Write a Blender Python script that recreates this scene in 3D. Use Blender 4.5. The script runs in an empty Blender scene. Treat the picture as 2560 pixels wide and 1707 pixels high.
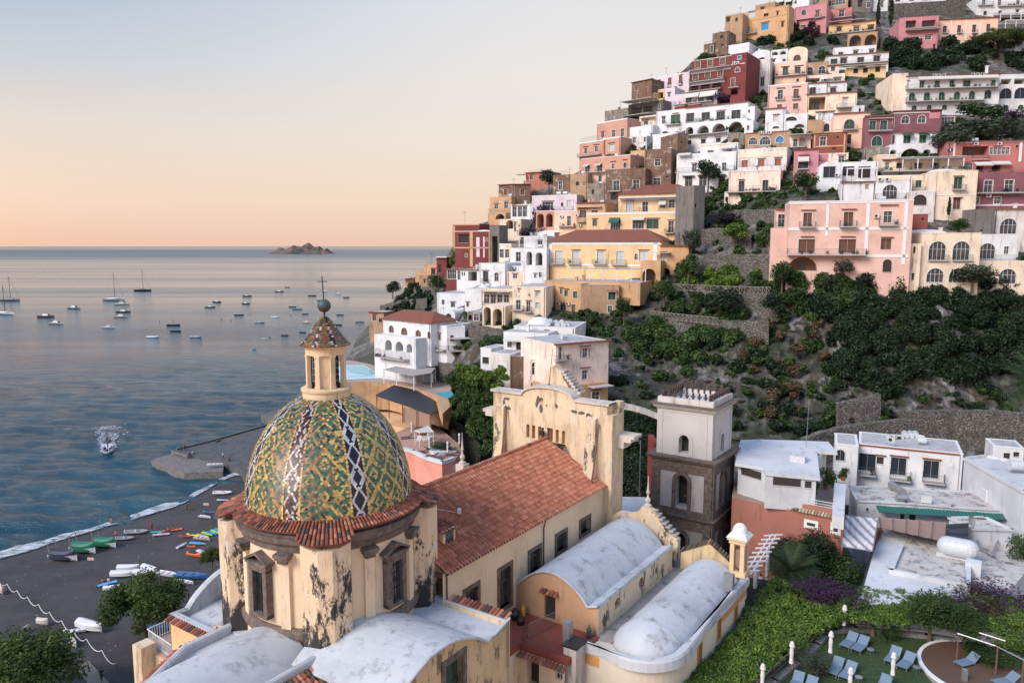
import bpy,math,random
import numpy as np
from mathutils import Vector,Matrix,noise
from mathutils.geometry import tessellate_polygon
R=math.radians
SC=bpy.context.scene
COL=SC.collection
F=1895.0;TH=R(7.2);CZ=55.0
cd=bpy.data.cameras.new('camera');cam=bpy.data.objects.new('camera',cd);COL.objects.link(cam)
cam.location=(0,0,CZ);cam.rotation_euler=(R(90)-TH,0,0)
cd.sensor_width=36;cd.lens=36*F/2560;cd.clip_start=.5;cd.clip_end=90000
SC.camera=cam
W=bpy.data.worlds.new('World');SC.world=W;W.use_nodes=True
nt=W.node_tree;nt.nodes.clear();N=nt.nodes.new;L=nt.links.new
out=N('ShaderNodeOutputWorld');bg=N('ShaderNodeBackground');L(bg.outputs[0],out.inputs[0])
SUN_AZ,SUN_EL=-62.0,7.0
sky=N('ShaderNodeTexSky');sky.sky_type='NISHITA';sky.sun_disc=False
sky.sun_elevation=R(SUN_EL);sky.sun_rotation=R(SUN_AZ);sky.air_density=1.2;sky.dust_density=1.5
tc=N('ShaderNodeTexCoord');sx=N('ShaderNodeSeparateXYZ');L(tc.outputs['Generated'],sx.inputs[0])
asn=N('ShaderNodeMath');asn.operation='ARCSINE';L(sx.outputs[2],asn.inputs[0])
mr=N('ShaderNodeMapRange');mr.inputs[1].default_value=R(-2);mr.inputs[2].default_value=R(58);L(asn.outputs[0],mr.inputs[0])
def ramp(stops):
 r=N('ShaderNodeValToRGB');e=r.color_ramp.elements
 while len(e)>1:e.remove(e[-1])
 for i,(p,c)in enumerate(stops):
  q=e[0]if i==0 else e.new(p)
  q.position=p;q.color=(*c,1)
 L(mr.outputs[0],r.inputs[0]);return r
def s2l(r,g,b):
 f=lambda c:(c/255/12.92)if c/255<=.04045 else((c/255+.055)/1.055)**2.4
 return(f(r),f(g),f(b))
rA=ramp([(0,s2l(228,190,174)),(.034,s2l(234,198,180)),(.085,s2l(238,212,195)),(.16,s2l(224,214,208)),(.24,s2l(190,200,214)),(.33,s2l(152,176,208)),(.43,s2l(138,166,204)),(.62,s2l(150,186,240)),(1,s2l(150,190,250))])
rB=ramp([(0,s2l(232,193,174)),(.034,s2l(239,204,183)),(.085,s2l(243,219,198)),(.16,s2l(243,230,219)),(.24,s2l(238,233,230)),(.33,s2l(230,230,233)),(.43,s2l(222,227,236)),(.62,s2l(180,205,245)),(1,s2l(160,196,250))])
at=N('ShaderNodeMath');at.operation='ARCTAN2';L(sx.outputs[0],at.inputs[0]);L(sx.outputs[1],at.inputs[1])
ma=N('ShaderNodeMapRange');ma.inputs[1].default_value=R(-42);ma.inputs[2].default_value=R(6);L(at.outputs[0],ma.inputs[0])
ma.interpolation_type='SMOOTHSTEP'
mx=N('ShaderNodeMix');mx.data_type='RGBA';L(ma.outputs[0],mx.inputs[0]);L(rA.outputs[0],mx.inputs[6]);L(rB.outputs[0],mx.inputs[7])
sc_=N('ShaderNodeVectorMath');sc_.operation='SCALE';sc_.inputs['Scale'].default_value=.10;L(sky.outputs[0],sc_.inputs[0])
m2=N('ShaderNodeMix');m2.data_type='RGBA';m2.inputs[0].default_value=.90;L(sc_.outputs[0],m2.inputs[6]);L(mx.outputs[2],m2.inputs[7])
L(m2.outputs[2],bg.inputs[0]);bg.inputs[1].default_value=.93
sd=bpy.data.lights.new('sun','SUN');so=bpy.data.objects.new('sun',sd);COL.objects.link(so)
sd.energy=3.7;sd.angle=R(30);sd.color=(1,.89,.80)
_az,_el=R(-128),R(34)
_d=Vector((math.sin(_az)*math.cos(_el),math.cos(_az)*math.cos(_el),math.sin(_el)))
so.rotation_euler=(-_d).to_track_quat('-Z','Y').to_euler();so.location=(0,0,300)
vs=SC.view_settings;SC.display_settings.display_device='sRGB'
vs.view_transform='Standard';vs.look='None';vs.gamma=1;vs.use_curve_mapping=False;vs.exposure=0.20
CT,ST=math.cos(TH),math.sin(TH)
def ray(u,v):
 x=(u-1280)/F;y=(853.5-v)/F
 return Vector((x,CT+y*ST,-ST+y*CT))
def P(u,v,Y):
 d=ray(u,v);return Vector((0,0,CZ))+d*(Y/d.y)
def G(u,v,z):
 d=ray(u,v);return Vector((0,0,CZ))+d*((z-CZ)/d.z)
def pxm(p):
 return F/(p[1]*CT+(CZ-p[2])*ST)
REG=dict(a=(860,400,3.672),b=(1320,400,3.672),c=(1920,400,3.672),d=(1400,200,5.873),e=(1600,0,5.873),f=(1780,0,5.873),g=(2160,0,5.873),h=(1760,200,5.873),i=(2160,200,5.873),j=(860,740,3.672),k=(1920,1040,3.672),l=(1500,940,3.672),m=(1920,1280,3.672),n=(1600,1280,3.672),o=(0,600,3.672),p=(0,1027,3.672),q=(0,1280,3.672),r=(500,700,3.672),s=(340,1280,3.672),t=(980,1280,3.672),v=(1040,940,3.672),N=(0,0,1),w=(1480,760,2.583),x=(2040,700,2.583))
def RX(k,x):return REG[k][0]+x/REG[k][2]
def RY(k,y):return REG[k][1]+y/REG[k][2]
CA=R(34.3);DX,DY=-11.92,48.0
def A3(a,b,z=0):return Vector((DX+a*math.sin(CA)+b*math.cos(CA),DY+a*math.cos(CA)-b*math.sin(CA),z))
def AB(u,v,z):
 p=G(u,v,z);x=p.x-DX;y=p.y-DY
 return(x*math.sin(CA)+y*math.cos(CA),x*math.cos(CA)-y*math.sin(CA))
def tag(o,label,cat,group=None,kind=None):
 if label:o['label']=label
 if cat:o['category']=cat
 if group:o['group']=group
 if kind:o['kind']=kind
 return o
def thing(name,label,cat,loc=(0,0,0),rz=0,group=None,kind=None):
 o=bpy.data.objects.new(name,None);COL.objects.link(o);o.empty_display_size=.2
 o.location=loc;o.rotation_euler=(0,0,rz)
 return tag(o,label,cat,group,kind)
def copy_tree(o,parent=None,loc=None,rz=None,sc=None,label=None,kids=True):
 c=o.copy();COL.objects.link(c);c.parent=parent
 if loc is not None:c.location=loc
 if rz is not None:c.rotation_euler=(0,0,rz)
 if sc is not None:c.scale=(sc,sc,sc)if not hasattr(sc,'__len__')else sc
 if label:c['label']=label
 if kids:
  for ch in KIDS.get(o.name,[]):
   copy_tree(ch,c)
 return c
KIDS={}
class MB:
 def __init__(s):s.v=[];s.f=[];s.c=[];s.m=[]
 def add(s,vs,fs,col=None,mi=0):
  n=len(s.v);s.v+=[tuple(p)for p in vs]
  for f in fs:
   s.f.append([n+i for i in f]);s.c.append(col);s.m.append(mi)
 def poly(s,pts,col=None,mi=0):s.add(pts,[list(range(len(pts)))],col,mi)
 def box(s,c,d,rz=0,col=None,mi=0,tap=1.0):
  hx,hy,hz=d[0]/2,d[1]/2,d[2]/2;cr,sr=math.cos(rz),math.sin(rz);vs=[]
  for z in(-1,1):
   k=tap if z>0 else 1
   for x,y in((-1,-1),(1,-1),(1,1),(-1,1)):
    X,Y=x*hx*k,y*hy*k
    vs.append((c[0]+X*cr-Y*sr,c[1]+X*sr+Y*cr,c[2]+z*hz))
  s.add(vs,[(3,2,1,0),(4,5,6,7),(0,1,5,4),(1,2,6,5),(2,3,7,6),(3,0,4,7)],col,mi)
 def prism(s,pts,z0,z1,col=None,mi=0,top=True,mt=None):
  n=len(pts)
  ar=sum(pts[i][0]*pts[(i+1)%n][1]-pts[(i+1)%n][0]*pts[i][1]for i in range(n))
  if ar<0:pts=pts[::-1]
  a=[(p[0],p[1],z0)for p in pts]+[(p[0],p[1],z1)for p in pts]
  s.add(a,[(i,(i+1)%n,n+(i+1)%n,n+i)for i in range(n)],col,mi)
  if top:s.add(a,[tuple(range(n,2*n)),tuple(range(n-1,-1,-1))],col,mi if mt is None else mt)
 def tube(s,p,q,r0,r1=None,n=8,col=None,mi=0,cap=True):
  p=Vector(p);q=Vector(q);r1=r0 if r1 is None else r1
  d=(q-p);
  if d.length<1e-6:return
  d.normalize();x=d.orthogonal().normalized();y=d.cross(x);vs=[]
  for c,r in((p,r0),(q,r1)):
   for i in range(n):
    a=2*math.pi*i/n;vs.append(c+(x*math.cos(a)+y*math.sin(a))*r)
  fs=[(i,(i+1)%n,n+(i+1)%n,n+i)for i in range(n)]
  if cap:fs+=[tuple(range(n-1,-1,-1)),tuple(range(n,2*n))]
  s.add(vs,fs,col,mi)
 def path(s,pts,r,n=6,col=None,mi=0):
  for a,b in zip(pts,pts[1:]):s.tube(a,b,r,r,n,col,mi)
 def lathe(s,prof,c=(0,0,0),n=24,a0=0,a1=2*math.pi,col=None,mi=0):
  full=abs(a1-a0-2*math.pi)<1e-6;m=n if full else n+1;k=len(prof);vs=[]
  for i in range(m):
   a=a0+(a1-a0)*i/n
   for r,z in prof:vs.append((c[0]+r*math.cos(a),c[1]+r*math.sin(a),c[2]+z))
  fs=[]
  for i in range(n):
   j=(i+1)%m
   for t in range(k-1):fs.append((i*k+t,j*k+t,j*k+t+1,i*k+t+1))
  s.add(vs,fs,col,mi)
 def ball(s,c,r,n=10,sq=(1,1,1),col=None,mi=0):
  prof=[(math.sin(math.pi*i/n)*r,-math.cos(math.pi*i/n)*r)for i in range(n+1)]
  t=MB();t.lathe(prof,n=max(8,n+4));s.add([(c[0]+x*sq[0],c[1]+y*sq[1],c[2]+z*sq[2])for x,y,z in t.v],t.f,col,mi)
 def grid(s,rows,col=None,mi=0):
  k=len(rows[0]);vs=[p for r in rows for p in r];fs=[]
  for i in range(len(rows)-1):
   for j in range(k-1):fs.append((i*k+j,i*k+j+1,(i+1)*k+j+1,(i+1)*k+j))
  s.add(vs,fs,col,mi)
 def build(s,name,mat,parent=None,smooth=False,world=True):
  off=Vector((0,0,0))if(parent is None or not world)else root_off(parent)
  me=bpy.data.meshes.new(name)
  vs=[(x-off[0],y-off[1],z-off[2])for x,y,z in s.v]if world and parent is not None else s.v
  me.from_pydata(vs,[],s.f)
  mats=mat if isinstance(mat,(list,tuple))else[mat]
  for m in mats:me.materials.append(m)
  if len(mats)>1:me.polygons.foreach_set('material_index',s.m)
  if any(c is not None for c in s.c):
   at=me.color_attributes.new('Col','FLOAT_COLOR','CORNER');buf=[]
   for f,c in zip(s.f,s.c):buf+=([*(c or(1,1,1)),1.0]*len(f))
   at.data.foreach_set('color',buf)
  if smooth is True:me.polygons.foreach_set('use_smooth',[True]*len(me.polygons))
  me.update()
  if smooth=='auto':me.shade_auto=None if False else None
  o=bpy.data.objects.new(name,me);COL.objects.link(o)
  if parent is not None:
   o.parent=parent;KIDS.setdefault(parent.name,[]).append(o)
  return o
def root_off(o):
 v=Vector((0,0,0))
 while o is not None:v+=Vector(o.location);o=o.parent
 return v
def fastmesh(name,V,nper,mat,cols=None,parent=None):
 """V: (n*nper,3) numpy, consecutive nper verts are one face; cols (n,3) per face"""
 me=bpy.data.meshes.new(name);n=len(V)//nper
 if parent is not None:
  V=V-np.array(root_off(parent))
 me.vertices.add(len(V));me.vertices.foreach_set('co',np.asarray(V,dtype=np.float32).ravel())
 me.loops.add(len(V));me.loops.foreach_set('vertex_index',np.arange(len(V),dtype=np.int32))
 me.polygons.add(n);me.polygons.foreach_set('loop_start',np.arange(0,n*nper,nper,dtype=np.int32))
 if cols is not None:
  at=me.color_attributes.new('Col','FLOAT_COLOR','CORNER')
  c4=np.ones((n,nper,4),dtype=np.float32);c4[:,:,:3]=cols[:,None,:]
  at.data.foreach_set('color',c4.ravel())
 me.materials.append(mat);me.update(calc_edges=True)
 o=bpy.data.objects.new(name,me);COL.objects.link(o)
 if parent is not None:o.parent=parent;KIDS.setdefault(parent.name,[]).append(o)
 return o
MC={}
def mat_new(name):
 m=bpy.data.materials.new(name);m.use_nodes=True;t=m.node_tree;b=t.nodes['Principled BSDF']
 return m,t,b
def nz(t,scale,detail=4,rough=.6,vec=None,dim='3D'):
 n=t.nodes.new('ShaderNodeTexNoise');n.inputs['Scale'].default_value=scale;n.inputs['Detail'].default_value=detail
 n.inputs['Roughness'].default_value=rough
 if vec is not None:t.links.new(vec,n.inputs['Vector'])
 return n
def mapn(t,scale=(1,1,1),rot=(0,0,0)):
 tc=t.nodes.new('ShaderNodeTexCoord');mp=t.nodes.new('ShaderNodeMapping')
 mp.inputs['Scale'].default_value=scale;mp.inputs['Rotation'].default_value=rot
 t.links.new(tc.outputs['Object'],mp.inputs['Vector']);return mp.outputs[0]
def rmp(t,fac,stops):
 r=t.nodes.new('ShaderNodeValToRGB');e=r.color_ramp.elements
 while len(e)>1:e.remove(e[-1])
 for i,(p,c)in enumerate(stops):
  q=e[0]if i==0 else e.new(p)
  q.position=p;q.color=(*c,1)if hasattr(c,'__len__')else(c,c,c,1)
 t.links.new(fac,r.inputs[0]);return r.outputs[0]
def mixc(t,fac,a,b,mode='MIX'):
 m=t.nodes.new('ShaderNodeMix');m.data_type='RGBA';m.blend_type=mode
 for i,x in((0,fac),(6,a),(7,b)):
  if isinstance(x,(int,float)):m.inputs[i].default_value=x
  elif isinstance(x,tuple):m.inputs[i].default_value=(*x,1)
  else:t.links.new(x,m.inputs[i])
 return m.outputs[2]
def bump(t,b,h,st=.3,dist=.02):
 n=t.nodes.new('ShaderNodeBump');n.inputs['Strength'].default_value=st;n.inputs['Distance'].default_value=dist
 t.links.new(h,n.inputs['Height']);t.links.new(n.outputs[0],b.inputs['Normal'])
def simple(name,rgb,rough=.6,metal=0,var=.12,scale=6,bmp=0):
 if name in MC:return MC[name]
 m,t,b=mat_new(name);n=nz(t,scale,vec=mapn(t))
 c=rmp(t,n.outputs[0],[(.3,tuple(x*(1-var)for x in rgb)),(.7,tuple(min(1,x*(1+var))for x in rgb))])
 t.links.new(c,b.inputs['Base Color']);b.inputs['Roughness'].default_value=rough;b.inputs['Metallic'].default_value=metal
 if bmp:bump(t,b,n.outputs[0],bmp)
 MC[name]=m;return m
def zadd(t,f,z0):
 if not z0:return f
 s=t.nodes.new('ShaderNodeSeparateXYZ');t.links.new(mapn(t),s.inputs[0]);m=t.nodes.new('ShaderNodeMapRange');m.inputs[1].default_value=z0-3.5;m.inputs[2].default_value=z0+3.5;m.inputs[3].default_value=.15;m.inputs[4].default_value=-.05;t.links.new(s.outputs[2],m.inputs[0])
 a=t.nodes.new('ShaderNodeMath');a.operation='ADD';t.links.new(f,a.inputs[0]);t.links.new(m.outputs[0],a.inputs[1]);return a.outputs[0]
def plaster(rgb,stain=.35,dark=(.045,.04,.038),key=None,big=1.0,pale=0.0,mould=0,zlow=0):
 """painted render: mottled, with damp grime running down and small dark spots"""
 k=('pl',tuple(round(x,3)for x in rgb),stain,dark,big,pale,mould,zlow)
 if k in MC:return MC[k]
 m,t,b=mat_new(key or 'plaster')
 v=mapn(t);n1=nz(t,.35/big,5,.65,v)
 c=rmp(t,n1.outputs[0],[(.3,tuple(x*.80 for x in rgb)),(.5,rgb),(.72,tuple(min(.95,x*1.08+.01)for x in rgb))])
 vz=mapn(t,(1.3/big,1.3/big,.22/big));n2=nz(t,1.1,8,.72,vz)
 if pale:
  n4=nz(t,.55/big,6,.7,v);c=mixc(t,rmp(t,n4.outputs[0],[(.56,0.0),(.66,pale)]),c,(.62,.58,.56))
 s=rmp(t,n2.outputs[0],[(.66-.16*stain,0.0),(.80-.08*stain,min(1,stain*1.6))])
 c=mixc(t,s,c,tuple(.5*x+.5*y for x,y in zip(dark,(rgb[0]*.5,rgb[1]*.45,rgb[2]*.42))))
 if mould:n5=nz(t,.9,9,.78,mapn(t,(.8,.8,.35)));f5=zadd(t,n5.outputs[0],zlow);c=mixc(t,rmp(t,f5,[(.54,0.0),(.585,mould)]),c,(.035,.032,.032))
 n3=nz(t,7,9,.8,v);c=mixc(t,rmp(t,n3.outputs[0],[(.66,0.0),(.72,.55*min(1,stain*1.6))]),c,dark)
 t.links.new(c,b.inputs['Base Color']);b.inputs['Roughness'].default_value=.88
 bump(t,b,n3.outputs[0],.25,.03)
 MC[k]=m;return m
def vcol(name,rough=.7,spec=.3,sub=0.0,bmp=0.0,var=.25,scale=3.0,trans=False):
 """colour from the face colour attribute, with a little mottling"""
 if name in MC:return MC[name]
 m,t,b=mat_new(name);a=t.nodes.new('ShaderNodeVertexColor');a.layer_name='Col'
 n=nz(t,scale,5,.6,mapn(t));f=rmp(t,n.outputs[0],[(.25,1-var),(.75,1+var*.4)])
 c=mixc(t,1.0,a.outputs[0],f,'MULTIPLY');t.links.new(c,b.inputs['Base Color'])
 b.inputs['Roughness'].default_value=rough;b.inputs['Specular IOR Level'].default_value=spec
 if trans:
  tr=t.nodes.new('ShaderNodeBsdfTranslucent');t.links.new(c,tr.inputs[0]);ms=t.nodes.new('ShaderNodeMixShader')
  ms.inputs[0].default_value=.3;t.links.new(b.outputs[0],ms.inputs[1]);t.links.new(tr.outputs[0],ms.inputs[2])
  t.links.new(ms.outputs[0],t.nodes['Material Output'].inputs[0])
 if bmp:bump(t,b,n.outputs[0],bmp)
 MC[name]=m;return m
def glassm(name='dark_glass',rgb=(.02,.025,.03),rough=.08):
 if name in MC:return MC[name]
 m,t,b=mat_new(name);n=nz(t,.8,3,.6,mapn(t))
 t.links.new(rmp(t,n.outputs[0],[(.35,rgb),(.75,tuple(x*3+.01 for x in rgb))]),b.inputs['Base Color'])
 b.inputs['Roughness'].default_value=rough;b.inputs['Specular IOR Level'].default_value=.6;MC[name]=m;return m
def slat(name,rgb,horiz=True,per=.09):
 if name in MC:return MC[name]
 m,t,b=mat_new(name);tc=t.nodes.new('ShaderNodeTexCoord');w=t.nodes.new('ShaderNodeTexWave')
 w.bands_direction='Z' if horiz else 'X';w.inputs['Scale'].default_value=1/per/3.14;t.links.new(tc.outputs['Object'],w.inputs[0])
 w.inputs['Distortion'].default_value=.3
 c=rmp(t,w.outputs[1],[(.1,tuple(x*.45 for x in rgb)),(.5,rgb),(1,tuple(min(1,x*1.15)for x in rgb))])
 t.links.new(c,b.inputs['Base Color']);b.inputs['Roughness'].default_value=.6;MC[name]=m;return m
WHITE=simple('white_paint',(.70,.71,.72),.6,var=.06)
TILE=vcol('terracotta',.8,.2,bmp=.3,var=.22,scale=2.2)
LEAF=vcol('foliage',.55,.35,var=.3,scale=.5,trans=True)
BARK=simple('bark',(.10,.075,.055),.9,var=.4,scale=9,bmp=.6)
IRON=simple('dark_iron',(.03,.03,.032),.5,.3)
METAL=simple('grey_metal',(.35,.36,.38),.4,.6)
GLASS=glassm()
def sea_mat():
 m,t,b=mat_new('sea_water')
 v=mapn(t,(1,1,1));
 b.inputs['Base Color'].default_value=(.012,.050,.075,1);b.inputs['Roughness'].default_value=.10;b.inputs['IOR'].default_value=1.33
 rot=mapn(t,(.085,.30,1),(0,0,R(-10)));n1=nz(t,1.0,5,.55,rot)
 rot2=mapn(t,(.40,1.2,1),(0,0,R(9)));n2=nz(t,1.0,4,.6,rot2)
 rot3=mapn(t,(1.6,3.4,1),(0,0,R(-22)));n3=nz(t,1.0,3,.6,rot3)
 a=t.nodes.new('ShaderNodeMath');a.operation='MULTIPLY';a.inputs[1].default_value=2.1;t.links.new(n1.outputs[0],a.inputs[0])
 c=t.nodes.new('ShaderNodeMath');c.operation='MULTIPLY_ADD';c.inputs[1].default_value=.75;t.links.new(n2.outputs[0],c.inputs[0]);t.links.new(a.outputs[0],c.inputs[2])
 d=t.nodes.new('ShaderNodeMath');d.operation='MULTIPLY_ADD';d.inputs[1].default_value=.45;t.links.new(n3.outputs[0],d.inputs[0]);t.links.new(c.outputs[0],d.inputs[2])
 pm=mapn(t,(.0005,.0075,1),(0,0,R(3)));pn=nz(t,1,4,.55,pm)
 st=rmp(t,pn.outputs[0],[(.36,.45),(.52,.85),(.66,1.0)])
 bn=t.nodes.new('ShaderNodeBump');bn.inputs['Distance'].default_value=1.0;t.links.new(d.outputs[0],bn.inputs['Height']);sz_=t.nodes.new('ShaderNodeSeparateXYZ');t.links.new(v,sz_.inputs[0]);mz=t.nodes.new('ShaderNodeMapRange');mz.inputs[1].default_value=170;mz.inputs[2].default_value=620;mz.inputs[3].default_value=1.0;mz.inputs[4].default_value=.28;t.links.new(sz_.outputs[1],mz.inputs[0]);mm=t.nodes.new('ShaderNodeMath');mm.operation='MULTIPLY';t.links.new(st,mm.inputs[0]);t.links.new(mz.outputs[0],mm.inputs[1]);t.links.new(mm.outputs[0],bn.inputs['Strength'])
 t.links.new(bn.outputs[0],b.inputs['Normal'])
 ro=rmp(t,pn.outputs[0],[(.35,.07),(.65,.20)]);sy=t.nodes.new('ShaderNodeSeparateXYZ');t.links.new(v,sy.inputs[0]);my=t.nodes.new('ShaderNodeMath');my.operation='MULTIPLY';my.inputs[1].default_value=1/16000;t.links.new(sy.outputs[1],my.inputs[0]);far=rmp(t,my.outputs[0],[(.10,0.0),(.16,.10),(.24,.42),(.45,.5),(.8,.2)])
 rr2=mixc(t,far,ro,(.55,.55,.55));t.links.new(rr2,b.inputs['Roughness'])
 dp=nz(t,.02,3,.5,v);t.links.new(rmp(t,dp.outputs[0],[(.35,(.005,.040,.068)),(.7,(.011,.078,.115))]),b.inputs['Base Color'])
 return m
def build_sea():
 rr=np.concatenate([np.linspace(40,420,330),420*(60000/420)**(np.linspace(0,1,90)[1:])])
 aa=np.radians(np.linspace(-75,75,420));Rr,Aa=np.meshgrid(rr,aa,indexing='ij')
 X=Rr*np.sin(Aa);Y=Rr*np.cos(Aa);Z=np.zeros_like(X)
 rng=np.random.RandomState(4)
 for i in range(26):
  lam=3.2*1.16**i if i<14 else 5+9*rng.rand();th=R(72)+rng.randn()*.38;k=2*math.pi/lam
  Z+=.015*lam**.75*np.sin(k*(X*math.cos(th)+Y*math.sin(th))+rng.rand()*6.28)
 g=G(269.6,1130,0)
 for(cx,cy,ax,op,amp,ln)in((g.x,g.y,R(118),R(17),.34,120),(G(520,1010,0).x,G(520,1010,0).y,R(14),R(3.0),.26,150)):
  dx=X-cx;dy=Y-cy;l=dx*math.cos(ax)+dy*math.sin(ax);c=-dx*math.sin(ax)+dy*math.cos(ax)
  ed=np.abs(c)-np.maximum(l,0)*math.tan(op)
  Z+=np.where((l>0)&(l<ln),amp*np.exp(-(ed/2.6)**2)*np.cos(ed*1.5)*np.clip(1-l/ln,0,1),0)
 Z*=np.clip((430-Rr)/260,0,1)
 V=np.stack([X,Y,Z],-1).reshape(-1,3);n,k=X.shape
 idx=np.arange(n*k).reshape(n,k);Fq=np.stack([idx[:-1,:-1],idx[1:,:-1],idx[1:,1:],idx[:-1,1:]],-1).reshape(-1,4)
 me=bpy.data.meshes.new('sea');me.vertices.add(len(V));me.vertices.foreach_set('co',V.astype(np.float32).ravel())
 me.loops.add(Fq.size);me.loops.foreach_set('vertex_index',Fq[:,::-1].astype(np.int32).ravel())
 me.polygons.add(len(Fq));me.polygons.foreach_set('loop_start',np.arange(0,Fq.size,4,dtype=np.int32))
 me.polygons.foreach_set('use_smooth',np.ones(len(Fq),dtype=bool));me.materials.append(sea_mat());me.update(calc_edges=True)
 o=bpy.data.objects.new('sea',me);COL.objects.link(o);tag(o,None,None,kind='structure')
build_sea()
def island(name,label,u0,u1,peaks,Y,seed):
 """peaks (u, v_top, half width px)"""
 rng=random.Random(seed);mb=MB();x0=P(u0,614,Y).x;x1=P(u1,614,Y).x;nx,ny=70,16;dep=(x1-x0)*.45;rows=[]
 for j in range(ny+1):
  t=j/ny;row=[]
  for i in range(nx+1):
   s=i/nx;x=x0+(x1-x0)*s;u=u0+(u1-u0)*s;y=Y-dep/2+dep*t
   h=0
   for pu,pv,hw in peaks:h=max(h,.82*(P(pu,pv,Y).z)*max(0,1-abs((u-pu)/hw))**.7)
   edge=(1-abs(2*t-1)**2.2)*min(1,9*s,9*(1-s))
   h*=edge;h*=.86+.34*noise.noise((x*.006,y*.006,seed))+.16*noise.noise((x*.02,y*.02,5))
   row.append((x,y,max(h,-2)))
  rows.append(row)
 mb.grid(rows)
 m,t_,b=mat_new('island_rock');n=nz(t_,.012,6,.7,mapn(t_))
 t_.links.new(rmp(t_,n.outputs[0],[(.4,(.045,.05,.045)),(.52,(.16,.10,.085)),(.7,(.24,.15,.12))]),b.inputs['Base Color']);b.inputs['Roughness'].default_value=.95
 return tag(mb.build(name,m),label,'island',kind=None)
island('island','low rocky island with three humps out on the sea horizon',672,834,[(700,611,34),(735,606.5,42),(772,603,40),(800,605,22),(818,606,17),(790,609,60)],5200,3)
SHORE=[(-260,1470),(0,1399),(70,1380),(136,1358),(218,1332),(286,1313),(345,1296),(403,1280),(463,1258.5),(509,1231),(545,1208),(590,1190),(640,1184)]
def build_beach():
 pts=[G(u,v,0.0)for u,v in SHORE];mb=MB();rows=[]
 fine=[]
 for a,b in zip(pts,pts[1:]):
  for k in range(10):fine.append(a.lerp(b,k/10))
 fine.append(pts[-1])
 N_=60
 for j in range(N_+1):
  t=-0.14+1.14*j/N_;row=[]
  for i,p in enumerate(fine):
   inn=Vector((.28,-.96,0));d=100*t*(abs(t)**.35)
   q=p+inn*d
   z=(.34*(1-math.exp(-max(d,0)/1.5))+.030*max(d,0))if d>0 else .10*d
   z+=.16*noise.noise((q.x*.12,q.y*.12,1))*min(1,max(d,0)/5)+.07*noise.noise((q.x*.6,q.y*.6,2))*min(1,max(d,0)/5)
   row.append((q.x,q.y,z-.02))
  rows.append(row)
 mb.grid(rows)
 m,t,b=mat_new('beach_shingle');v=mapn(t);n1=nz(t,.10,4,.6,v);n2=nz(t,9,5,.75,v);n3=nz(t,.5,4,.6,mapn(t,(.3,1,1),(0,0,R(-20))))
 c=rmp(t,n1.outputs[0],[(.35,(.030,.028,.032)),(.65,(.052,.048,.052))]);c=mixc(t,rmp(t,n3.outputs[0],[(.45,0.0),(.65,.5)]),c,(.065,.060,.066))
 c=mixc(t,rmp(t,n2.outputs[0],[(.55,0.0),(.74,.75)]),c,(.16,.15,.15));t.links.new(c,b.inputs['Base Color']);b.inputs['Roughness'].default_value=.85;bump(t,b,n2.outputs[0],.7,.06)
 o=mb.build('beach',m,smooth=True);tag(o,None,None,kind='structure')
 rng=random.Random(2);mb=MB();rows=[]
 for j in range(9):
  row=[]
  for i,p in enumerate(fine):
   wv=.9*math.sin(i*.35)+.7*noise.noise((i*.22,0,0))*2
   d=.9-j*.55*(1+.25*math.sin(i*.11))+wv*.5
   q=p+Vector((.28,-.96,0))*d
   row.append((q.x,q.y,.36*(1-math.exp(-max(d,0)/1.5))+.34+.03*max(0,d)+.06*math.sin(j*1.4)))
  rows.append(row)
 mb.grid(rows)
 m,t,b=mat_new('surf_foam');v=mapn(t,(1,1,1));n=nz(t,.8,8,.75,mapn(t,(.5,1.6,1),(0,0,R(-16))))
 b.inputs['Base Color'].default_value=(.60,.64,.68,1);b.inputs['Roughness'].default_value=.5
 tr=t.nodes.new('ShaderNodeBsdfTransparent');ms=t.nodes.new('ShaderNodeMixShader');t.links.new(rmp(t,n.outputs[0],[(.36,0.0),(.56,.9)]),ms.inputs[0])
 t.links.new(tr.outputs[0],ms.inputs[1]);t.links.new(b.outputs[0],ms.inputs[2]);t.links.new(ms.outputs[0],t.nodes['Material Output'].inputs[0])
 o=mb.build('surf',m,smooth=True);tag(o,'thin white surf line washing along the dark beach','surf',kind='stuff')
 return m
FOAM=build_beach()
def beach_z(x,y):
 p0=G(0,1399,0);best=1e9
 inn=Vector((.28,-.96,0));prev=None;r=None
 for u,v in SHORE:
  q=G(u,v,0)
  if prev is not None:
   e=q-prev;w=Vector((x,y,0))-prev;den=e.x*(-inn.y)-e.y*(-inn.x)
   s=(w.x*(-inn.y)-w.y*(-inn.x))/den;d=(w-e*s).dot(inn)
   if-.02<=s<=1.02:r=d
  prev=q
 if r is None:r=12
 return .34*(1-math.exp(-max(r,0)/1.5))+.030*max(r,0)
def B(u,v):
 z=1.0
 for _ in range(3):p=G(u,v,z);z=beach_z(p.x,p.y)
 return G(u,v,z)
STONE=simple('pier_stone',(.16,.15,.145),.9,var=.35,scale=1.2,bmp=.4)
t_=thing('stone_pier','broad grey stone landing pier with steps running out from the beach','pier',G(500,1150,0))
mb=MB();P1=[(378.5,1149.5),(441,1129),(462,1134),(560,1160),(557,1178),(460,1181)]
mb.prism([tuple(G(u,v,1.4))[:2]for u,v in P1],-3,1.4);mb.build('lower_landing',STONE,t_)
mb=MB();P2=[(441,1126),(520,1107),(640,1072),(700,1060),(780,1060),(780,1230),(613,1196),(600,1170),(560,1158),(462,1134)]
mb.prism([tuple(G(u,v,1.9))[:2]for u,v in P2],-3,1.9)
mb.build('deck',simple('pier_deck',(.085,.085,.095),.9,var=.3,scale=.6,bmp=.3),t_)
mb=MB()
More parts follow.
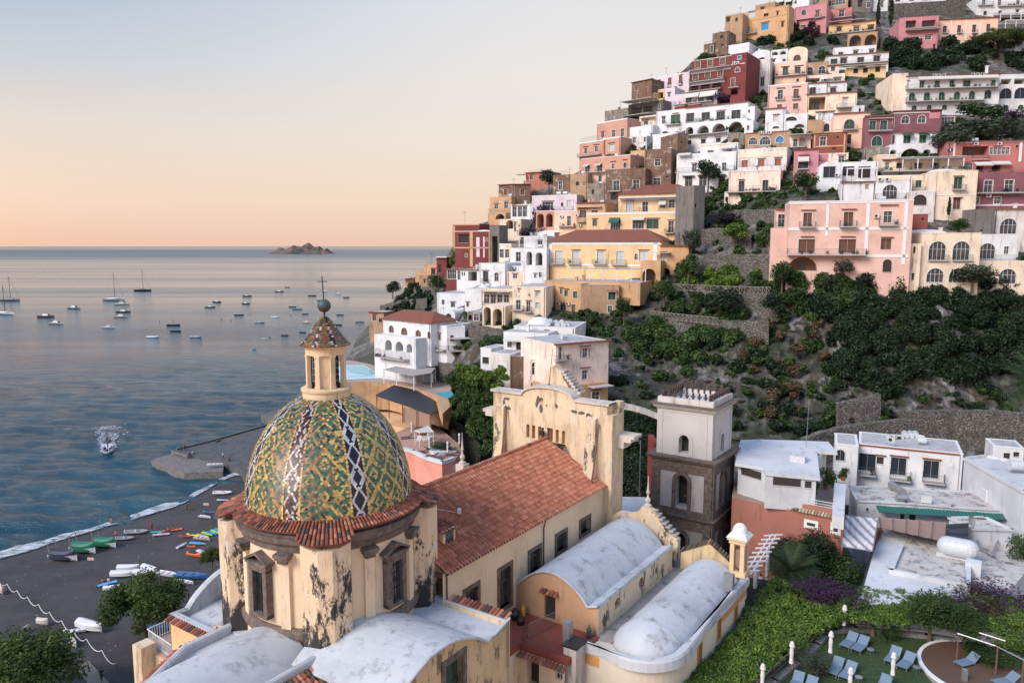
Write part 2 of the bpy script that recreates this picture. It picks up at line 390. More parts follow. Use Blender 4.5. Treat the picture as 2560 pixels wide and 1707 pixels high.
for(u0,v0),(u1,v1)in(((441,1125),(520,1106)),((520,1106),(700,1055)),((430,1131),(470,1143))):
 a,b=G(u0,v0,1.9),G(u1,v1,1.9);mb.box(((a.x+b.x)/2,(a.y+b.y)/2,2.15),((b-a).length,.5,.5),math.atan2(b.y-a.y,b.x-a.x))
mb.build('edge_wall',STONE,t_)
mb=MB()
for k in range(5):
 a=G(485,1172,.2);mb.box((a.x+k*.0,a.y-.5+k*.3,-.3+k*.28),(6,.35,.5+k*.02),R(4))
mb.build('steps',STONE,t_)
t_=thing('stone_jetty','short concrete jetty end showing left of the tiled dome','jetty',G(690,1050,0));mb=MB()
mb.prism([tuple(G(u,v,2.6))[:2]for u,v in((653,1037),(700,1022),(800,1010),(820,1060),(690,1052))],-3,2.6);mb.build('deck',simple('jetty_concrete',(.12,.12,.13),.9,var=.3,scale=.4),t_)
class Wall:
 """vertical plane: O = foot of its left end, d = unit vector along it, n = outward normal"""
 def __init__(s,O,d,side=-1):
  s.O=Vector((O[0],O[1],0));s.d=Vector((d[0],d[1],0)).normalized();s.n=Vector((s.d.y,-s.d.x,0))
 def hit(s,u,v):
  r=ray(u,v);C=Vector((0,0,CZ));t=(s.O-C).dot(s.n)/r.dot(s.n);p=C+r*t
  return((p-s.O).dot(s.d),p.z)
 def pt(s,a,z,off=0.0):
  p=s.O+s.d*a+s.n*off;return(p.x,p.y,z)
def rect(s0,s1,z0,z1):return[(s0,z0),(s1,z0),(s1,z1),(s0,z1)]
def archl(s0,s1,z0,z1,n=8,fl=1.0):
 r=(s1-s0)/2;h=min(r*fl,(z1-z0)*.9);c=(s0+s1)/2
 return[(s0,z0),(s1,z0)]+[(c+r*math.cos(math.pi*i/n),z1-h+h*math.sin(math.pi*i/n))for i in range(n+1)]
def wall_mesh(mb,W,outer,holes=(),thick=0.0,mi=0,mback=1,off=0.0):
 """front face with holes, reveals, hole backs, then outer extruded back by thick"""
 pl=[[Vector((x,z,0))for x,z in outer]]+[[Vector((x,z,0))for x,z in h[0]]for h in holes]
 flat=[p for l in pl for p in l];tris=tessellate_polygon(pl);fs=[]
 for t in tris:
  a,b,c=(flat[i]for i in t)
  if(b-a).cross(c-a).z<0:t=(t[0],t[2],t[1])
  fs.append(tuple(t))
 mb.add([W.pt(p.x,p.y,off)for p in flat],fs,mi=mi)
 for loop,dep in holes:
  n=len(loop);f=[W.pt(x,z,off)for x,z in loop];k=[W.pt(x,z,off-dep)for x,z in loop]
  mb.add(f+k,[(i,n+i,n+(i+1)%n,(i+1)%n)for i in range(n)],mi=mi);mb.add(k,[tuple(range(n))],mi=mback)
 if thick:
  n=len(outer);f=[W.pt(x,z,off)for x,z in outer];k=[W.pt(x,z,off-thick)for x,z in outer]
  mb.add(f+k,[((i+1)%n,i,n+i,n+(i+1)%n)[::-1]for i in range(n)],mi=mi);mb.add(k,[tuple(range(n-1,-1,-1))],mi=mi)
def ring(mb,W,loop,w,proud=.05,back=.05,bottom=True,mi=0):
 """surround of a loop, w wide, standing proud of the wall"""
 n=len(loop);cx=sum(p[0]for p in loop)/n;cz=sum(p[1]for p in loop)/n
 x0=min(p[0]for p in loop);x1=max(p[0]for p in loop);z0=min(p[1]for p in loop);z1=max(p[1]for p in loop)
 out=[]
 for x,z in loop:
  ox=x+(w if x>cx+1e-4 else-w if x<cx-1e-4 else 0)*(1 if n==4 or z<=z0+1e-4 else min(1,abs(x-cx)/((x1-x0)/2)+0))
  if n==4 or z<=z0+1e-4:oz=z+(w if z>cz else(-w if bottom else 0))
  else:
   oz=z+w*math.sqrt(max(0,1-min(1,abs(x-cx)/((x1-x0)/2))**2))
  out.append((ox,oz))
 A=[W.pt(*p,proud)for p in loop];O_=[W.pt(*p,proud)for p in out];Ob=[W.pt(*p,-back)for p in out];Ab=[W.pt(*p,-back)for p in loop]
 fs=[]
 for i in range(n):
  j=(i+1)%n
  if not bottom and i==0:continue
  fs+=[(i,j,n+j,n+i),(n+i,n+j,2*n+j,2*n+i),(j,i,3*n+i,3*n+j)]
 mb.add(A+O_+Ob+Ab,fs,mi=mi)
STY=dict(k=(GLASS,(.62,.62,.60),1),d=(simple('dark_interior',(.035,.030,.028),.9),None,0),b=(slat('brown_shutter',(.13,.055,.035)),(.55,.52,.48),2),r=(slat('rust_shutter',(.28,.075,.035)),(.55,.5,.46),2),g=(slat('green_shutter',(.015,.065,.045)),(.5,.5,.48),2),n=(slat('navy_shutter',(.012,.02,.035)),(.5,.48,.46),2),w=(slat('white_shutter',(.55,.57,.58)),(.6,.6,.6),2),u=(simple('blue_blind',(.03,.20,.42),.7),(.6,.6,.6),0),l=(simple('lit_room',(.55,.42,.28),.9),(.6,.6,.6),1),e=(slat('tan_shutter',(.36,.30,.24)),(.55,.5,.46),2))
def add_window(par,W,s0,s1,z0,z1,sty='k',arch=False,rec=.22,fw=.10,name='window',frame=None):
 pm,fc,mode=STY[sty];loop=archl(s0,s1,z0,z1)if arch else rect(s0,s1,z0,z1)
 mb=MB()
 if fc:ring(mb,W,loop,fw,.045,0)
 m=.05 if s1-s0>.6 else .035
 if mode==1:
  nb=1 if s1-s0<1.9 else 3
  for k in range(1,nb+1):
   x=s0+(s1-s0)*k/(nb+1);top=z1-(0 if not arch else((s1-s0)/2)*(1-math.sqrt(max(0,1-((x-(s0+s1)/2)/((s1-s0)/2))**2))))
   c=W.pt(x,(z0+top)/2,-rec+.05);mb.box(c,(m,.05,top-z0),math.atan2(W.d.y,W.d.x))
  zz=z0+(z1-z0)*(.62 if not arch else .58);c=W.pt((s0+s1)/2,zz,-rec+.055);mb.box(c,(s1-s0,.05,m),math.atan2(W.d.y,W.d.x))
  for x in(s0+m/2,s1-m/2):
   t=z1-((s1-s0)/2 if arch else 0);mb.box(W.pt(x,(z0+t)/2,-rec+.06),(m,.06,t-z0),math.atan2(W.d.y,W.d.x))
 if mode==2:
  mb.box(W.pt((s0+s1)/2,(z0+z1)/2-.02,-rec+.05),(.03,.05,z1-z0-.1-((s1-s0)*.1 if arch else 0)),math.atan2(W.d.y,W.d.x))
 fm=frame or simple('trim_%02d'%int((fc or(0,0,0))[0]*100),fc or(.5,.48,.45),.7,var=.08)
 if not mb.v:
  mb.box(W.pt((s0+s1)/2,z0-.03,.03),(s1-s0+.1,.12,.06),math.atan2(W.d.y,W.d.x))
 o=mb.build(name,fm,par)
 p=MB();n=len(loop);p.add([W.pt(x,z,-rec+.02)for x,z in loop],[tuple(range(n))]);q=[W.pt(x,z,-rec-.01)for x,z in loop]
 p.build('pane' if mode==1 else('shutter' if mode==2 else 'opening'),pm,o)
 return o
TCOL=[(.36,.125,.075),(.30,.10,.06),(.42,.17,.10),(.27,.09,.06),(.45,.20,.13),(.20,.075,.055)]
def tilecol(rng,dirt=.1,base=None):
 c=rng.choice(base or TCOL);k=.82+.36*rng.random()
 if rng.random()<dirt:c=(.11,.085,.07);k=.6+rng.random()*.8
 return tuple(x*k for x in c)
def roll_roof(mb,p00,p10,p01,p11,pitch=.32,course=.40,h=.085,seed=1,dirt=.06,base=None):
 """p00-p10 the ridge, p01-p11 the eave: rows of half-round tiles running down, each lapping the next"""
 rng=random.Random(seed);p00,p10,p01,p11=map(Vector,(p00,p10,p01,p11))
 Lr=max((p10-p00).length,(p11-p01).length);D=max((p01-p00).length,(p11-p10).length)
 n=max(1,round(Lr/pitch));m=max(1,round(D/course));nrm=(p10-p00 if(p10-p00).length>.1 else p11-p01).cross(p01-p00).normalized()
 if nrm.z<0:nrm=-nrm
 prof=[(0,-.25),(.18,.55),(.36,1),(.54,.55),(.72,-.25),(.86,-.5)]
 def pos(s,t,e):
  return p00.lerp(p10,s).lerp(p01.lerp(p11,s),t)+nrm*e
 for i in range(n):
  for j in range(m):
   c=tilecol(rng,dirt,base);t0,t1=j/m,(j+1.12)/m;l0,l1=0.0,.055;vs=[]
   jx=rng.uniform(-.012,.012)
   for(x,y)in prof+[(1,-.25)]:
    s=(i+x+jx)/n
    vs+=[pos(s,t0,y*h+l0),pos(s,min(t1,1.02),y*h+l1)]
   fs=[(2*k,2*k+1,2*k+3,2*k+2)for k in range(len(prof))]
   fs+=[]
   mb.add(vs,fs,c)
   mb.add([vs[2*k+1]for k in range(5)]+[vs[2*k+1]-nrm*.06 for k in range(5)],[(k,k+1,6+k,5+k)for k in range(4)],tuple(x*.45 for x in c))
def coping(mb,a,b,w=.5,seed=3,dirt=.12,base=None,pitch=.3,drop=.16):
 """single row of roof tiles lying across the top of a wall or along an eave"""
 rng=random.Random(seed);a,b=Vector(a),Vector(b);n=max(1,round((b-a).length/pitch));d=(b-a)/n;t=d.normalized();s=Vector((t.y,-t.x,0)).normalized()
 for i in range(n):
  c=a+d*(i+.5);r=pitch*.42;vs=[]
  for q,z in((-w*.4,drop*.4),(w*.6,-drop*.6)):
   for k in range(5):
    an=math.pi*k/4;vs.append(c+s*q+t*(r*math.cos(an))+Vector((0,0,z+r*.9*math.sin(an))))
  mb.add(vs,[(k,k+1,6+k,5+k)for k in range(4)]+[(5,6,7,8,9)],tilecol(rng,dirt,base))
def ring_tiles(mb):pass
CREAM=plaster(s2l(220,197,168),.45,key='cream_render',big=1.6)
CREAMD=plaster(s2l(214,192,162),.95,key='stained_cream_render',pale=.5)
STAIN=plaster(s2l(212,190,160),.8,key='peeling_render',pale=.8,big=.9,mould=.9)
BUTT=plaster(s2l(214,190,160),.8,key='mouldy_buttress',pale=.9,big=.9,mould=1.0,zlow=16)
LIME=plaster((.47,.495,.53),.85,dark=(.10,.10,.105),key='limewashed_vault',big=1.7,pale=.25)
BROWNST=simple('dark_tuff',(.135,.105,.090),.9,var=.45,scale=2.5,bmp=.5)
OCHRE=plaster(s2l(196,142,84),.3,key='ochre_band')
church=thing('church','large cream church with green and yellow tiled dome, red tiled nave and white vaulted roofs','church',A3(0,0,18))
def adir(az):return Vector((math.sin(az),math.cos(az),0))
DC=Vector((DX,DY,0))
CW=R(34.3)
def worn(az):
 d=math.degrees(az)%360
 return float(np.interp(d,[0,60,100,135,155,172,200,235,300,360],[.5,.2,.05,.05,.2,.6,.7,.35,.5,.5]))
def dome():
 rng=random.Random(11);Rb,Hh,z0,H=5.3,7.2,38.55,6.85
 prof=lambda h:Rb*math.sqrt(max(0,1-(h/Hh)**2))**1.0
 hs=np.linspace(0,H,400);rs=np.array([prof(h)for h in hs]);ss=np.concatenate([[0],np.cumsum(np.hypot(np.diff(hs),np.diff(rs)))])
 ds=.122;nr=int(ss[-1]/ds)
 mb=MB()
 GR=[s2l(62,98,78),s2l(74,110,84),s2l(50,84,70),s2l(86,116,92)];YL=[s2l(198,168,96),s2l(208,180,106),s2l(186,152,82)]
 TN=[s2l(172,134,90),s2l(156,116,76),s2l(182,144,98),s2l(136,98,68)];BR=[s2l(58,38,32),s2l(86,52,40),s2l(40,30,30)]
 NV=[s2l(20,22,40),s2l(28,30,48),s2l(14,16,30)];WH=[s2l(196,198,206),s2l(210,208,210),s2l(180,184,194)];PK=[s2l(176,146,130),s2l(190,170,158),s2l(140,104,90)]
 def tile(az,x,r,z,tr,tz,w,hgt,c,rnd=True,lift=.030):
  a=az+x/r;o=adir(a);t=Vector((math.cos(a),-math.sin(a),0));up=Vector((o.x*tr,o.y*tr,tz));nn=Vector((o.x*tz,o.y*tz,-tr))
  base=DC+o*r+Vector((0,0,z));hw=w/2;lf=lift*(.7+.6*rng.random())
  if rnd:pp=[(-hw,hgt),(-hw,.045),(-hw*.62,.012),(0,0),(hw*.62,.012),(hw,.045),(hw,hgt)]
  else:pp=[(-hw,hgt),(-hw,0),(hw,0),(hw,hgt)]
  vs=[base+t*px+up*py+nn*(lf*(1-py/hgt)+.004)for px,py in pp]
  mb.poly(vs,c)
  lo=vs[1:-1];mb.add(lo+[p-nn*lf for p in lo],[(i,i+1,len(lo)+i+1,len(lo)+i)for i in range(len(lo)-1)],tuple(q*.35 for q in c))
 for row in range(nr):
  s=row*ds;h=float(np.interp(s,ss,hs));r=prof(h);z=z0+h
  r2=prof(min(H,float(np.interp(s+.05,ss,hs))));h2=float(np.interp(s+.05,ss,hs));l=math.hypot(r2-r,h2-h)or 1;tr,tz=(r2-r)/l,(h2-h)/l
  wf=(r/Rb)**.5
  for k in range(8):
   azc=CW+R(45*k);half=r*R(22.5)-.64*wf
   n=max(1,round(2*half/.168));st=2*half/n
   for i in range(n+(row%2)):
    x=-half+(i+(.5 if row%2==0 else 0))*st;x=max(-half+.03,min(half-.03,x));az=azc+x/r;wn=worn(az)
    xi=x/.168;f1=((xi+row*.62)/9.2+.5)%1;f2=((xi-row*.62)/9.2+.5)%1;d=max(abs(f1-.5),abs(f2-.5))
    if row<13 and k%2==1 or row<6:yel=((abs(xi)%8 if row<13 else abs(xi))*1.0+row*1.0)%5<2.0
    else:yel=d>.41 or .12<d<.225
    if rng.random()<.01+.06*wn:yel=not yel
    pal=(YL if rng.random()>wn else TN)if yel else(GR if rng.random()>wn*.12 else TN)
    c=rng.choice(pal);kk=(.88+.2*rng.random())*(1-.15*wn)
    if rng.random()<.10*wn:c=rng.choice(BR)
    if wn>.6 and yel:c=rng.choice(TN)
    tile(azc,x,r,z,tr,tz,st*.96,.19,tuple(q*kk for q in c))
   azr=CW+R(22.5+45*k);wr=.44*wf;nc=6;st=2*wr/nc;wn=worn(azr)
   ph=(row%11)/11;tw=abs(ph*2-1);xw=(.10+.30*tw)*wf
   for i in range(nc+(row%2)):
    x=-wr+(i+(.5 if row%2==0 else 0))*st;x=max(-wr+.02,min(wr-.02,x));wh=abs(abs(x)-xw)<st*.72
    if tw<.14:wh=abs(x)<st*1.3
    if wn>.5 and rng.random()<.12:wh=not wh
    c=rng.choice((PK if wn>.5 and rng.random()<.6 else WH)if wh else(BR if wn>.5 else NV))
    tile(azr,x,r,z,tr,tz,st*.95,.18,tuple(q*(.8+.3*rng.random())for q in c))
   if row%2==0:
    for sg in(-1,1):
     c=rng.choice(YL if rng.random()>wn*.5 else TN);tile(azr,sg*(wr+.10*wf),r,z,tr,tz,.165*wf,.232,tuple(q*(.85+.25*rng.random())for q in c),rnd=False,lift=.045)
 glaze=vcol('glazed_tile',.38,.5,var=.25,scale=1.3)
 dm=mb.build('dome',glaze,church)
 b2=MB();b2.lathe([(prof(h)-.03,z0+h)for h in np.linspace(-.0,H,40)],DC,96);b2.build('dome_shell',simple('mortar',(.07,.06,.05),.9),dm,smooth=True)
 b3=MB()
 for k in range(8):
  azr=CW+R(22.5+45*k)
  for q in range(9):
   h=.7+q*.62;r=prof(h);
   for sg in(-1,1):
    a=azr+sg*.5*(r/Rb)**.5/r;p=DC+adir(a)*r+Vector((0,0,z0+h));o=adir(a)
    b3.path([p,p+o*.11+Vector((0,0,.05)),p+o*.12+Vector((0,0,.13))],.014,4)
 b3.build('iron_hook',IRON,dm)['kind']='stuff'
 mb=MB();nT=168
 def rout(az):
  best=6.1
  for k in range(4):
   c=CW+R(45+90*k);dl=(az-c+math.pi)%(2*math.pi)-math.pi
   if abs(dl)<.6:
    cs,sn=math.cos(dl),abs(math.sin(dl))+1e-6;rp=min(7.0/cs,1.58/sn,7.45/(cs+.55*sn));best=max(best,rp)
  return best
 sk=lambda r:39.02-(r-5.1)*.46
 for i in range(nT):
  az=2*math.pi*(i+.5)/nT;ro=rout(az);n=max(3,round((ro-5.1)/.36));o=adir(az);t=Vector((math.cos(az),-math.sin(az),0))
  for j in range(n):
   r0=5.1+(ro-5.1)*j/n;r1=5.1+(ro-5.1)*(j+1.15)/n;vs=[]
   for r,lf in((r0,0),(r1,.05)):
    w=math.pi*r/nT*.72
    for q in range(5):
     an=math.pi*q/4;vs.append(DC+o*r+t*(w*math.cos(an))+Vector((0,0,sk(r)+.05+lf+.085*math.sin(an))))
   c=tilecol(rng,.22,[(.34,.12,.075),(.26,.085,.055),(.40,.17,.11),(.22,.08,.055)])
   mb.add(vs,[(k,k+1,6+k,5+k)for k in range(4)]+[(5,6,7,8,9)],c)
 rr=[]
 for i in range(nT*2+1):
  az=math.pi*i/nT;ro=rout(az);o=adir(az);rr.append([DC+o*r+Vector((0,0,sk(r)+dz))for r,dz in((5.0,.03),(ro-.02,.03),(ro-.02,-.06),(5.6,-.2))])
 mb.grid(rr,(.16,.07,.05));mb.build('dome_eave',TILE,church)
dome()
def lathe_at(prof,name,mat,par,n=48,smooth=False,c=DC,a0=0):
 mb=MB();mb.lathe(prof,c,n,a0,a0+2*math.pi);return mb.build(name,mat,par,smooth)
def drum():
 Rd=5.45;mb=MB()
 mb.lathe([(Rd,29.5),(Rd,37.7),(Rd-.5,37.7)],DC,96);d=mb.build('drum',CREAM,church,smooth=False)
 mb=MB();mb.lathe([(Rd-.1,31.65),(Rd+.26,31.72),(Rd+.33,31.9),(Rd+.33,32.22),(Rd+.12,32.42),(Rd-.1,32.45)],DC,96)
 mb.build('base_moulding',BROWNST,d)
 mb=MB();mb.lathe([(Rd-.1,37.1),(Rd+.10,37.15),(Rd+.16,37.5),(Rd+.42,37.75),(Rd+.5,38.1),(Rd+.62,38.3),(Rd-.2,38.4)],DC,96)
 mb.build('cornice',BROWNST,d)
 for k in range(4):
  azw=CW+R(90*k);o=adir(azw);t=Vector((math.cos(azw),-math.sin(azw),0));rz=math.atan2(t.y,t.x);c=DC+o*Rd
  mb=MB()
  def bx(x,z,w,h,off,dp):p=c+t*x+o*off;mb.box((p.x,p.y,z),(w,dp,h),rz)
  bx(-.64,34.4,.34,3.0,.12,.6);bx(.64,34.4,.34,3.0,.12,.6);bx(0,32.98,1.62,.22,.16,.6);bx(0,35.95,1.62,.42,.12,.62);bx(0,36.25,1.9,.16,.22,.66)
  for sg in(-1,1):
   a_=c+t*(sg*1.05)+o*.25+Vector((0,0,36.42));b_=c+o*.25+Vector((0,0,36.98));q=(b_-a_);
   for s_ in(0,):
    vs=[a_+o*.3,b_+o*.3,b_+o*.3-Vector((0,0,.2)),a_+o*.3-Vector((0,0,.14)),a_-o*.5,b_-o*.5,b_-o*.5-Vector((0,0,.2)),a_-o*.5-Vector((0,0,.14))]
    mb.add(vs,[(0,1,2,3),(4,5,1,0),(3,2,6,7),(0,3,7,4)])
  w=mb.build('window',BROWNST,church)
  p=MB();q=c+o*.02;p.box((q.x,q.y,34.4),(.96,.2,2.8),rz);pn=p.build('leaded_pane',GLASS,w)
  p=MB();q=c+o*.14
  for zz in(33.4,33.9,34.4,34.9,35.4):p.box((q.x,q.y,zz),(.96,.03,.03),rz)
  for xx in(-.24,0,.24):e=q+t*xx;p.box((e.x,e.y,34.4),(.025,.03,2.7),rz)
  p.build('glazing_bar',IRON,w)
  for sg in(-1,1):
   a=azw+sg*R(19);oo=adir(a);tt=Vector((math.cos(a),-math.sin(a),0));e=DC+oo*(Rd+.06);p=MB();p.box((e.x,e.y,34.75),(.62,.3,4.7),math.atan2(tt.y,tt.x));p.build('pilaster',CREAM,church)
   p=MB();
   for zz,w_,dp in((36.62,.62,.55),(36.85,.86,.75),(37.02,.98,.9)):p.box((e.x+oo.x*.1,e.y+oo.y*.1,zz),(w_,dp,.2),math.atan2(tt.y,tt.x))
   p.build('bracket',BROWNST,church)
 for k in range(4):
  azp=CW+R(45+90*k);o=adir(azp);t=Vector((math.cos(azp),-math.sin(azp),0))
  pts=[DC+t*x+o*r for x,r in((-1.42,4.9),(-1.42,6.25),(-.42,6.95),(.42,6.95),(1.42,6.25),(1.42,4.9))]
  p=MB();n=len(pts);zt=[38.2,37.95,37.75,37.75,37.95,38.2]
  bot=29.2 if k==1 else 30
  vs=[(q.x,q.y,bot)for q in pts]+[(q.x,q.y,z)for q,z in zip(pts,zt)]
  p.add(vs,[(i,(i+1)%n,n+(i+1)%n,n+i)[::-1]for i in range(n)]+[tuple(range(n,2*n))])
  p.build('buttress',BUTT,church)
drum()
def lantern():
 m=plaster(s2l(212,188,156),.7,key='lantern_render');lt=lathe_at([(1.2,45.2),(1.52,45.25),(1.52,45.75),(1.6,45.85),(1.62,45.98),(1.36,46.05),(1.2,46.08)],'lantern',m,church)
 for k in range(8):
  a=CW+R(22.5+45*k);o=adir(a);t=Vector((math.cos(a),-math.sin(a),0));q=DC+o*1.16;mb=MB()
  mb.box((q.x,q.y,47.1),(.30,.24,2.1),math.atan2(t.y,t.x));mb.box((q.x,q.y,48.1),(.36,.3,.12),math.atan2(t.y,t.x));mb.box((q.x,q.y,46.16),(.36,.3,.16),math.atan2(t.y,t.x));mb.build('pilaster',m,lt)
  a=CW+R(45*k);o=adir(a);t=Vector((math.cos(a),-math.sin(a),0));q=DC+o*1.02;mb=MB();
  if k%2==1:mb.box((q.x,q.y,47.1),(.72,.14,2.1),math.atan2(t.y,t.x));mb.build('panel',m,lt)
  else:
   q=DC+o*.82;mb.box((q.x,q.y,47.1),(.5,.06,2.0),math.atan2(t.y,t.x));wn=mb.build('window',GLASS,lt)
   mb=MB();q=DC+o*.87
   for zz in(46.5,46.9,47.3,47.7):mb.box((q.x,q.y,zz),(.5,.05,.04),math.atan2(t.y,t.x))
   mb.build('glazing_bar',simple('trim_grey',(.3,.3,.3)),wn)
 mb=MB();mb.lathe([(1.1,48.12),(1.26,48.15),(1.26,48.5),(1.34,48.62),(1.46,48.68),(1.5,48.8),(1.1,48.86)],DC,48);mb.build('cornice',m,lt)
 rng=random.Random(5);mb=MB();H0,H1=48.78,50.62
 def rr(z):t=(z-H0)/(H1-H0);return 1.52*(1-t)**.82*(1-.10*math.sin(math.pi*t))+.03
 n=17
 for j in range(n):
  z=H0+(H1-H0)*j/n;z2=H0+(H1-H0)*min(n,(j+1.3))/n;r,r2=rr(z),rr(min(z2,H1));cnt=max(6,round(2*math.pi*r/.16))
  for i in range(cnt):
   a=2*math.pi*(i+.5*(j%2))/cnt;hw=math.pi/cnt*.96;dg=math.degrees(a-CW)%45;off=min(abs(dg-22.5),45)
   xr=off*r*.01745
   if off<6.5:c=rng.choice([s2l(30,26,36),s2l(44,32,34)])if(i+j)%3 else s2l(190,170,165)
   else:c=rng.choice([s2l(150,112,66),s2l(134,92,54),s2l(120,76,46)])if(j+int(off/7))%4 else s2l(54,92,74)
   c=tuple(q*(.8+.4*rng.random())for q in c)
   vs=[DC+adir(a-hw)*(r2+.01)+Vector((0,0,z2)),DC+adir(a-hw)*(r+.05)+Vector((0,0,z+.03)),DC+adir(a)*(r+.06)+Vector((0,0,z)),DC+adir(a+hw)*(r+.05)+Vector((0,0,z+.03)),DC+adir(a+hw)*(r2+.01)+Vector((0,0,z2))]
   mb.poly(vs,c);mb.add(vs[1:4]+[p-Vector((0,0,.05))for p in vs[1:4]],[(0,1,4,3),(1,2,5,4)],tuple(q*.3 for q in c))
 mb.lathe([(rr(H0+(H1-H0)*k/20)-.01,H0+(H1-H0)*k/20)for k in range(21)],DC,32,col=(.06,.05,.04));mb.build('lantern_roof',vcol('glazed_tile',.38),lt)
 mb=MB();x,y=DX,DY;mb.tube((x,y,50.5),(x,y,51.0),.07,.045);mb.tube((x,y,51.4),(x-.08,y,53.1),.045,.03);mb.box((x-.075,y,52.75),(.62,.05,.05));mb.tube((x,y,50.8),(x,y,51.5),.045)
 mb.build('cross',IRON,lt)
 mb=MB();mb.ball((x,y,51.22),.42,16)
 mt,t_,b=mat_new('copper_ball');n_=nz(t_,2.5,5,.6,mapn(t_));tcx=t_.nodes.new('ShaderNodeTexCoord');sp=t_.nodes.new('ShaderNodeSeparateXYZ');t_.links.new(tcx.outputs['Generated'],sp.inputs[0])
 c=mixc(t_,rmp(t_,sp.outputs[2],[(.40,0.0),(.44,1.0)]),(.085,.045,.04),(.035,.085,.085));c=mixc(t_,rmp(t_,n_.outputs[0],[(.4,0.0),(.7,.5)]),c,(.06,.05,.05));t_.links.new(c,b.inputs['Base Color']);b.inputs['Roughness'].default_value=.55
 mb.build('copper_ball',mt,lt,smooth=True)
lantern()
def abw(a0,b0,a1,b1):
 p,q=A3(a0,b0),A3(a1,b1);return Wall(p,(q-p))
def obox(mb,a0,a1,b0,b1,z0,z1,mi=0,col=None,top=True,mt=None):mb.prism([tuple(A3(a,b))[:2]for a,b in((a0,b0),(a0,b1),(a1,b1),(a1,b0))],z0,z1,col,mi,top,mt)
def nave():
 W=abw(4.0,6.15,27.0,6.15)
 wins=[]
 for x0,x1,y0,y1 in((650,806,640,900),(967,1106,452,925),(1247,1372,290,600),(1495,1608,143,405),(1717,1822,15,240)):
  s0,zt=W.hit(RX('t',x0),RY('t',(y0+y1)/2));s1,_=W.hit(RX('t',x1),RY('t',(y0+y1)/2));c=(x0+x1)/2
  _,z1=W.hit(RX('t',c),RY('t',y0+30));_,z0=W.hit(RX('t',c),RY('t',y1-40));wins.append([s0,s1,z0,z1])
 for w in wins:w[3]=min(w[3],33.0)
 mb=MB();wall_mesh(mb,W,rect(0,23.0,17,33.45),[(rect(s0+.28,s1-.28,z0+.2,z1-.25),.4)for s0,s1,z0,z1 in wins],0);wall=mb.build('nave_wall',[CREAM,STY['d'][0]],church)
 for s0,s1,z0,z1 in wins:
  mb=MB();lp=rect(s0+.28,s1-.28,z0+.2,z1-.25);ring(mb,W,lp,.3,.07,.3);w=mb.build('window',BROWNST,church)
  p=MB();p.add([W.pt(x,z,-.3)for x,z in lp],[(0,1,2,3)]);p.build('pane',GLASS,w)
  p=MB();p.box(W.pt((s0+s1)/2,(z0+z1)/2,-.27),(.06,.05,z1-z0-.4),math.atan2(W.d.y,W.d.x));p.box(W.pt((s0+s1)/2,z0+(z1-z0)*.6,-.27),(s1-s0-.5,.05,.06),math.atan2(W.d.y,W.d.x));p.build('glazing_bar',simple('trim_wood',(.14,.10,.08)),w)
 mb=MB();W2=abw(27,-6.15,4.0,-6.15);wall_mesh(mb,W2,rect(0,23,17,33.45));mb.build('nave_wall',CREAM,church)
 mb=MB();p,q=A3(4.0,6.42,33.42),A3(26.9,6.42,33.42);mb.tube(p,q,.075,n=6);mb.tube(A3(4.3,6.25,33.4),A3(4.3,6.25,29.5),.05,n=6);a_=W.hit(RX('t',1385),RY('t',300))[0]+4;mb.tube(A3(a_,6.4,33.3),A3(a_,6.24,32.7),.05,n=6);mb.tube(A3(a_,6.24,32.8),A3(a_,6.24,29),.05,n=6);mb.build('gutter',IRON,church)
 mb=MB();roll_roof(mb,A3(4.2,0,36.82),A3(27,0,36.82),A3(4.2,6.45,33.38),A3(27,6.45,33.38),.345,.46,.12,3,.0,[(.46,.185,.115),(.43,.165,.10),(.49,.21,.135),(.40,.15,.09)])
 roll_roof(mb,A3(4.2,0,36.82),A3(27,0,36.82),A3(4.2,-6.45,33.38),A3(27,-6.45,33.38),.345,1.2,.10,3,.03)
 rng=random.Random(8)
 for i in range(58):
  p=A3(4.2+i*.395,0,36.9);q=A3(4.2+i*.395+.44,0,36.93);mb.tube(p,q,.13,.15,8,tilecol(rng,.02,[(.46,.18,.11),(.50,.22,.14)]))
 mb.prism([tuple(A3(a,b))[:2]for a,b in((4.2,-6.1),(4.2,6.1),(26.9,6.1),(26.9,-6.1))],33.0,33.3,(.2,.1,.07))
 for s in(-1,1):mb.poly([A3(4.25,0,36.7),A3(4.25,s*6.2,33.35),A3(4.25,0,33.35)],(.3,.2,.14))
 mb.build('nave_roof',TILE,church)
 W3=abw(5.6,3.9,7.1,3.9)
 mb=MB();obox(mb,6.0,7.35,2.4,4.55,33.9,35.35);dm=mb.build('dormer',CREAMD,church)
 mb=MB();roll_roof(mb,A3(5.75,1.6,35.95),A3(7.55,1.6,35.95),A3(5.75,4.75,35.25),A3(7.55,4.75,35.25),.33,.42,.09,9,.02);mb.build('dormer_roof',TILE,dm)
 mb=MB();mb.box(A3(6.7,4.57,34.75),(.85,.05,.95),-CW+math.pi/2);mb.build('window',GLASS,dm)
 mb=MB();q=A3(9.3,3.4,35.5);mb.tube(A3(7.0,1.2,36.3),q,.02,n=4);mb.box(q+Vector((0,0,.15)),(.25,.4,.3));mb.build('floodlight',simple('white_lamp',(.6,.6,.6)),church)
nave()
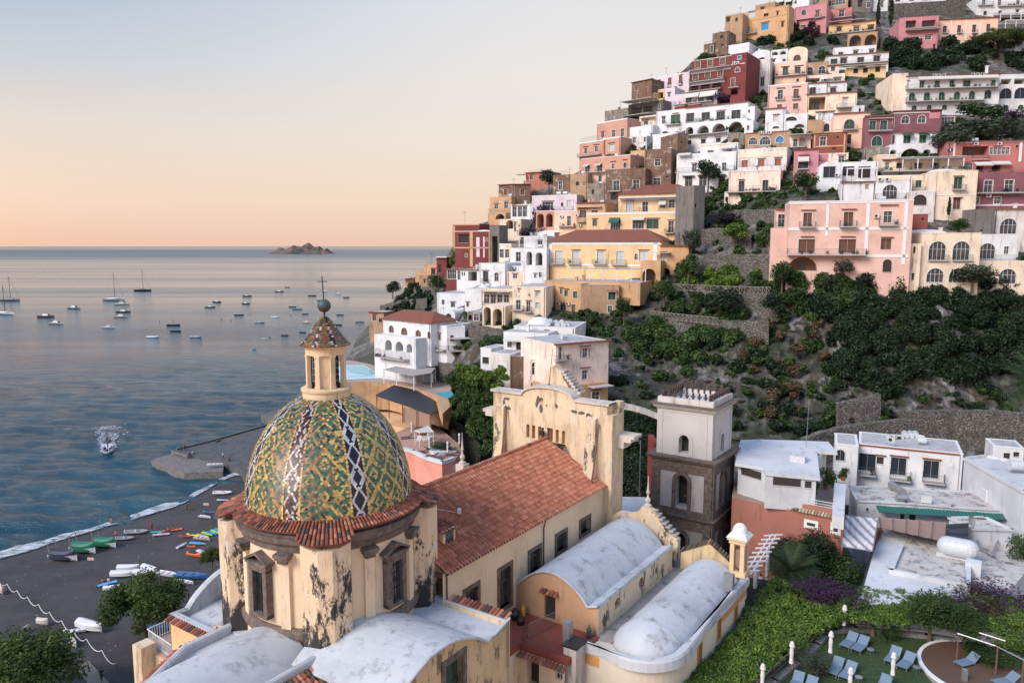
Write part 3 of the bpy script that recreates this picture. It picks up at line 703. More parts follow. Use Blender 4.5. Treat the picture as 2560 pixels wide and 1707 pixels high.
def facade():
 W=abw(27.0,-6.2,27.0,6.35);L_=12.55
 zs=40.75;out=[(0,30),(L_,30),(L_,zs)]+[(L_/2+2.9*math.cos(math.pi*i/12),zs+.95*math.sin(math.pi*i/12))for i in range(13)]+[(0,zs)]
 holes=[]
 for x in(1028,1080,1135,1189,1243,1297,1355):
  s,z=W.hit(RX('v',x),RY('v',440+(x-1028)*.18));holes.append((archl(s-.19,s+.19,z-1.32,z),.35))
 mb=MB();wall_mesh(mb,W,out,holes,1.1,0,2);fw=mb.build('facade_wall',[CREAMD,CREAM,plaster(s2l(196,148,84),.1)],church)
 mb=MB();pr=[(-.25,zs),(L_/2-2.9,zs)]+[(L_/2-2.9*math.cos(math.pi*i/12),zs+.95*math.sin(math.pi*i/12))for i in range(1,12)]+[(L_/2+2.9,zs),(L_+.25,zs)]
 for(a,b)in zip(pr,pr[1:]):
  vs=[W.pt(a[0],a[1]-.02,.18),W.pt(b[0],b[1]-.02,.18),W.pt(b[0],b[1]+.2,.18),W.pt(a[0],a[1]+.2,.18),W.pt(a[0],a[1]-.02,-1.3),W.pt(b[0],b[1]-.02,-1.3),W.pt(b[0],b[1]+.2,-1.3),W.pt(a[0],a[1]+.2,-1.3)]
  mb.add(vs,[(0,1,2,3),(3,2,6,7),(0,4,5,1),(7,6,5,4)])
 mb.build('coping',plaster((.56,.50,.44),.8),fw)
 MM=simple('grey_mortar',(.115,.10,.098),.9,var=.3)
 def blob(cx,cz,pts):
  mb=MB();mb.poly([W.pt(cx+x,cz+z,.012)for x,z in pts]);mb.build('mortar_patch',MM,fw)
 def patch(u,v,w,h,n=14,seed=0):
  s,z=W.hit(RX('v',u),RY('v',v));r_=random.Random(seed);k=29*3.672
  blob(s,z,[(w/k*math.cos(6.283*i/n)*(.7+.5*r_.random()),h/k*math.sin(6.283*i/n)*(.7+.5*r_.random()))for i in range(n)])
 for a_ in((835,207,46,16,1),(808,238,16,34,2),(845,295,40,24,3),(1122,215,26,40,4),(1108,262,18,34,5),(1148,300,22,44,6),(1150,215,24,24,7),(1288,275,24,24,8),(1200,270,11,13,9),(1452,325,38,16,10),(1520,340,38,20,11),(1585,368,40,30,12)):
  patch(a_[0],a_[1],a_[2],a_[3],seed=a_[4])
 for b in(-5.2,4.9):
  mb=MB();prof=[(-1.6,33.0),(-1.75,33.6),(-1.35,33.9),(-1.05,34.2),(-.8,35.0),(-.62,36.2),(-.5,37.6),(-.42,39.4),(0.05,39.6),(.05,33.0)]
  n=len(prof);vs=[A3(27+x,b-.5,z)for x,z in prof]+[A3(27+x,b+.5,z)for x,z in prof]
  mb.add(vs,[(i,(i+1)%n,n+(i+1)%n,n+i)[::-1]for i in range(n)]+[tuple(range(n)),tuple(range(2*n-1,n-1,-1))]);mb.build('scroll_buttress',STAIN,church)
  mb=MB();mb.tube(A3(26.85,b+.75,39.0),A3(25.6,b+.75,33.9),.06,n=6);mb.build('drainpipe',simple('rust',(.14,.07,.05)),church)
 mb=MB();W2=abw(28.2,-6.6,28.2,6.8)
 mb=MB();obox(mb,28.2,28.9,-6.6,6.9,17,40.3);obox(mb,28.4,29.3,6.2,6.9,17,40.9)
 pd=[(6.3,40.3),(5.2,42.6),(3.5,41.9)]
 W4=abw(28.3,-2.9,28.3,2.9);ol=[(.4,40),(5.4,40),(5.3,41.2),(4.6,41.5),(4.3,42.0),(3.9,42.5),(3.6,43.2),(2.9,43.7),(2.2,43.2),(1.9,42.5),(1.5,42.0),(1.2,41.5),(.5,41.2)]
 wall_mesh(mb,W4,ol,[],.7);mb.build('front_wall',plaster(s2l(208,186,156),.9,pale=.4),church)
 mb=MB()
 for i in range(8):
  t=i/8;mb.box(A3(28.6,1.0+2.0*t,43.1-2.1*t+.1),(.42,1.1,.22),-CW)
 mb.build('pediment_step',plaster((.50,.46,.42),1.0),church)
 mb=MB();obox(mb,27.9,29.6,6.7,8.6,37.75,38.0);obox(mb,27.9,29.5,6.7,8.3,37.4,37.75);obox(mb,27.9,29.4,6.7,7.6,36.8,37.4);mb.build('cornice_end',plaster((.55,.50,.43),.8),church);mb=MB()
 obox(mb,27.9,29.6,-8.2,-6.5,38.3,38.6);obox(mb,27.9,29.5,-7.9,-6.5,37.9,38.3);mb.build('cornice_end',plaster((.55,.50,.43),.8),church)
 mb=MB();obox(mb,26.9,28.9,6.15,6.95,17,39.9);mb.build('corner_pilaster',CREAMD,church)
 mb=MB();p=Vector(W.pt(6.1,41.7,-.5));q=p+Vector((.35,0,3.7));mb.tube(p,q,.035,.02,6);mb.tube(q-(q-p)*.18+Vector((-.25,0,0)),q-(q-p)*.18+Vector((.25,0,0)),.012,n=4)
 for dx,dy in((-.9,.2),(.9,-.1),(.1,.9)):mb.tube(p+Vector((0,0,.4)),p+Vector((dx,dy,-.9)),.02,n=4)
 mb.build('aerial',IRON,church)
 mb=MB();mb.box(A3(26.6,-.3,37.4),(.45,.3,.4),-CW);mb.build('floodlight',IRON,church)
facade()
def vault(mb,a0,a1,b0,b1,zs,zc,bl=None,n=18,ns=10):
 """barrel roof running along a; cross section from b0 to b1 springing zs, crown zc"""
 rows=[]
 for j in range(ns+1):
  a=a0+(a1-a0)*j/ns;row=[]
  for i in range(n+1):
   t=i/n;b=b0+(b1-b0)*t;z=zs+(zc-zs)*math.sin(math.pi*t)**.8
   z+=.05*noise.noise((a*.5,b*.5,3));row.append(A3(a,b,z))
  rows.append(row)
 mb.grid(rows)
def chapels():
 V1a,V1b,c0,c1=12.7,26.2,6.25,12.3
 par=church
 mb=MB();vault(mb,V1a-.1,V1b,c0,c1,29.35,31.15);rows=[[A3(a,c1,29.35),A3(a,13.1,29.55),A3(a,13.25,29.72),A3(a,13.25,29.4)]for a in(V1a-.1,V1b)];mb.grid(rows);v1=mb.build('aisle_vault',LIME,par,smooth=True)
 W=abw(V1a,c0,V1a,13.2);ol=[(0,26.5),(6.95,26.5),(6.95,29.6),(6.1,29.4)]+[(6.05*(1-i/16),29.35+1.8*math.sin(math.pi*i/16)**.8-.06)for i in range(1,17)]
 sd,_=W.hit(RX('t',1400),RY('t',850));se,_=W.hit(RX('t',1500),RY('t',850))
 mb=MB();wall_mesh(mb,W,ol,[(rect(sd,se,27.42,29.5),.35)]);mb.build('aisle_end_wall',[plaster(s2l(188,150,118),.45),STY['d'][0]],par)
 mb=MB();mb.add([W.pt(sd,27.42,-.3),W.pt(se,27.42,-.3),W.pt(se,29.5,-.3),W.pt(sd,29.5,-.3)],[(0,1,2,3)]);mb.build('door',simple('dark_door',(.03,.035,.04),.5),par)
 mb=MB();coping(mb,W.pt(sd-.3,29.65,.2),W.pt(se+.3,29.65,.2),.5,4);mb.build('door_hood',TILE,par)
 mb=MB();pts=[W.pt(6.1*(1-i/20),29.36+1.8*math.sin(math.pi*i/20)**.8,.1)for i in range(21)];mb.path([W.pt(6.95,29.62,.1)]+pts,.085,6);mb.build('vault_lip',LIME,par)
 W2=abw(V1a,13.2,V1b,13.2);holes=[]
 for x,y in((2070,830),(2290,640)):
  s,z=W2.hit(RX('t',x),RY('t',y));holes.append((archl(s-.45,s+.45,z-.38,z+.38,fl=.8),.5))
 mb=MB();wall_mesh(mb,W2,rect(0,V1b-V1a,26.5,29.55),holes);mb.build('clerestory_wall',[STAIN,STY['d'][0]],par)
 mb=MB();obox(mb,12.4,27,13.2,14.4,26.0,27.35);mb.build('gutter_floor',plaster((.34,.31,.29),1.0),par)
 d0,d1=14.05,19.05
 mb=MB();vault(mb,14.2,26.6,d0,d1,27.35,28.95);rows=[]
 for j in range(9):
  th=math.pi/2*j/8;row=[]
  for i in range(19):
   t=i/18;b=d0+(d1-d0)*t;hh=math.sin(math.pi*t)**.65;row.append(A3(14.2-2.9*math.sin(th)*hh**.7,b,27.35+1.6*hh*math.cos(th)))
  rows.append(row)
 mb.grid([r[::-1]for r in rows]);v2=mb.build('aisle_vault',LIME,par,smooth=True)
 arc=[(27,19.3),(13.6,19.3)]+[(13.3-2.9*math.sin(t),16.4+2.9*math.cos(t))for t in[math.pi/2*k/9 for k in range(1,10)]]+[(10.5,12.6)]
 mb=MB();full=arc+[(12.7,12.6),(27,12.6)];mb.prism([tuple(A3(a,b))[:2]for a,b in full],16,27.25);base=mb.build('aisle_wall',plaster(s2l(206,196,178),.3,big=2),par)
 def strip(name,mat,prof):
  mb=MB();rows=[]
  for i,(a,b)in enumerate(arc):
   pa=arc[max(0,i-1)];pb=arc[min(len(arc)-1,i+1)];t=Vector((pb[0]-pa[0],pb[1]-pa[1])).normalized();nx,ny=-t.y,t.x
   if i==0:nx,ny=0,1
   if i==len(arc)-1:nx,ny=-1,0
   rows.append([A3(a+nx*o,b+ny*o,z)for o,z in prof])
  mb.grid(rows);return mb.build(name,mat,base)
 def outn():pass
 strip('parapet',LIME,[(.0,27.2),(.25,27.25),(.32,27.5),(.30,27.95),(.15,28.05),(-.25,28.05),(-.35,27.9),(-.4,27.3)])
 strip('painted_band',OCHRE,[(.03,26.45),(.06,26.47),(.06,27.2),(.03,27.21)])
 W3=abw(12,19.3,27,19.3)
 for x,y in((880,870),(725,1050),(548,1260)):
  s,z=W3.hit(RX('n',x),RY('n',y));mb=MB();ring(mb,W3,archl(s-.33,s+.33,z-.95,z+.75),.16,.05,.02);w=mb.build('window',OCHRE,par)
  mb=MB();lp=archl(s-.33,s+.33,z-.95,z+.75);mb.add([W3.pt(x_,z_,.02)for x_,z_ in lp],[tuple(range(len(lp)))]);mb.build('pane',simple('ochre_pane',(.22,.12,.06),.6),w)
 q=A3(11.3,18.4);q2=A3(10.9,17.5);Wc=Wall(A3(10.85,17.0),(A3(11.9,18.75)-A3(10.85,17.0)));
 mb=MB();lp=archl(.55,1.45,22.6,24.6);ring(mb,Wc,lp,.2,.12,.3);w=mb.build('window',OCHRE,par);mb=MB();mb.add([Wc.pt(x_,z_,.06)for x_,z_ in lp],[tuple(range(len(lp)))]);mb.build('pane',GLASS,w)
 W5=abw(26.9,13.6,26.9,19.3);mb=MB();wall_mesh(mb,W5,[(0,26),(5.7,26),(5.7,28.0),(2.6,30.2),(0.1,28.8)],[],.5);mb.build('gable',plaster(s2l(205,180,140),1.0,pale=.3),par)
 mb=MB();coping(mb,W5.pt(0,28.95,-.25),W5.pt(2.6,30.3,-.25),.6,3,.9);coping(mb,W5.pt(2.6,30.3,-.25),W5.pt(5.7,28.15,-.25),.6,4,.9);mb.build('gable_coping',TILE,par)
 W6=abw(26.9,6.9,26.9,13.4);ol=[(0,28),(6.5,28),(6.5,29.9),(5.5,30.3),(4.9,31.0),(4.3,31.9),(3.7,32.2),(3.0,32.1),(2.6,31.5),(2.0,31.3),(0.8,31.2),(0,30.6)]
 mb=MB();wall_mesh(mb,W6,ol,[],.55);mb.build('scrolled_gable',STAIN,par)
 mb=MB()
 for i in range(7):mb.box(W6.pt(4.2+i*.33,31.9-i*.28,-.3),(.4,.75,.16),-CW)
 mb.build('gable_step',plaster((.40,.37,.35),1.0),par)
 mb=MB();c=Vector(W6.pt(3.5,0,-.28));mb.lathe([(.34,32.15),(.34,32.35),(.2,32.4),(.16,32.5),(.27,32.75),(.2,32.95),(.1,33.05),(.09,33.3),(.17,33.45),(.12,33.6),(.05,34.3),(.03,34.9),(0,34.95)],c,14);mb.build('finial',plaster((.5,.47,.43),.7),par)
 q=A3(25.5,-9.0);mb=MB();mb.lathe([(.34,33.2),(.34,33.45),(.2,33.5),(.16,33.6),(.27,33.95),(.2,34.15),(.1,34.25),(.09,34.6),(.17,34.75),(.12,34.9),(.05,35.9),(.03,36.4),(0,36.45)],q,14);mb.box(q+Vector((0,0,32.4)),(1,1,1.7),-CW);mb.build('finial',plaster((.52,.46,.40),.7),par)
 c=AB(RX('n',905),RY('n',500),28.6);q=A3(*c);mb=MB()
 mb.box((q.x,q.y,28.2),(1.5,1.5,.4),-CW);mb.box((q.x,q.y,30.9),(1.35,1.35,.3),-CW);mb.box((q.x,q.y,31.15),(1.6,1.6,.2),-CW)
 for sx in(-1,1):
  for sy in(-1,1):o_=Vector((sx*.42,sy*.42,0));o_.rotate(Matrix.Rotation(-CW,3,'Z'));mb.box((q.x+o_.x,q.y+o_.y,29.6),(.34,.34,2.4),-CW)
 tt=mb.build('bell_turret',plaster(s2l(216,188,152),.2),par)
 mb=MB();mb.box((q.x,q.y,31.42),(1.75,1.75,.34),-CW,tap=.72);mb.lathe([(.62,31.55),(.6,31.75),(.5,32.05),(.3,32.28),(0,32.38)],q,16);mb.build('turret_cap',WHITE,tt)
 mb=MB();o_=Vector((0,0,0));mb.box((q.x,q.y,29.3),(.7,.7,1.8),-CW);mb.build('shadow_core',simple('turret_shadow',(.25,.17,.12)),tt)  # solid block whose brown stands in for the shade inside the turret
 mb=MB();c=AB(RX('n',815),RY('n',640),28.6);q=A3(*c);mb.box((q.x,q.y,28.6),(.75,.5,1.4),-CW,tap=1);mb.build('flue_box',METAL,par)
chapels()
def arms():
 WT=plaster(s2l(200,174,134),.8,key='transept_render',pale=.25,mould=.7)
 def tv(b0,b1,nb,a0,a1,zs,zc,flat,ztop):
  mb=MB();rows=[]
  for j in range(nb+1):
   b=b0+(b1-b0)*j/nb;row=[]
   for i in range(21):
    t=i/20;a=a0+(a1-a0)*t;row.append(A3(a,b,zs+(zc-zs)*math.sin(math.pi*t)**.85+.05*noise.noise((a*.6,b*.6,7))))
   row+=[A3(a1+.2,b,zs-.02),A3(flat-.35,b,zs+.05),A3(flat-.3,b,ztop),A3(flat,b,ztop)]
   rows.append(row)
  mb.grid(rows);return mb.build('transept_vault',LIME,church,smooth=False)
 tv(3.5,11.3,8,-6.4,2.0,31.2,32.75,4.45,31.6)
 W=abw(-6.6,11.2,4.45,11.2);arch=[(8.6-8.4*i/20,31.15+1.55*math.sin(math.pi*i/20)**.85)for i in range(21)]
 ol=[(0,17),(11.05,17),(11.05,31.6)]+[(10.6,31.45),(9.0,31.2)]+arch
 s0,_=W.hit(RX('t',450),RY('t',1400));s1,_=W.hit(RX('t',680),RY('t',1400));_,zt=W.hit(RX('t',570),RY('t',1300))
 mb=MB();wall_mesh(mb,W,ol,[(rect(s0+.35,s1-.35,zt-3.4,zt-.35),.5)]);mb.build('transept_end_wall',[WT,STY['d'][0]],church)
 mb=MB();lp=rect(s0+.35,s1-.35,zt-3.4,zt-.35);ring(mb,W,lp,.35,.08,.4);w=mb.build('window',BROWNST,church);mb=MB();mb.add([W.pt(x,z,-.35)for x,z in lp],[(0,1,2,3)]);mb.build('pane',glassm('green_glass',(.012,.03,.02)),w)
 mb=MB();pts=[W.pt(x,z+.05,.03)for x,z in arch];mb.path([W.pt(11.05,31.65,.0),W.pt(9.2,31.25,.03)]+pts,.10,6);mb.build('vault_lip',LIME,church)
 W2=abw(4.5,11.2,4.5,6.0);mb=MB();wall_mesh(mb,W2,rect(0,5.2,26,31.5),[],.45);mb.build('transept_side_wall',CREAMD,church)
 mb=MB();coping(mb,A3(4.55,6.4,31.75),A3(4.55,11.2,31.75),.55,6,.15);mb.build('tile_coping',TILE,church)
 mb=MB();rows=[]
 for j in range(9):
  b=-3.5-6.7*j/8;rows.append([A3(-5.3+9.8*i/16,b,29.4+.35*math.sin(math.pi*i/16)+.08*noise.noise((i*.4,j*.5,2)))for i in range(17)])
 mb.grid([r[::-1]for r in rows]);mb.build('transept_vault',LIME,church,smooth=True)
 W3=abw(-5.5,-10.2,-5.5,-3.8);mb=MB();wall_mesh(mb,W3,rect(0,6.4,17,29.75));mb.build('transept_side_wall',plaster(s2l(222,186,142),.15,big=2),church)
 mb=MB();coping(mb,A3(-5.62,-10.2,29.8),A3(-5.62,-4.6,29.8),.6,8,.1);mb.build('tile_coping',TILE,church)
 mb=MB();obox(mb,-5.45,-5.05,-10.2,-4.4,29.2,30.0);mb.build('parapet',LIME,church)
 W4=abw(4.6,-10.25,-5.5,-10.25);ol=[(0,17),(10.1,17),(10.1,29.95)]+[(10.1-1.2-7.6*i/16,29.9+1.9*math.sin(math.pi*i/16)**.8)for i in range(17)]+[(0,29.95)]
 mb=MB();wall_mesh(mb,W4,ol,[],.0);k=MB();
 prof=[(10.1,29.95)]+[(8.9-7.6*i/16,29.9+1.9*math.sin(math.pi*i/16)**.8)for i in range(17)]+[(0,29.95)]
 rows=[[W4.pt(x,29.3,-.42),W4.pt(x,z,-.42),W4.pt(x,z+.1,-.2),W4.pt(x,z,.12),W4.pt(x,z-.3,.12)]for x,z in prof];mb.grid([r[::-1]for r in rows]);mb.build('transept_end_parapet',LIME,church)
 out=[(-5.0,5.3),(-5.0,-3.6),(-8.5,-3.6),(-12.0,-1.7),(-17,0.2),(-19,5.0)]
 mb=MB();mb.prism([tuple(A3(a,b))[:2]for a,b in out],17,30.5);mb.build('choir_wall',CREAM,church)
 mb=MB();mb.prism([tuple(A3(a,b))[:2]for a,b in out],30.52,30.62);mb.build('choir_roof',LIME,church)
 edge=out[1:5];mb=MB();mc=MB()
 for i,(p,q)in enumerate(zip(edge,edge[1:])):
  p3,q3=A3(*p,31.0),A3(*q,31.0);mb.tube(p3,q3,.22,n=8);d=(q3-p3);nn=Vector((d.y,-d.x,0)).normalized();
  c=(p3+q3)/2;mb.box((c.x,c.y,30.8),(d.length,.3,.6),math.atan2(d.y,d.x));cen=A3(-10,2,0);
  sgn=1 if(c-cen).dot(nn)>0 else-1;off=nn*sgn*.38
  if sgn>0:coping(mc,p3+off-Vector((0,0,.15)),q3+off-Vector((0,0,.15)),.6,20+i,.12)
  else:coping(mc,q3+off-Vector((0,0,.15)),p3+off-Vector((0,0,.15)),.6,20+i,.12)
 mb.build('parapet',LIME,church);mc.build('tile_coping',TILE,church)
 mb=MB();rows=[]
 for j in range(12):
  a=-5.0-13*j/11;rows.append([A3(a,-2.5+6.4*i/20,30.55+1.75*math.sin(math.pi*i/20)**.9+.05*noise.noise((a*.5,i*.3,1)))for i in range(21)])
 mb.grid([r[::-1]for r in rows]);mb.build('choir_vault',LIME,church,smooth=True)
 mb=MB();obox(mb,-9,-5.6,4.4,4.8,30,31.55);mb.tube(A3(-9,4.6,31.6),A3(-5.7,4.6,31.6),.2);obox(mb,-5.9,-5.5,3.5,7.0,30,31.4);mb.build('roof_ridge',LIME,church)
 mb=MB();roll_roof(mb,A3(-9,4.85,31.4),A3(-6,4.85,31.4),A3(-9,6.6,30.5),A3(-6,6.6,30.5),.3,.4,.08,31,.2);mb.build('small_tiled_roof',TILE,church)
 mb=MB();obox(mb,-5.5,5.2,-5.3,5.5,20,30.6);mb.build('crossing_base',STAIN,church)
 mb=MB();obox(mb,-5.4,5.1,-5.2,5.4,30.62,30.72);mb.build('crossing_roof',LIME,church)
 RED=plaster(s2l(136,70,58),.35,key='red_terrace');mb=MB();mb.prism([tuple(A3(a,b))[:2]for a,b in((4.55,6.2),(4.55,9.1),(8.8,9.1),(8.8,13.0),(12.65,13.4),(12.65,6.2))],26.9,27.4);tf=mb.build('roof_terrace',RED,church)
 W5=abw(8.75,9.1,8.75,12.75)
 def q(x,y):return W5.hit(RX('t',x),RY('t',y))
 d0,d1=q(1238,1450)[0],q(1350,1450)[0];dz=q(1290,1310)[1];w0,w1=q(1502,1500)[0],q(1568,1500)[0];wz0,wz1=q(1535,1535)[1],q(1535,1455)[1]
 mb=MB();wall_mesh(mb,W5,rect(0,3.65,17,26.9),[(archl(d0,d1,dz-2.3,dz),.6),(rect(w0,w1,wz0,wz1),.25)]);mb.build('annex_wall',[CREAM,STY['d'][0]],church)
 add_window(church,W5,w0,w1,wz0,wz1,'k',rec=.22,fw=.06)
 mb=MB();coping(mb,A3(8.55,9.1,26.75),A3(8.55,13.0,26.75),.55,41,.15);mb.build('tile_coping',TILE,church)
 W6=abw(8.75,9.1,4.5,9.1);mb=MB();wall_mesh(mb,Wall(A3(4.5,9.1),A3(8.75,9.1)-A3(4.5,9.1)),rect(0,4.25,17,26.9));mb.build('annex_wall',CREAMD,church)
 mb=MB();obox(mb,9.2,10.6,12.4,13.4,17,28.0);st=mb.build('chimney_stack',plaster((.55,.50,.47),.8),church)
 mb=MB();obox(mb,9.1,10.7,12.3,13.5,28.0,28.12);mb.build('cap',IRON,st);mb=MB();obox(mb,9.9,10.5,11.9,12.4,27.4,29.3);mb.build('flue_box',METAL,st)
arms()
def rail(name,pts,h,mat,par,gap=.13,r=.012,posts=True,mid=False):
 mb=MB()
 for a,b in zip(pts,pts[1:]):
  a,b=Vector(a),Vector(b);n=max(1,int((b-a).length/gap));up=Vector((0,0,h));mb.tube(a+up,b+up,r*1.7,n=4);mb.tube(a+Vector((0,0,.1)),b+Vector((0,0,.1)),r*1.3,n=4)
  if mid:mb.tube(a+up*.55,b+up*.55,r*1.3,n=4)
  for i in range(n+1):
   p=a.lerp(b,i/n);mb.tube(p,p+up,r,n=4,cap=False)
 return mb.build(name,mat,par)
rr_=thing('iron_railing','dark iron railing round the red roof terrace of the church','railing',A3(9,10,27.4))
rail('balustrade',[A3(8.9,9.2,27.42),A3(8.9,12.2,27.42)],1.0,simple('rusty_iron',(.13,.06,.045)),rr_)
rail('balustrade',[A3(8.9,9.2,27.42),A3(9.9,9.15,27.42)],1.1,IRON,rr_,mid=True);rail('balustrade',[A3(9.6,9.3,27.42),A3(12.2,9.9,27.42)],1.05,METAL,rr_)
def lathe_thing(name,label,cat,p,prof,mat,n=14,group=None):
 mb=MB();mb.lathe(prof,(0,0,0),n);o=mb.build(name,mat,None,True,world=False);o.location=p;return tag(o,label,cat,group)
lathe_thing('gas_bottle','dark gas bottle standing in the corner of the red terrace','bottle',A3(12.1,12.8,27.4),[(0,0),(.17,0),(.18,.1),(.18,.6),(.12,.75),(.05,.8),(.06,.95),(0,.95)],simple('dark_green_paint',(.04,.06,.055),.5))
lathe_thing('gas_bottle','yellow gas bottle by the nave wall on the red terrace','bottle',A3(12.1,7.2,27.4),[(0,0),(.17,0),(.18,.1),(.18,.6),(.12,.75),(.05,.8),(.06,.95),(0,.95)],simple('orange_paint',(.5,.25,.04),.5))
for i,(a,b,s)in enumerate(((11.4,6.9,1.0),(11.0,7.7,.85))):
 lathe_thing('rubbish_bag',['black rubbish bag leaning by the nave wall on the red terrace','smaller black rubbish bag out on the red terrace floor'][i],'bag',A3(a,b,27.4),[(0,0),(.3*s,0),(.38*s,.25*s),(.33*s,.5*s),(.12*s,.7*s),(.14*s,.8*s),(0,.82*s)],simple('black_plastic',(.012,.013,.018),.3))
def belltower():
 P0=P(1783,1035,76.0);ca,cb=AB(1783,1035,P0.z);zf=lambda v:P(1783,v,P0.y).z
 t=thing('bell_tower','square bell tower with white top storey and dark stone storeys below','bell tower',A3(ca+3,cb-3,17))
 s1,s2=6.1,6.55;GREYW=plaster((.50,.48,.475),.35,key='pale_grey_render',big=2)
 zp,zc,zb1,zb2,z3,z4=zf(1006),zf(1022),zf(1036),zf(1152),zf(1166),zf(1298)
 def stage(name,s,z0,z1,mat,mback,arches,dz=0,surround=None,off=0):
  e=(s-s1)/2
  a0,a1,b1,b0=ca-e,ca-e+s,cb+e,cb+e-s
  faces=[abw(a0,b0,a0,b1),abw(a0,b1,a1,b1),abw(a1,b1,a1,b0),abw(a1,b0,a0,b0)];mb=MB();objs=[]
  for Wf in faces:
   hs=[(archl(s/2-w/2+dz,s/2+w/2+dz,zz0,zz1),1.0)for w,zz0,zz1 in arches];wall_mesh(mb,Wf,rect(0,s,z0,z1),hs)
  o=mb.build(name,[mat,mback],t)
  return faces,o
 dk=STY['d'][0]
 f1,_=stage('belfry_wall',s1,zb2,zc,GREYW,dk,[(1.12,zb2+.35,zb2+2.3)])
 for Wf in f1:
  mb=MB();ring(mb,Wf,archl(s1/2-.56,s1/2+.56,zb2+.1,zb2+2.3),.42,.05,.0,bottom=False)
  x0,x1,y1=.65,s1-.65,zc-.75
  for bx in(((x0-.1),x0,zb2+.1,y1),(x1,x1+.1,zb2+.1,y1),(x0,x1,y1-.1,y1)):mb.box(Wf.pt((bx[0]+bx[1])/2,(bx[2]+bx[3])/2,.02),(bx[1]-bx[0],.06,bx[3]-bx[2]),math.atan2(Wf.d.y,Wf.d.x))
  mb.build('arch_surround',GREYW,t)
 f2,_=stage('middle_wall',s2,z4,z3,plaster((.44,.42,.41),.7),dk,[(1.35,z4+.9,z4+4.3)])
 f3,_=stage('lower_wall',s2,15,z4-.5,plaster((.36,.33,.31),.9),dk,[(1.3,z4-4.3,z4-2.0)])
 for k,(fs,z0,z1,ar)in enumerate(((f2,z4,z3,(z4+.9,z4+4.3)),(f3,15,z4-.5,(z4-6,z4-2.0)))):
  for Wf in fs:
   mb=MB();rz=math.atan2(Wf.d.y,Wf.d.x)
   mb.box(Wf.pt(.40,(z0+z1)/2,.07),(.84,.2,z1-z0),rz);mb.box(Wf.pt(s2-.40,(z0+z1)/2,.07),(.84,.2,z1-z0),rz);mb.box(Wf.pt(s2/2,z1-.5,.075),(s2-1.64,.2,1.0),rz)
   if k==0:mb.box(Wf.pt(s2/2,z0+.3,.075),(s2-1.64,.2,.6),rz)
   ring(mb,Wf,archl(s2/2-.68,s2/2+.68,ar[0]-.4,ar[1]),.36,.17,0,bottom=False);mb.build('stone_pilasters',BROWNST,t)
 def cor(z0,z1,o0,o1,mat,name='cornice'):
  mb=MB();n=4
  for i in range(n):
   q0=i/n;o_=o0+(o1-o0)*(q0**.8 if i else .0);zz0=z0+(z1-z0)*i/n;zz1=z0+(z1-z0)*(i+1)/n;obox(mb,ca-o_,ca+s1+o_,cb-s1-o_,cb+o_,zz0,zz1)
  mb.build(name,mat,t)
 cor(zb1,zc,.1,.62,plaster((.50,.46,.41),.7));cor(zc,zc+.06,.72,.72,BROWNST,'cornice_slab');cor(z3-.1,zb2,.35,.95,BROWNST);cor(z4-.55,z4,.3,.85,BROWNST)
 mb=MB()
 for a0,a1,b0,b1 in((ca,ca+.4,cb-s1,cb),(ca+s1-.4,ca+s1,cb-s1,cb),(ca+.4,ca+s1-.4,cb-.4,cb),(ca+.4,ca+s1-.4,cb-s1,cb-s1+.4)):obox(mb,a0,a1,b0,b1,zc+.06,zp)
 mb.build('parapet',plaster((.55,.52,.48),.8),t)
 mb=MB();obox(mb,ca+.4,ca+s1-.4,cb-s1+.4,cb-.4,zc,zc+.12);mb.build('roof_deck',LIME,t)
 fin=simple('rusty_finial',(.075,.045,.038),.9,var=.3);n=9
 for e in range(4):
  for i in range(n):
   x=.35+(s1-.7)*i/(n-1);a,b=((ca+.5,cb-x),(ca+x,cb-.5),(ca+s1-.5,cb-x),(ca+x,cb-s1+.5))[e];p=A3(a,b,zp);mb=MB()
   mb.lathe([(.10,-.3),(.07,-.1),(.13,.1),(.15,.25),(.08,.38),(.13,.5),(.1,.62),(0,.7)],p,7);mb.box((p.x,p.y,p.z+.26),(.42,.12,.16),-CW+(math.pi/2 if e%2 else 0));mb.build('finial',fin,t)
 q=A3(ca+1.2,cb-3.05,z4+2.6);mb=MB();mb.lathe([(.5,-.9),(.42,-.7),(.3,-.2),(.22,.1),(0,.15)],q,16);mb.tube(q+Vector((-.8,0,.3)),q+Vector((.8,0,.3)),.07);mb.build('bell',simple('bronze',(.10,.09,.06),.4,.6),t)
belltower()
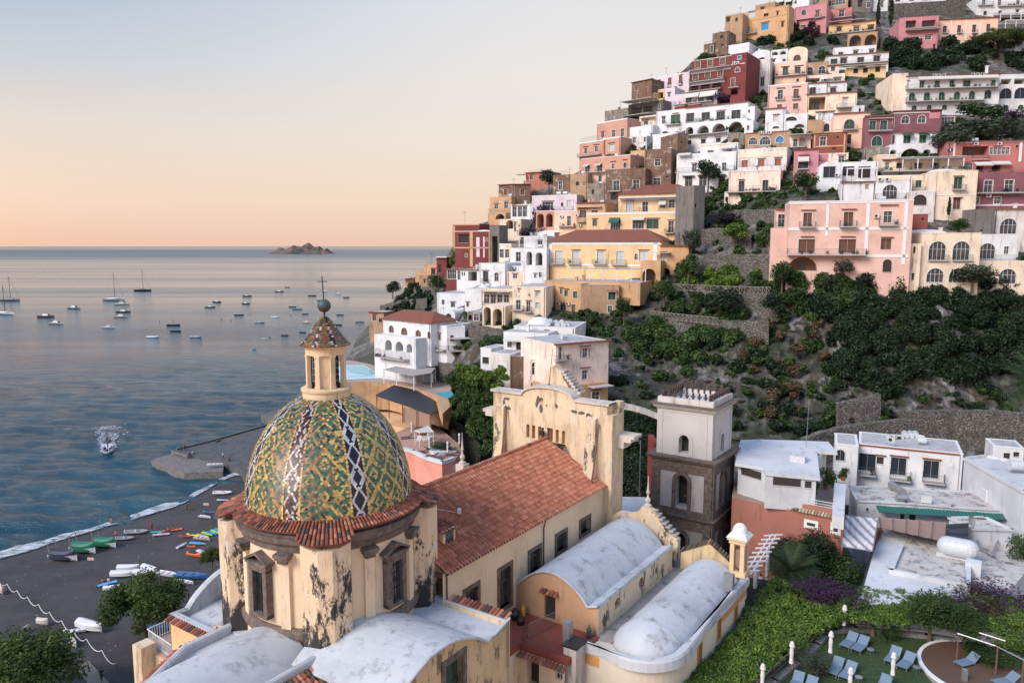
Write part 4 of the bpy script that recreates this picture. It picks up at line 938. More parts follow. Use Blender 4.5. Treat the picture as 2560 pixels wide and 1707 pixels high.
def leafcloud(C_,Rr,n,size,pal,seed,flat=.0,asp=1.7):
 """C_ blob centres (k,3), Rr radii (k,3); n leaves in all; returns verts, colours"""
 rng=np.random.RandomState(seed);C_=np.atleast_2d(np.array(C_,float));Rr=np.atleast_2d(np.array(Rr,float))
 if Rr.shape[1]==1:Rr=np.repeat(Rr,3,1)
 w=(Rr[:,0]*Rr[:,2]);idx=rng.choice(len(C_),n,p=w/w.sum());d=rng.randn(n,3);d/=np.linalg.norm(d,axis=1)[:,None]
 rad=1.2-.78*rng.rand(n)**1.3;p=C_[idx]+d*Rr[idx]*rad[:,None]
 nn=d*.8+rng.randn(n,3)*.7;nn[:,2]+=.35+flat;nn/=np.linalg.norm(nn,axis=1)[:,None]
 t=np.cross(nn,rng.randn(n,3));t/=np.linalg.norm(t,axis=1)[:,None];b=np.cross(nn,t);s=size*(.6+.8*rng.rand(n))[:,None]
 V=np.stack([p-t*s*.5*asp,p-b*s*.4,p+t*s*.5*asp,p+b*s*.4],1).reshape(-1,3)
 pal=np.array(pal);blobc=rng.rand(len(C_));k=np.clip(blobc[idx]*.6+.4*rng.rand(n),0,.999)*(len(pal)-1);i0=k.astype(int);f=(k-i0)[:,None];col=pal[i0]*(1-f)+pal[np.minimum(i0+1,len(pal)-1)]*f
 col*=(.7+.6*rng.rand(n))[:,None];return V,col
PAL=dict(dark=[(.010,.024,.012),(.020,.044,.018),(.036,.066,.024)],mid=[(.024,.052,.014),(.046,.090,.022),(.080,.135,.034)],lime=[(.045,.095,.014),(.11,.19,.028),(.21,.30,.05)],olive=[(.045,.060,.038),(.075,.09,.060),(.11,.12,.085)],purple=[(.035,.014,.040),(.060,.018,.070),(.085,.028,.09),(.03,.05,.02),(.05,.08,.02)],pine=[(.035,.060,.014),(.075,.115,.024),(.14,.18,.040)],wine=[(.035,.016,.02),(.08,.03,.035),(.03,.04,.02)],dry=[(.10,.075,.04),(.16,.115,.06),(.07,.07,.03)])
CTRL=[(2700,-150,330),(2300,-120,315),(1990,-90,310),(2560,0,285),(2200,0,285),(1950,0,288),(2560,100,248),(2200,110,245),(1900,100,255),(1820,60,268),(2560,200,215),(2250,210,212),(2000,200,222),(1800,200,235),(1700,150,255),(1600,220,255),(2560,300,182),(2300,300,182),(2000,300,190),(1800,300,205),(1600,300,225),(1500,290,238),(2560,400,158),(2300,400,158),(2000,410,168),(1800,400,182),(1600,400,205),(1450,370,225),(2560,480,144),(2300,500,142),(2000,500,150),(1800,500,166),(1600,480,186),(1400,480,208),(1240,480,232),(2560,600,134),(2300,640,130),(2050,680,130),(1850,600,148),(1650,600,164),(1450,600,176),(1250,580,200),(1110,580,228),(1850,700,136),(1700,780,136),(1500,740,150),(1350,700,164),(1200,700,178),(1100,720,196),(1010,730,236),(960,740,300),(900,800,340),(872,838,390),(2560,720,126),(2560,860,118),(2300,860,116),(2050,860,118),(1850,900,118),(1700,900,120),(1550,900,124),(1400,850,128),(1200,850,140),(1050,850,164),(960,860,176),(880,870,200),(2560,1000,112),(2300,1040,108),(2000,1040,108),(1850,1050,107),(1700,1100,104),(1550,1100,102),(1400,1050,116),(1200,1000,134),(1050,1000,156),(900,960,184),(840,920,200),(2700,1120,100),(2300,1160,100),(1900,1160,98),(1600,1200,94),(1300,1150,122),(1100,1150,140),(900,1100,165)]
def _tps(pts,vals):
 A=np.array(pts,float)/1000;n=len(A);D=np.linalg.norm(A[:,None]-A[None],axis=2);K=np.where(D>0,D**2*np.log(D+1e-12),0)+np.eye(n)*2e-3
 Pm=np.c_[np.ones(n),A];M=np.zeros((n+3,n+3));M[:n,:n]=K;M[:n,n:]=Pm;M[n:,:n]=Pm.T
 w=np.linalg.solve(M,np.r_[vals,0,0,0])
 def f(u,v):
  q=np.array([u,v])/1000;d=np.linalg.norm(A-q,axis=1);return float((w[:n]*np.where(d>0,d**2*np.log(d+1e-12),0)).sum()+w[n]+w[n+1]*q[0]+w[n+2]*q[1])
 return f
_ld=_tps([(u,v)for u,v,y in CTRL],[math.log(y)for u,v,y in CTRL])
def depth(u,v):return math.exp(_ld(u,v))
def T(u,v):return P(u,v,depth(u,v)+2.5)
SKY=[(-160,2160),(-60,2030),(0,1985),(35,1890),(60,1855),(100,1805),(140,1735),(185,1690),(215,1635),(270,1570),(300,1540),(345,1530),(395,1495),(425,1445),(455,1385),(490,1305),(545,1245),(565,1165),(600,1135),(640,1105),(680,1065),(700,1040),(740,985),(785,940),(815,910),(850,880),(880,868),(910,850),(935,836),(1000,830),(1250,830)]
def skyu(v):return float(np.interp(v,[a for a,b in SKY],[b for a,b in SKY]))+10
def rock_mat():
 m,t,b=mat_new('hill_rock');v=mapn(t);vz=mapn(t,(1,1,.35));n1=nz(t,.06,5,.65,v);n2=nz(t,.5,8,.75,vz);n3=nz(t,2.6,6,.75,vz);n4=nz(t,.22,6,.7,v)
 c=rmp(t,n2.outputs[0],[(.36,(.028,.026,.025)),(.46,(.10,.095,.09)),(.54,(.23,.225,.22)),(.66,(.47,.46,.47))])
 c=mixc(t,rmp(t,n4.outputs[0],[(.50,0.0),(.62,.8)]),c,(.11,.08,.05));c=mixc(t,rmp(t,n1.outputs[0],[(.44,.0),(.56,.8)]),c,(.040,.050,.024))
 c=mixc(t,rmp(t,n3.outputs[0],[(.5,0.0),(.7,.6)]),c,(.028,.028,.024),'MIX');t.links.new(c,b.inputs['Base Color']);b.inputs['Roughness'].default_value=.95;bump(t,b,n2.outputs[0],1.0,1.2);return m
def build_hill():
 vs=list(np.arange(-160,700,14))+list(np.arange(700,1100,7))+list(np.arange(1100,1230,20));nu=200;rows=[];ur=2760
 for v in vs:
  u0=skyu(v);row=[];p=T(u0,v);row+=[(p.x+60,p.y+160,p.z-60),(p.x+8,p.y+30,p.z-6)]
  for i in range(nu+1):
   u=u0+(ur-u0)*(i/nu);p=T(u,v);k=p.y/120;am=min(1,i/4)
   q=Vector((p.x*.05,p.z*.05,p.y*.05));d=1.6*noise.noise(q)+(2.4*noise.noise(q*3.3)+2.0*abs(noise.noise(q*8))+1.1*noise.noise(q*19))*(1 if 700<v<1100 and u>1450 else .35)
   r=ray(u,v).normalized();p2=p+r*d*am;row.append(tuple(p2))
  rows.append(row)
 mb=MB();mb.grid(rows);o=mb.build('hillside',rock_mat(),smooth=False);tag(o,None,None,kind='structure')
build_hill()
def rubble():
 m,t,b=mat_new('rubble_stone');v=mapn(t,(1,1,1.5));vo=t.nodes.new('ShaderNodeTexVoronoi');vo.inputs['Scale'].default_value=3.6;t.links.new(v,vo.inputs['Vector']);n=nz(t,.5,5,.7,v)
 c=rmp(t,vo.outputs['Color'],[(.2,(.10,.09,.08)),(.6,(.17,.155,.14)),(.9,(.26,.245,.23))]);c=mixc(t,rmp(t,vo.outputs['Distance'],[(.42,0.0),(.62,.85)]),c,(.05,.045,.04));c=mixc(t,rmp(t,n.outputs[0],[(.5,0.0),(.66,.7)]),c,(.04,.05,.025));t.links.new(c,b.inputs['Base Color']);b.inputs['Roughness'].default_value=.95;bump(t,b,vo.outputs['Distance'],.8,.1);return m
RUB=rubble()
def rwall(reg,pts,hpx,label,name='retaining_wall',dz=-.3,thick=1.2):
 q=[]
 for x,y in pts:
  u,v=RX(reg,x),RY(reg,y);p=P(u,v+hpx/REG[reg][2],depth(u,v+hpx/REG[reg][2])+dz);top=P(u,v,p.y);q.append((p,top))
 mb=MB();rng=random.Random(len(label))
 for(p,a),(r,b)in zip(q,q[1:]):
  n=max(1,int((b-a).length/1.5));
  for i in range(n):
   c0,c1=a.lerp(b,i/n),a.lerp(b,(i+1)/n);d0,d1=p.lerp(r,i/n),p.lerp(r,(i+1)/n);o=Vector((0,thick,0));j=rng.uniform(-.08,.1)
   z0,z1=c0+Vector((0,0,j)),c1+Vector((0,0,j));e0,e1=d0-Vector((0,.3,2.5)),d1-Vector((0,.3,2.5));mb.add([e0,e1,z1,z0,z0+o,z1+o,e1+o,e0+o],[(0,1,2,3),(3,2,5,4),(0,3,4,7),(1,6,5,2)])
 return tag(mb.build(name,RUB),label,'wall')
for a in(('b',[(1500,868),(1800,872),(2225,862)],110,'long pale rubble wall under the upper garden terrace'),('b',[(1905,455),(2270,452)],60,'rubble wall below the two open white arches'),('b',[(1880,1232),(2060,1225),(2300,1245)],100,'high rubble wall beside the garden fence'),('b',[(1130,1440),(1420,1450),(1760,1470),(2210,1480)],70,'curving rubble wall under the rustic path fence'),('b',[(1600,640),(1720,620),(2050,640)],70,'small stone wall under the ladder terrace'),('k',[(1290,-40),(1700,-50),(2600,-20)],190,'wide stone retaining wall at the foot of the wooded cliff'),('k',[(330,210),(620,120),(1000,60),(1290,40)],110,'sloping stone wall climbing behind the white flat roofs'),('g',[(430,60),(900,30),(1500,0)],170,'grey retaining wall along the top road'),('g',[(1150,820),(1700,810),(2400,780)],40,'garden wall below the peach villa'),('g',[(240,540),(500,560)],120,'rough wall left of the pink verandah house'),('j',[(655,575),(860,605),(1100,650),(1260,690)],190,'curved rubble wall below the white villa garden'),('j',[(1130,270),(1300,285),(1505,320)],70,'grey wall under the arcade terrace'),('v',[(290,330),(380,440),(470,500),(590,640)],300,'stone bank wall left of the church facade'),('x',[(150,800),(420,740)],60,'little stair wall on the cliff'),('a',[(640,1170),(800,1160),(860,1240)],60,'stone wall under the small tan house'),('a',[(330,1340),(500,1290),(760,1270)],80,'grey stone sheds above the red roofed villa','stone_shed')):
 rwall(*a)
mb=MB();rng=random.Random(1);gm=simple('paving',(.13,.125,.12),.9,var=.25,scale=.8)
mb.poly([(-24,30,16.5),(70,14,17),(110,110,17.5),(-5,125,16.5),(-30,95,9),(-33,60,10)][::1]);o=mb.build('ground',gm);tag(o,None,None,kind='structure')
C=dict(white=(.60,.61,.63),offwhite=(.58,.56,.54),cream=s2l(226,204,176),peach=s2l(232,186,160),pink=s2l(216,172,156),rose=s2l(192,120,130),hot=s2l(182,104,100),maroon=s2l(130,74,84),red=s2l(118,44,42),salmon=s2l(194,138,116),yellow=s2l(224,184,128),ochre=s2l(198,152,100),tan=s2l(172,136,100),brown=s2l(118,88,66),grey=s2l(112,107,104),lilac=s2l(206,188,200),stone=s2l(132,120,106),rust=s2l(138,66,48),terra=s2l(178,104,82),pale=s2l(232,206,190))
for _k in C:
 _c=C[_k];_g=sum(_c)/3;C[_k]=tuple((x*.80+_g*.20)*1.06 for x in _c)if _k not in('white','offwhite')else tuple(x*1.12 for x in _c)
STN=dict(white=.6,offwhite=1.0,cream=.85,peach=.5,pink=.5,yellow=.55,ochre=.65,salmon=.5,rose=.5,hot=.45,maroon=.5,brown=1.0,grey=1.0,stone=1.0,tan=.8,lilac=.3,pale=.8,red=.2,rust=.1)
def alpha(u):return float(np.interp(u,[900,1150,1400,1560,1700,1850,2050,2250,2560],[20,24,40,46,34,26,17,9,6]))
HLIST=[]
def fl(z):
 try:return float(z)
 except ValueError:return z
ROOFM=plaster((.42,.42,.43),.9,key='flat_roof');ROOFT=simple('red_roof_tiles',(.22,.065,.040),.85,var=.4,scale=3,bmp=.5)
RAILM=simple('railing_paint',(.10,.10,.11),.5);SLABM=simple('balcony_slab',(.42,.40,.38),.8,var=.15)
AWN=simple('awning_cloth',(.55,.54,.50),.8,var=.05);AC=simple('unit_casing',(.55,.56,.57),.5,var=.04)
def house(reg,box,col,label,feats='',roof='flat',al=None,Y=None,dep=None,side=1,name='house',base=3.0,cap=True,cat='house'):
 x0,x1,y0,y1=box;u0,u1,v0,v1=RX(reg,x0),RX(reg,x1),RY(reg,y0),RY(reg,y1);uc=(u0+u1)/2;a=R(alpha(uc)if al is None else al)
 Yc=depth(uc,v1)if Y is None else Y
 W=Wall(P(uc,v1,Yc),(math.cos(a),-math.sin(a)));sl,_=W.hit(u0,v1);sr,_=W.hit(u1,v1);W.O+=W.d*sl;L_=sr-sl
 zt=W.hit(uc,v0)[1];zb=W.hit(uc,v1)[1];zg=zb-(base+3 if v1<430 and base>1 else base);D=dep or max(5,min(14,depth(uc,v0)-Yc+5))
 um=skyu((v0+v1)/2)
 if u1-um<120:D=min(D,6)
 h=thing(name,label,cat,W.pt(L_/2,zg,-D/2));HLIST.append(h)
 holes=[];todo=[];post=[]
 def hx(x,y=None):return W.hit(RX(reg,x),RY(reg,y if y is not None else(y0+y1)/2))
 for f in feats.split():
  p=f.split(':');k=p[0]
  if k in 'WA':
   xs=[float(q)for q in p[2].split(',')];ya,yb,w=float(p[3]),float(p[4]),float(p[5]);xm=sum(xs)/len(xs);zt_=hx(xm,ya)[1];zb_=hx(xm,yb)[1]
   for x in xs:
    sa,sb=hx(x-w/2,(ya+yb)/2)[0],hx(x+w/2,(ya+yb)/2)[0];sa,sb=max(.12,sa),min(L_-.12,sb);z1_=min(zt-.15,zt_);z0_=max(zg+.1,zb_)
    if sb-sa<.2 or z1_-z0_<.2:continue
    if any(not(sb+.02<o[0]or sa-.02>o[1]or z1_+.02<o[2]or z0_-.02>o[3])for o in todo):continue
    todo.append((sa,sb,z0_,z1_,p[1],k=='A'));deep=2.2 if p[1]=='o' else .22
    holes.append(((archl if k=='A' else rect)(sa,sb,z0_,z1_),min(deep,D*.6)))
  else:post.append(p)
 wm=plaster(C[col],STN.get(col,.4),key=col+'_render',pale=.5 if col in('brown','stone')else 0)
 mb=MB()
 if roof=='arch':n=12;ol=[(0,zg),(L_,zg)]+[(L_/2+L_/2*math.cos(math.pi*i/n),zt-min(L_*.25,2.2)*(1-math.sin(math.pi*i/n)))for i in range(n+1)]
 else:ol=rect(0,L_,zg,zt)
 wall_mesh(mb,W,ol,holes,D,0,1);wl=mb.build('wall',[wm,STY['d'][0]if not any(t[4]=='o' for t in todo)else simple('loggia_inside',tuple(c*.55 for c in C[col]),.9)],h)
 for sa,sb,z0_,z1_,st,ar in todo:
  if st=='o':
   mb=MB();c=(sa+sb)/2;mb.box(W.pt(c,z0_+(z1_-z0_)*.36,-min(2.2,D*.6)+.04),(min(1.2,(sb-sa)*.5),.06,(z1_-z0_)*.72),math.atan2(W.d.y,W.d.x));mb.build('door',GLASS,h)
  else:add_window(h,W,sa,sb,z0_,z1_,st,ar,.2,min(.12,(sb-sa)*.14))
 rz=math.atan2(W.d.y,W.d.x)
 if roof!='arch' and roof!='none':
  mb=MB()
  if roof=='tile':
   mb.box(W.pt(L_/2,zt+.06,.12),(L_+.5,.6,.16),rz);mb.build('tiled_eave',ROOFT,h)
  if roof=='red':
   ov=.45;hh=min(2.4,D*.25);A_=[W.pt(-ov,zt,ov),W.pt(L_+ov,zt,ov),W.pt(L_+ov,zt,-D-ov),W.pt(-ov,zt,-D-ov),W.pt(D*.35,zt+hh,-D/2),W.pt(L_-D*.35,zt+hh,-D/2)]
   A_+=[(p[0],p[1],p[2]-.12)for p in A_[:4]]
   mb.add(A_,[(0,1,5,4),(1,2,5),(2,3,4,5),(3,0,4),(6,7,1,0),(7,8,2,1),(8,9,3,2),(9,6,0,3)]);mb.build('roof',TILE2,h)
  else:
   mb=MB();pw=.28
   mb.box(W.pt(L_/2,zt+.0,.03-pw/2),(L_+.1,pw,.14),rz);mb.box(W.pt(L_/2,zt+.0,-D+pw/2),(L_+.1,pw,.14),rz)
   for x in(pw/2,L_-pw/2):mb.box(W.pt(x,zt+.001,-D/2),(pw+.04,D,.13),rz)
   cm=WHITE if col in('white','offwhite','pink','salmon','red','lilac','peach','yellow')else wm
   if cap:mb.build('parapet_cap',cm,h)
   mb=MB();mb.add([W.pt(.1,zt+.03,-.1),W.pt(L_-.1,zt+.03,-.1),W.pt(L_-.1,zt+.03,-D+.1),W.pt(.1,zt+.03,-D+.1)],[(0,1,2,3)]);mb.build('roof',ROOFM,h)
 rg=random.Random(sum(map(ord,label)));up=W.hit(uc,v0)[1]
 if L_>4 and cat=='house' and name=='house':
  if rg.random()<.75 and roof!='none':
   a_=Vector(W.pt(L_*rg.uniform(.15,.85),zt,-D*rg.uniform(.2,.7)));hh=rg.uniform(1.6,3.4);mb=MB();mb.tube(a_,a_+Vector((0,0,hh)),.035,n=4)
   for q_ in range(3):mb.tube(a_+Vector((-.5,0,hh-.2*q_)),a_+Vector((.5,.1,hh-.2*q_)),.018,n=3)
   mb.build('aerial',IRON,h)
  if rg.random()<.4 and roof!='none':mb=MB();x=L_*rg.uniform(.1,.9);y_=-D*rg.uniform(.25,.6);mb.box(W.pt(x,zt+.5,y_),(.5,.5,1.0),rz);mb.box(W.pt(x,zt+1.05,y_),(.68,.68,.1),rz);mb.build('chimney',wm,h)
  if rg.random()<.3 and roof not in('none','red','arch'):mb=MB();x=L_*rg.uniform(.2,.8);mb.tube(W.pt(x-.5,zt+.55,-D*.4),W.pt(x+.5,zt+.55,-D*.4),.36,n=12);mb.build('water_tank',simple('tank_paint',(.50,.53,.56),.4),h)
  if rg.random()<.7:
   x=rg.choice((.25,L_-.3));mb=MB();mb.tube(W.pt(x,zt-.1,.06),W.pt(x,zg+1,.06),.05,n=5);mb.build('downpipe',rg.choice((IRON,SLABM,wm)),h)
  for sa,sb,z0_,z1_,st,ar in todo:
   if st!='o' and not ar and 'T:' not in feats and rg.random()<.55:mb=MB();mb.box(W.pt((sa+sb)/2,z1_+.28,.14),(sb-sa+.45,.32,.08),rz);mb.build('window_hood',ROOFT,h)
 for p in post:
  k=p[0];q=[fl(z)for z in p[1:]]
  if k=='B':
   sa,z=hx(q[0],q[2]);sb,_=hx(q[1],q[2]);_,z2=hx((q[0]+q[1])/2,q[2]-q[3]);_,z=hx((q[0]+q[1])/2,q[2]);dp=q[4]if len(q)>4 else .9
   sa=max(-.3,sa);sb=min(L_+.3,sb)
   mb=MB();mb.box(W.pt((sa+sb)/2,z-.07,dp/2),(sb-sa,dp,.16),rz);mb.box(W.pt((sa+sb)/2,z-.2,dp*.3),(sb-sa-.2,dp*.6,.14),rz);bo=mb.build('balcony',SLABM,h)
   pts=[W.pt(sa+.05,z,.0),W.pt(sa+.05,z,dp-.06),W.pt(sb-.05,z,dp-.06),W.pt(sb-.05,z,0)];rail('balcony_railing',pts,max(.7,z2-z),RAILM,bo,.18,.014)
   if rg.random()<.6:
    nc=max(1,int((sb-sa)/1.6));V_,c_=leafcloud([W.pt(sa+(sb-sa)*rg.random(),z+.35,dp-.25)for _ in range(nc)],[(.28,.28,.32)]*nc,70*nc,.12,PAL[rg.choice(('mid','dark','lime','purple'))],int(abs(sa)*10)+1);fastmesh('balcony_plants',V_,4,LEAF,c_,h)['kind']='stuff'
  elif k=='C':
   sa,_=hx(q[0],q[2]);sb,_=hx(q[1],q[2]);_,za=hx((q[0]+q[1])/2,q[2]);_,zb_=hx((q[0]+q[1])/2,q[2]+q[3]);sa=max(0.002,sa);sb=min(L_-.002,sb)
   mb=MB();mb.box(W.pt((sa+sb)/2,(za+zb_)/2,.035),(sb-sa,.07,abs(za-zb_)),rz);mb.build('band',(WHITE if len(q)<5 else plaster(C[q[4]],.2)),h)
  elif k=='T':
   sa,z=hx(q[0],q[2]);sb,_=hx(q[1],q[2]);mb=MB();mb.box(W.pt((sa+sb)/2,z,.16),(sb-sa,.34,.10),rz);mb.build('window_hood',ROOFT,h)
  elif k=='N':
   sa,z=hx(q[0],q[2]);sb,_=hx(q[1],q[2]);_,z2=hx((q[0]+q[1])/2,q[3]);mb=MB();a4=[W.pt(sa,z,.05),W.pt(sb,z,.05),W.pt(sb,z2,1.1),W.pt(sa,z2,1.1)];mb.add(a4+[(x,y,zz-.04)for x,y,zz in a4],[(0,1,2,3),(7,6,5,4),(3,2,6,7)]);mb.add([a4[3],a4[2],(a4[2][0],a4[2][1],a4[2][2]-.22),(a4[3][0],a4[3][1],a4[3][2]-.22)],[(3,2,1,0)]);mb.build('awning',AWN if len(q)<5 else simple('green_awning',(.02,.10,.07)),h)
  elif k=='D':
   sa,_=hx(q[0],y0);sb,_=hx(q[1],y0);_,z=hx((q[0]+q[1])/2,q[2]);r=(sb-sa)/2;hh=max(.3,z-zt);rd=min(r,D/2-.2);c=Vector(W.pt((sa+sb)/2,0,-D/2));t=MB();t.lathe([(math.cos(i*math.pi/16),math.sin(i*math.pi/16))for i in range(9)],n=24)
   mb=MB();pp=[(c+W.d*(x*r)+W.n*(y*rd))+Vector((0,0,zt+zz*hh))for x,y,zz in t.v];mb.add(pp,t.f);mb.build('roof_dome',WHITE if len(q)<4 else wm,h,smooth=True)
  elif k=='R':
   sa,z=hx(q[0],q[2]);sb,_=hx(q[1],q[2]);_,z=hx((q[0]+q[1])/2,q[2]);_,z2=hx((q[0]+q[1])/2,q[2]-q[3]);sa=max(0,sa);sb=min(L_,sb);rail('roof_railing',[W.pt(sa,z,-.1),W.pt(sb,z,-.1)],max(.5,z2-z),RAILM,h,.22,.014)
  elif k=='U':
   for x in str(p[1]).split(','):
    s,z=hx(float(x),float(p[2]));mb=MB();c=W.pt(s,z,.25);mb.box(c,(.8,.32,.6),rz);o=mb.build('air_conditioner',AC,h);mb=MB();a_=Vector(W.pt(s-.1,z,.41));b_=Vector(W.pt(s-.1,z,.425));mb.tube(a_,b_,.22,n=12);mb.build('fan_grille',IRON,o)
  elif k=='P':
   sa,z=hx(q[0],q[2]);sb,_=hx(q[1],q[2]);_,zb_=hx((q[0]+q[1])/2,q[3]);dp=q[4]if len(q)>4 else 3;mb=MB();n=max(2,int((sb-sa)/2.6))
   for i in range(n+1):x=sa+(sb-sa)*i/n;mb.box(W.pt(x,(z+zb_)/2,dp),(.16,.16,z-zb_),rz)
   mb.box(W.pt((sa+sb)/2,z,dp),(sb-sa,.14,.18),rz)
   for i in range(int((sb-sa)/.6)+1):x=sa+i*.6;mb.box(W.pt(x,z+.12,dp/2),(.08,dp+.5,.09),rz)
   mb.build('pergola',WHITE,h)
  elif k=='S':
   sa,z=hx(q[0],q[2]);sb,_=hx(q[1],q[2]);mb=MB();mb.box(W.pt((sa+sb)/2,z,q[3]/2),(sb-sa,q[3],.14),rz);mb.build('canopy',SLABM if len(q)<5 else IRON,h)
  elif k=='K':
   s,_=hx(q[0],y0);_,z=hx(q[0],q[1]);mb=MB();mb.box(W.pt(s,(z+zt)/2,-1),(.5,.5,z-zt),rz);mb.box(W.pt(s,z,-1),(.7,.7,.12),rz);mb.build('chimney',WHITE,h)
  elif k=='Z':
   for x in str(p[1]).split(','):
    s,_=hx(float(x),y0);mb=MB();mb.tube(W.pt(s-.6,zt+.6,-1.8),W.pt(s+.6,zt+.6,-1.8),.42,n=14);mb.build('water_tank',simple('tank_paint',(.50,.53,.56),.4),h)
 return h,W
TILE2=None
def tile2():
 m,t,b=mat_new('tiled_roof');n=nz(t,.8,5,.7,mapn(t));n2=nz(t,9,4,.7,mapn(t));w=t.nodes.new('ShaderNodeTexWave');w.bands_direction='X';w.inputs['Scale'].default_value=1.1;w.inputs['Distortion'].default_value=.6;tc=t.nodes.new('ShaderNodeTexCoord');t.links.new(tc.outputs['Object'],w.inputs[0])
 c=rmp(t,n2.outputs[0],[(.3,(.13,.045,.03)),(.55,(.26,.085,.05)),(.75,(.36,.15,.09))]);c=mixc(t,rmp(t,n.outputs[0],[(.5,0.0),(.7,.5)]),c,(.12,.06,.045));c=mixc(t,rmp(t,w.outputs[1],[(.1,.35),(.5,0.0)]),c,(.06,.025,.02));t.links.new(c,b.inputs['Base Color']);b.inputs['Roughness'].default_value=.9;bump(t,b,n2.outputs[0],.8,.08);return m
TILE2=tile2()
H=house
H('g',(1650,2600,-60,235),'white','white hotel block with long railed balconies at the top right of the hill','W:k:1760,1990,2262:-10:80:50 W:d:1780,2000,2250:160:220:50 B:1670:1890:85:50 B:1960:2600:90:50 B:1900:2600:225:30',roof='none')
H('g',(-180,110,-60,140),'grey','grey house behind the cypresses at the very top','W:k:70:30:110:60 W:d:-60:20:110:60',roof='flat')
H('g',(120,350,-60,130),'white','small white house between the two cypresses at the very top','W:k:265:20:110:40')
H('g',(440,1200,-60,20),'white','long white building over the stone retaining wall at the top edge','W:d:500,700,900:-30:15:70')
H('f',(970,1420,-60,150),'white','pale blue white house with awnings on the skyline','W:k:1010,1130:10:110:95 A:n:1228:10:60:30 N:950:1060:0:40 N:1075:1180:-5:35',al=34)
H('f',(1430,1700,-60,90),'tan','tan house with one pale window above the pink house','W:g:1555:-20:45:50',al=28)
H('f',(1700,1995,-60,85),'tan','house with a long glazed verandah near the top','W:k:1735,1785,1835,1885,1935:5:78:44',al=28)
H('f',(635,925,60,160),'tan','small tan upper storey on the skyline','W:d:740:118:150:55',al=40)
H('f',(435,1110,140,575),'ochre','weathered tan house with bright blue blind high on the skyline','W:w:583:182:262:80 W:d:795:200:245:70 W:u:778:342:445:112 W:u:513:388:470:80 B:445:660:500:60 W:d:962:180:230:30 W:d:1035:330:400:35 C:440:1100:268:10:tan',al=36)
H('f',(185,440,225,590),'tan','stained tan house with arched doorway on the skyline','W:d:238:268:325:55 W:d:360:265:318:36 A:d:303:500:590:48 R:190:430:225:20',al=36)
H('f',(0,235,480,780),'brown','old brown rubble house stepping down the skyline','A:d:145:515:575:50 W:d:150:650:700:30',al=38)
H('e',(935,1085,650,785),'brown','low brown house with dark door on the skyline','W:g:1055:680:775:40 R:940:1080:650:40',al=40)
H('f',(1200,1672,85,425),'rose','rose pink house with green arched window near the top','A:g:1348:148:228:66 W:b:1548:165:262:60 A:g:1190:165:220:20 B:1500:1605:268:45 W:d:1250:355:415:50 W:b:1340:370:415:80 S:1240:1660:305:.8',al=30)
H('f',(1672,2052,135,285),'hot','hot pink house with terrace beneath the glazed verandah','W:k:1902:155:245:80 W:d:1700:165:250:60 B:1665:2050:265:55',al=26)
H('f',(1712,2400,340,480),'yellow','yellow house with yellow and turquoise cloths hung from its terrace','W:d:1865:405:465:75 W:k:2120:395:465:90 W:d:2330:380:465:90 B:1712:2400:478:50 S:1712:2240:345:1.6',roof='tile',al=22)
H('f',(1985,2420,490,690),'tan','tan arcade of three deep arches under the yellow house','A:o:2105:520:680:170 A:o:2330:510:680:170 R:1985:2400:490:5',al=22)
H('g',(500,1075,255,660),'rose','pink two storey house with twin verandahs among the trees','W:o:690:305:415:150 W:o:950:300:410:200 W:k:760,940:535:590:95 B:620:1060:415:55 S:600:1110:465:1.5 A:d:1030:645:745:36',al=14)
H('g',(1080,1945,280,650),'peach','peach villa with four tall dark windows and white arched panels','W:n:1187,1397,1617,1823:372:482:52 B:1150:1235:490:50:.6 B:1360:1440:490:50:.6 B:1580:1660:490:50:.6 B:1795:1870:480:50:.6 W:k:1390:590:645:55 W:w:1603:590:645:55 C:1085:1940:485:12 C:1285:1297:290:360 C:1503:1515:290:360 C:1718:1730:290:360',roof='tile',al=9)
H('g',(1945,2600,250,520),'grey','terraced restaurant with white pergola posts below the top hotel','W:o:2080,2270,2450:255:330:150 P:1960:2560:225:330:2 P:1960:2560:370:500:5',al=6,roof='none')
H('e',(190,720,1105,1320),'lilac','lilac house with three brown shutters beside the red apartments','W:b:278,437,597:1145:1245:50 B:410:460:1280:60:.5 B:570:625:1245:50:.5 B:165:300:1315:40 K:200:1130 K:368:1090',al=44)
H('e',(1210,1600,660,790),'white','white roof terrace block with a round dish on the red apartments','D:1290:1420:650 R:1200:1500:780:45',al=36)
H('e',(742,1370,860,1330),'red','dark red apartments with three tiers of white framed doors','W:b:850,1030,1212:885:975:74 W:b:817,993,1178:1065:1150:74 A:o:790,960,1125:1212:1305:135 B:742:1340:1010:50:1.3 B:720:1250:1190:50:1.3 B:700:1200:1330:40:1.2 C:742:1370:1015:40 C:700:1250:1195:45',al=36,roof='flat')
H('e',(1322,1545,785,1400),'red','dark red stair tower with one small blue window','W:u:1460:825:872:48 A:k:1432:992:1058:68 W:b:1352:1155:1285:82 A:o:1345:1310:1400:190 B:1230:1460:1290:55 U:1385,1440:925 C:1325:1545:940:10:offwhite',al=36,Y=212)
H('e',(1540,1895,885,1310),'offwhite','tall white house with two dark arched windows beside the red tower','A:n:1597,1728:985:1042:66 W:g:1573,1798:1160:1278:54 W:d:1683:1210:1285:44 T:1545:1610:1140 T:1770:1830:1140 C:1540:1895:1045:10',al=28)
H('e',(1640,1925,735,890),'white','white house with a rounded vault gable behind the tall white house','A:d:1788:845:885:110',roof='arch',al=26)
H('f',(865,1105,735,915),'white','white loggia with two round arches between two vaulted gables','A:o:925,1042:755:808:92 W:d:900:880:912:50 W:d:1058:870:900:45',al=24)
H('f',(1105,1398,690,925),'cream','cream house with rounded gable and big arched brown window','A:b:1250:808:908:106',roof='arch',al=22)
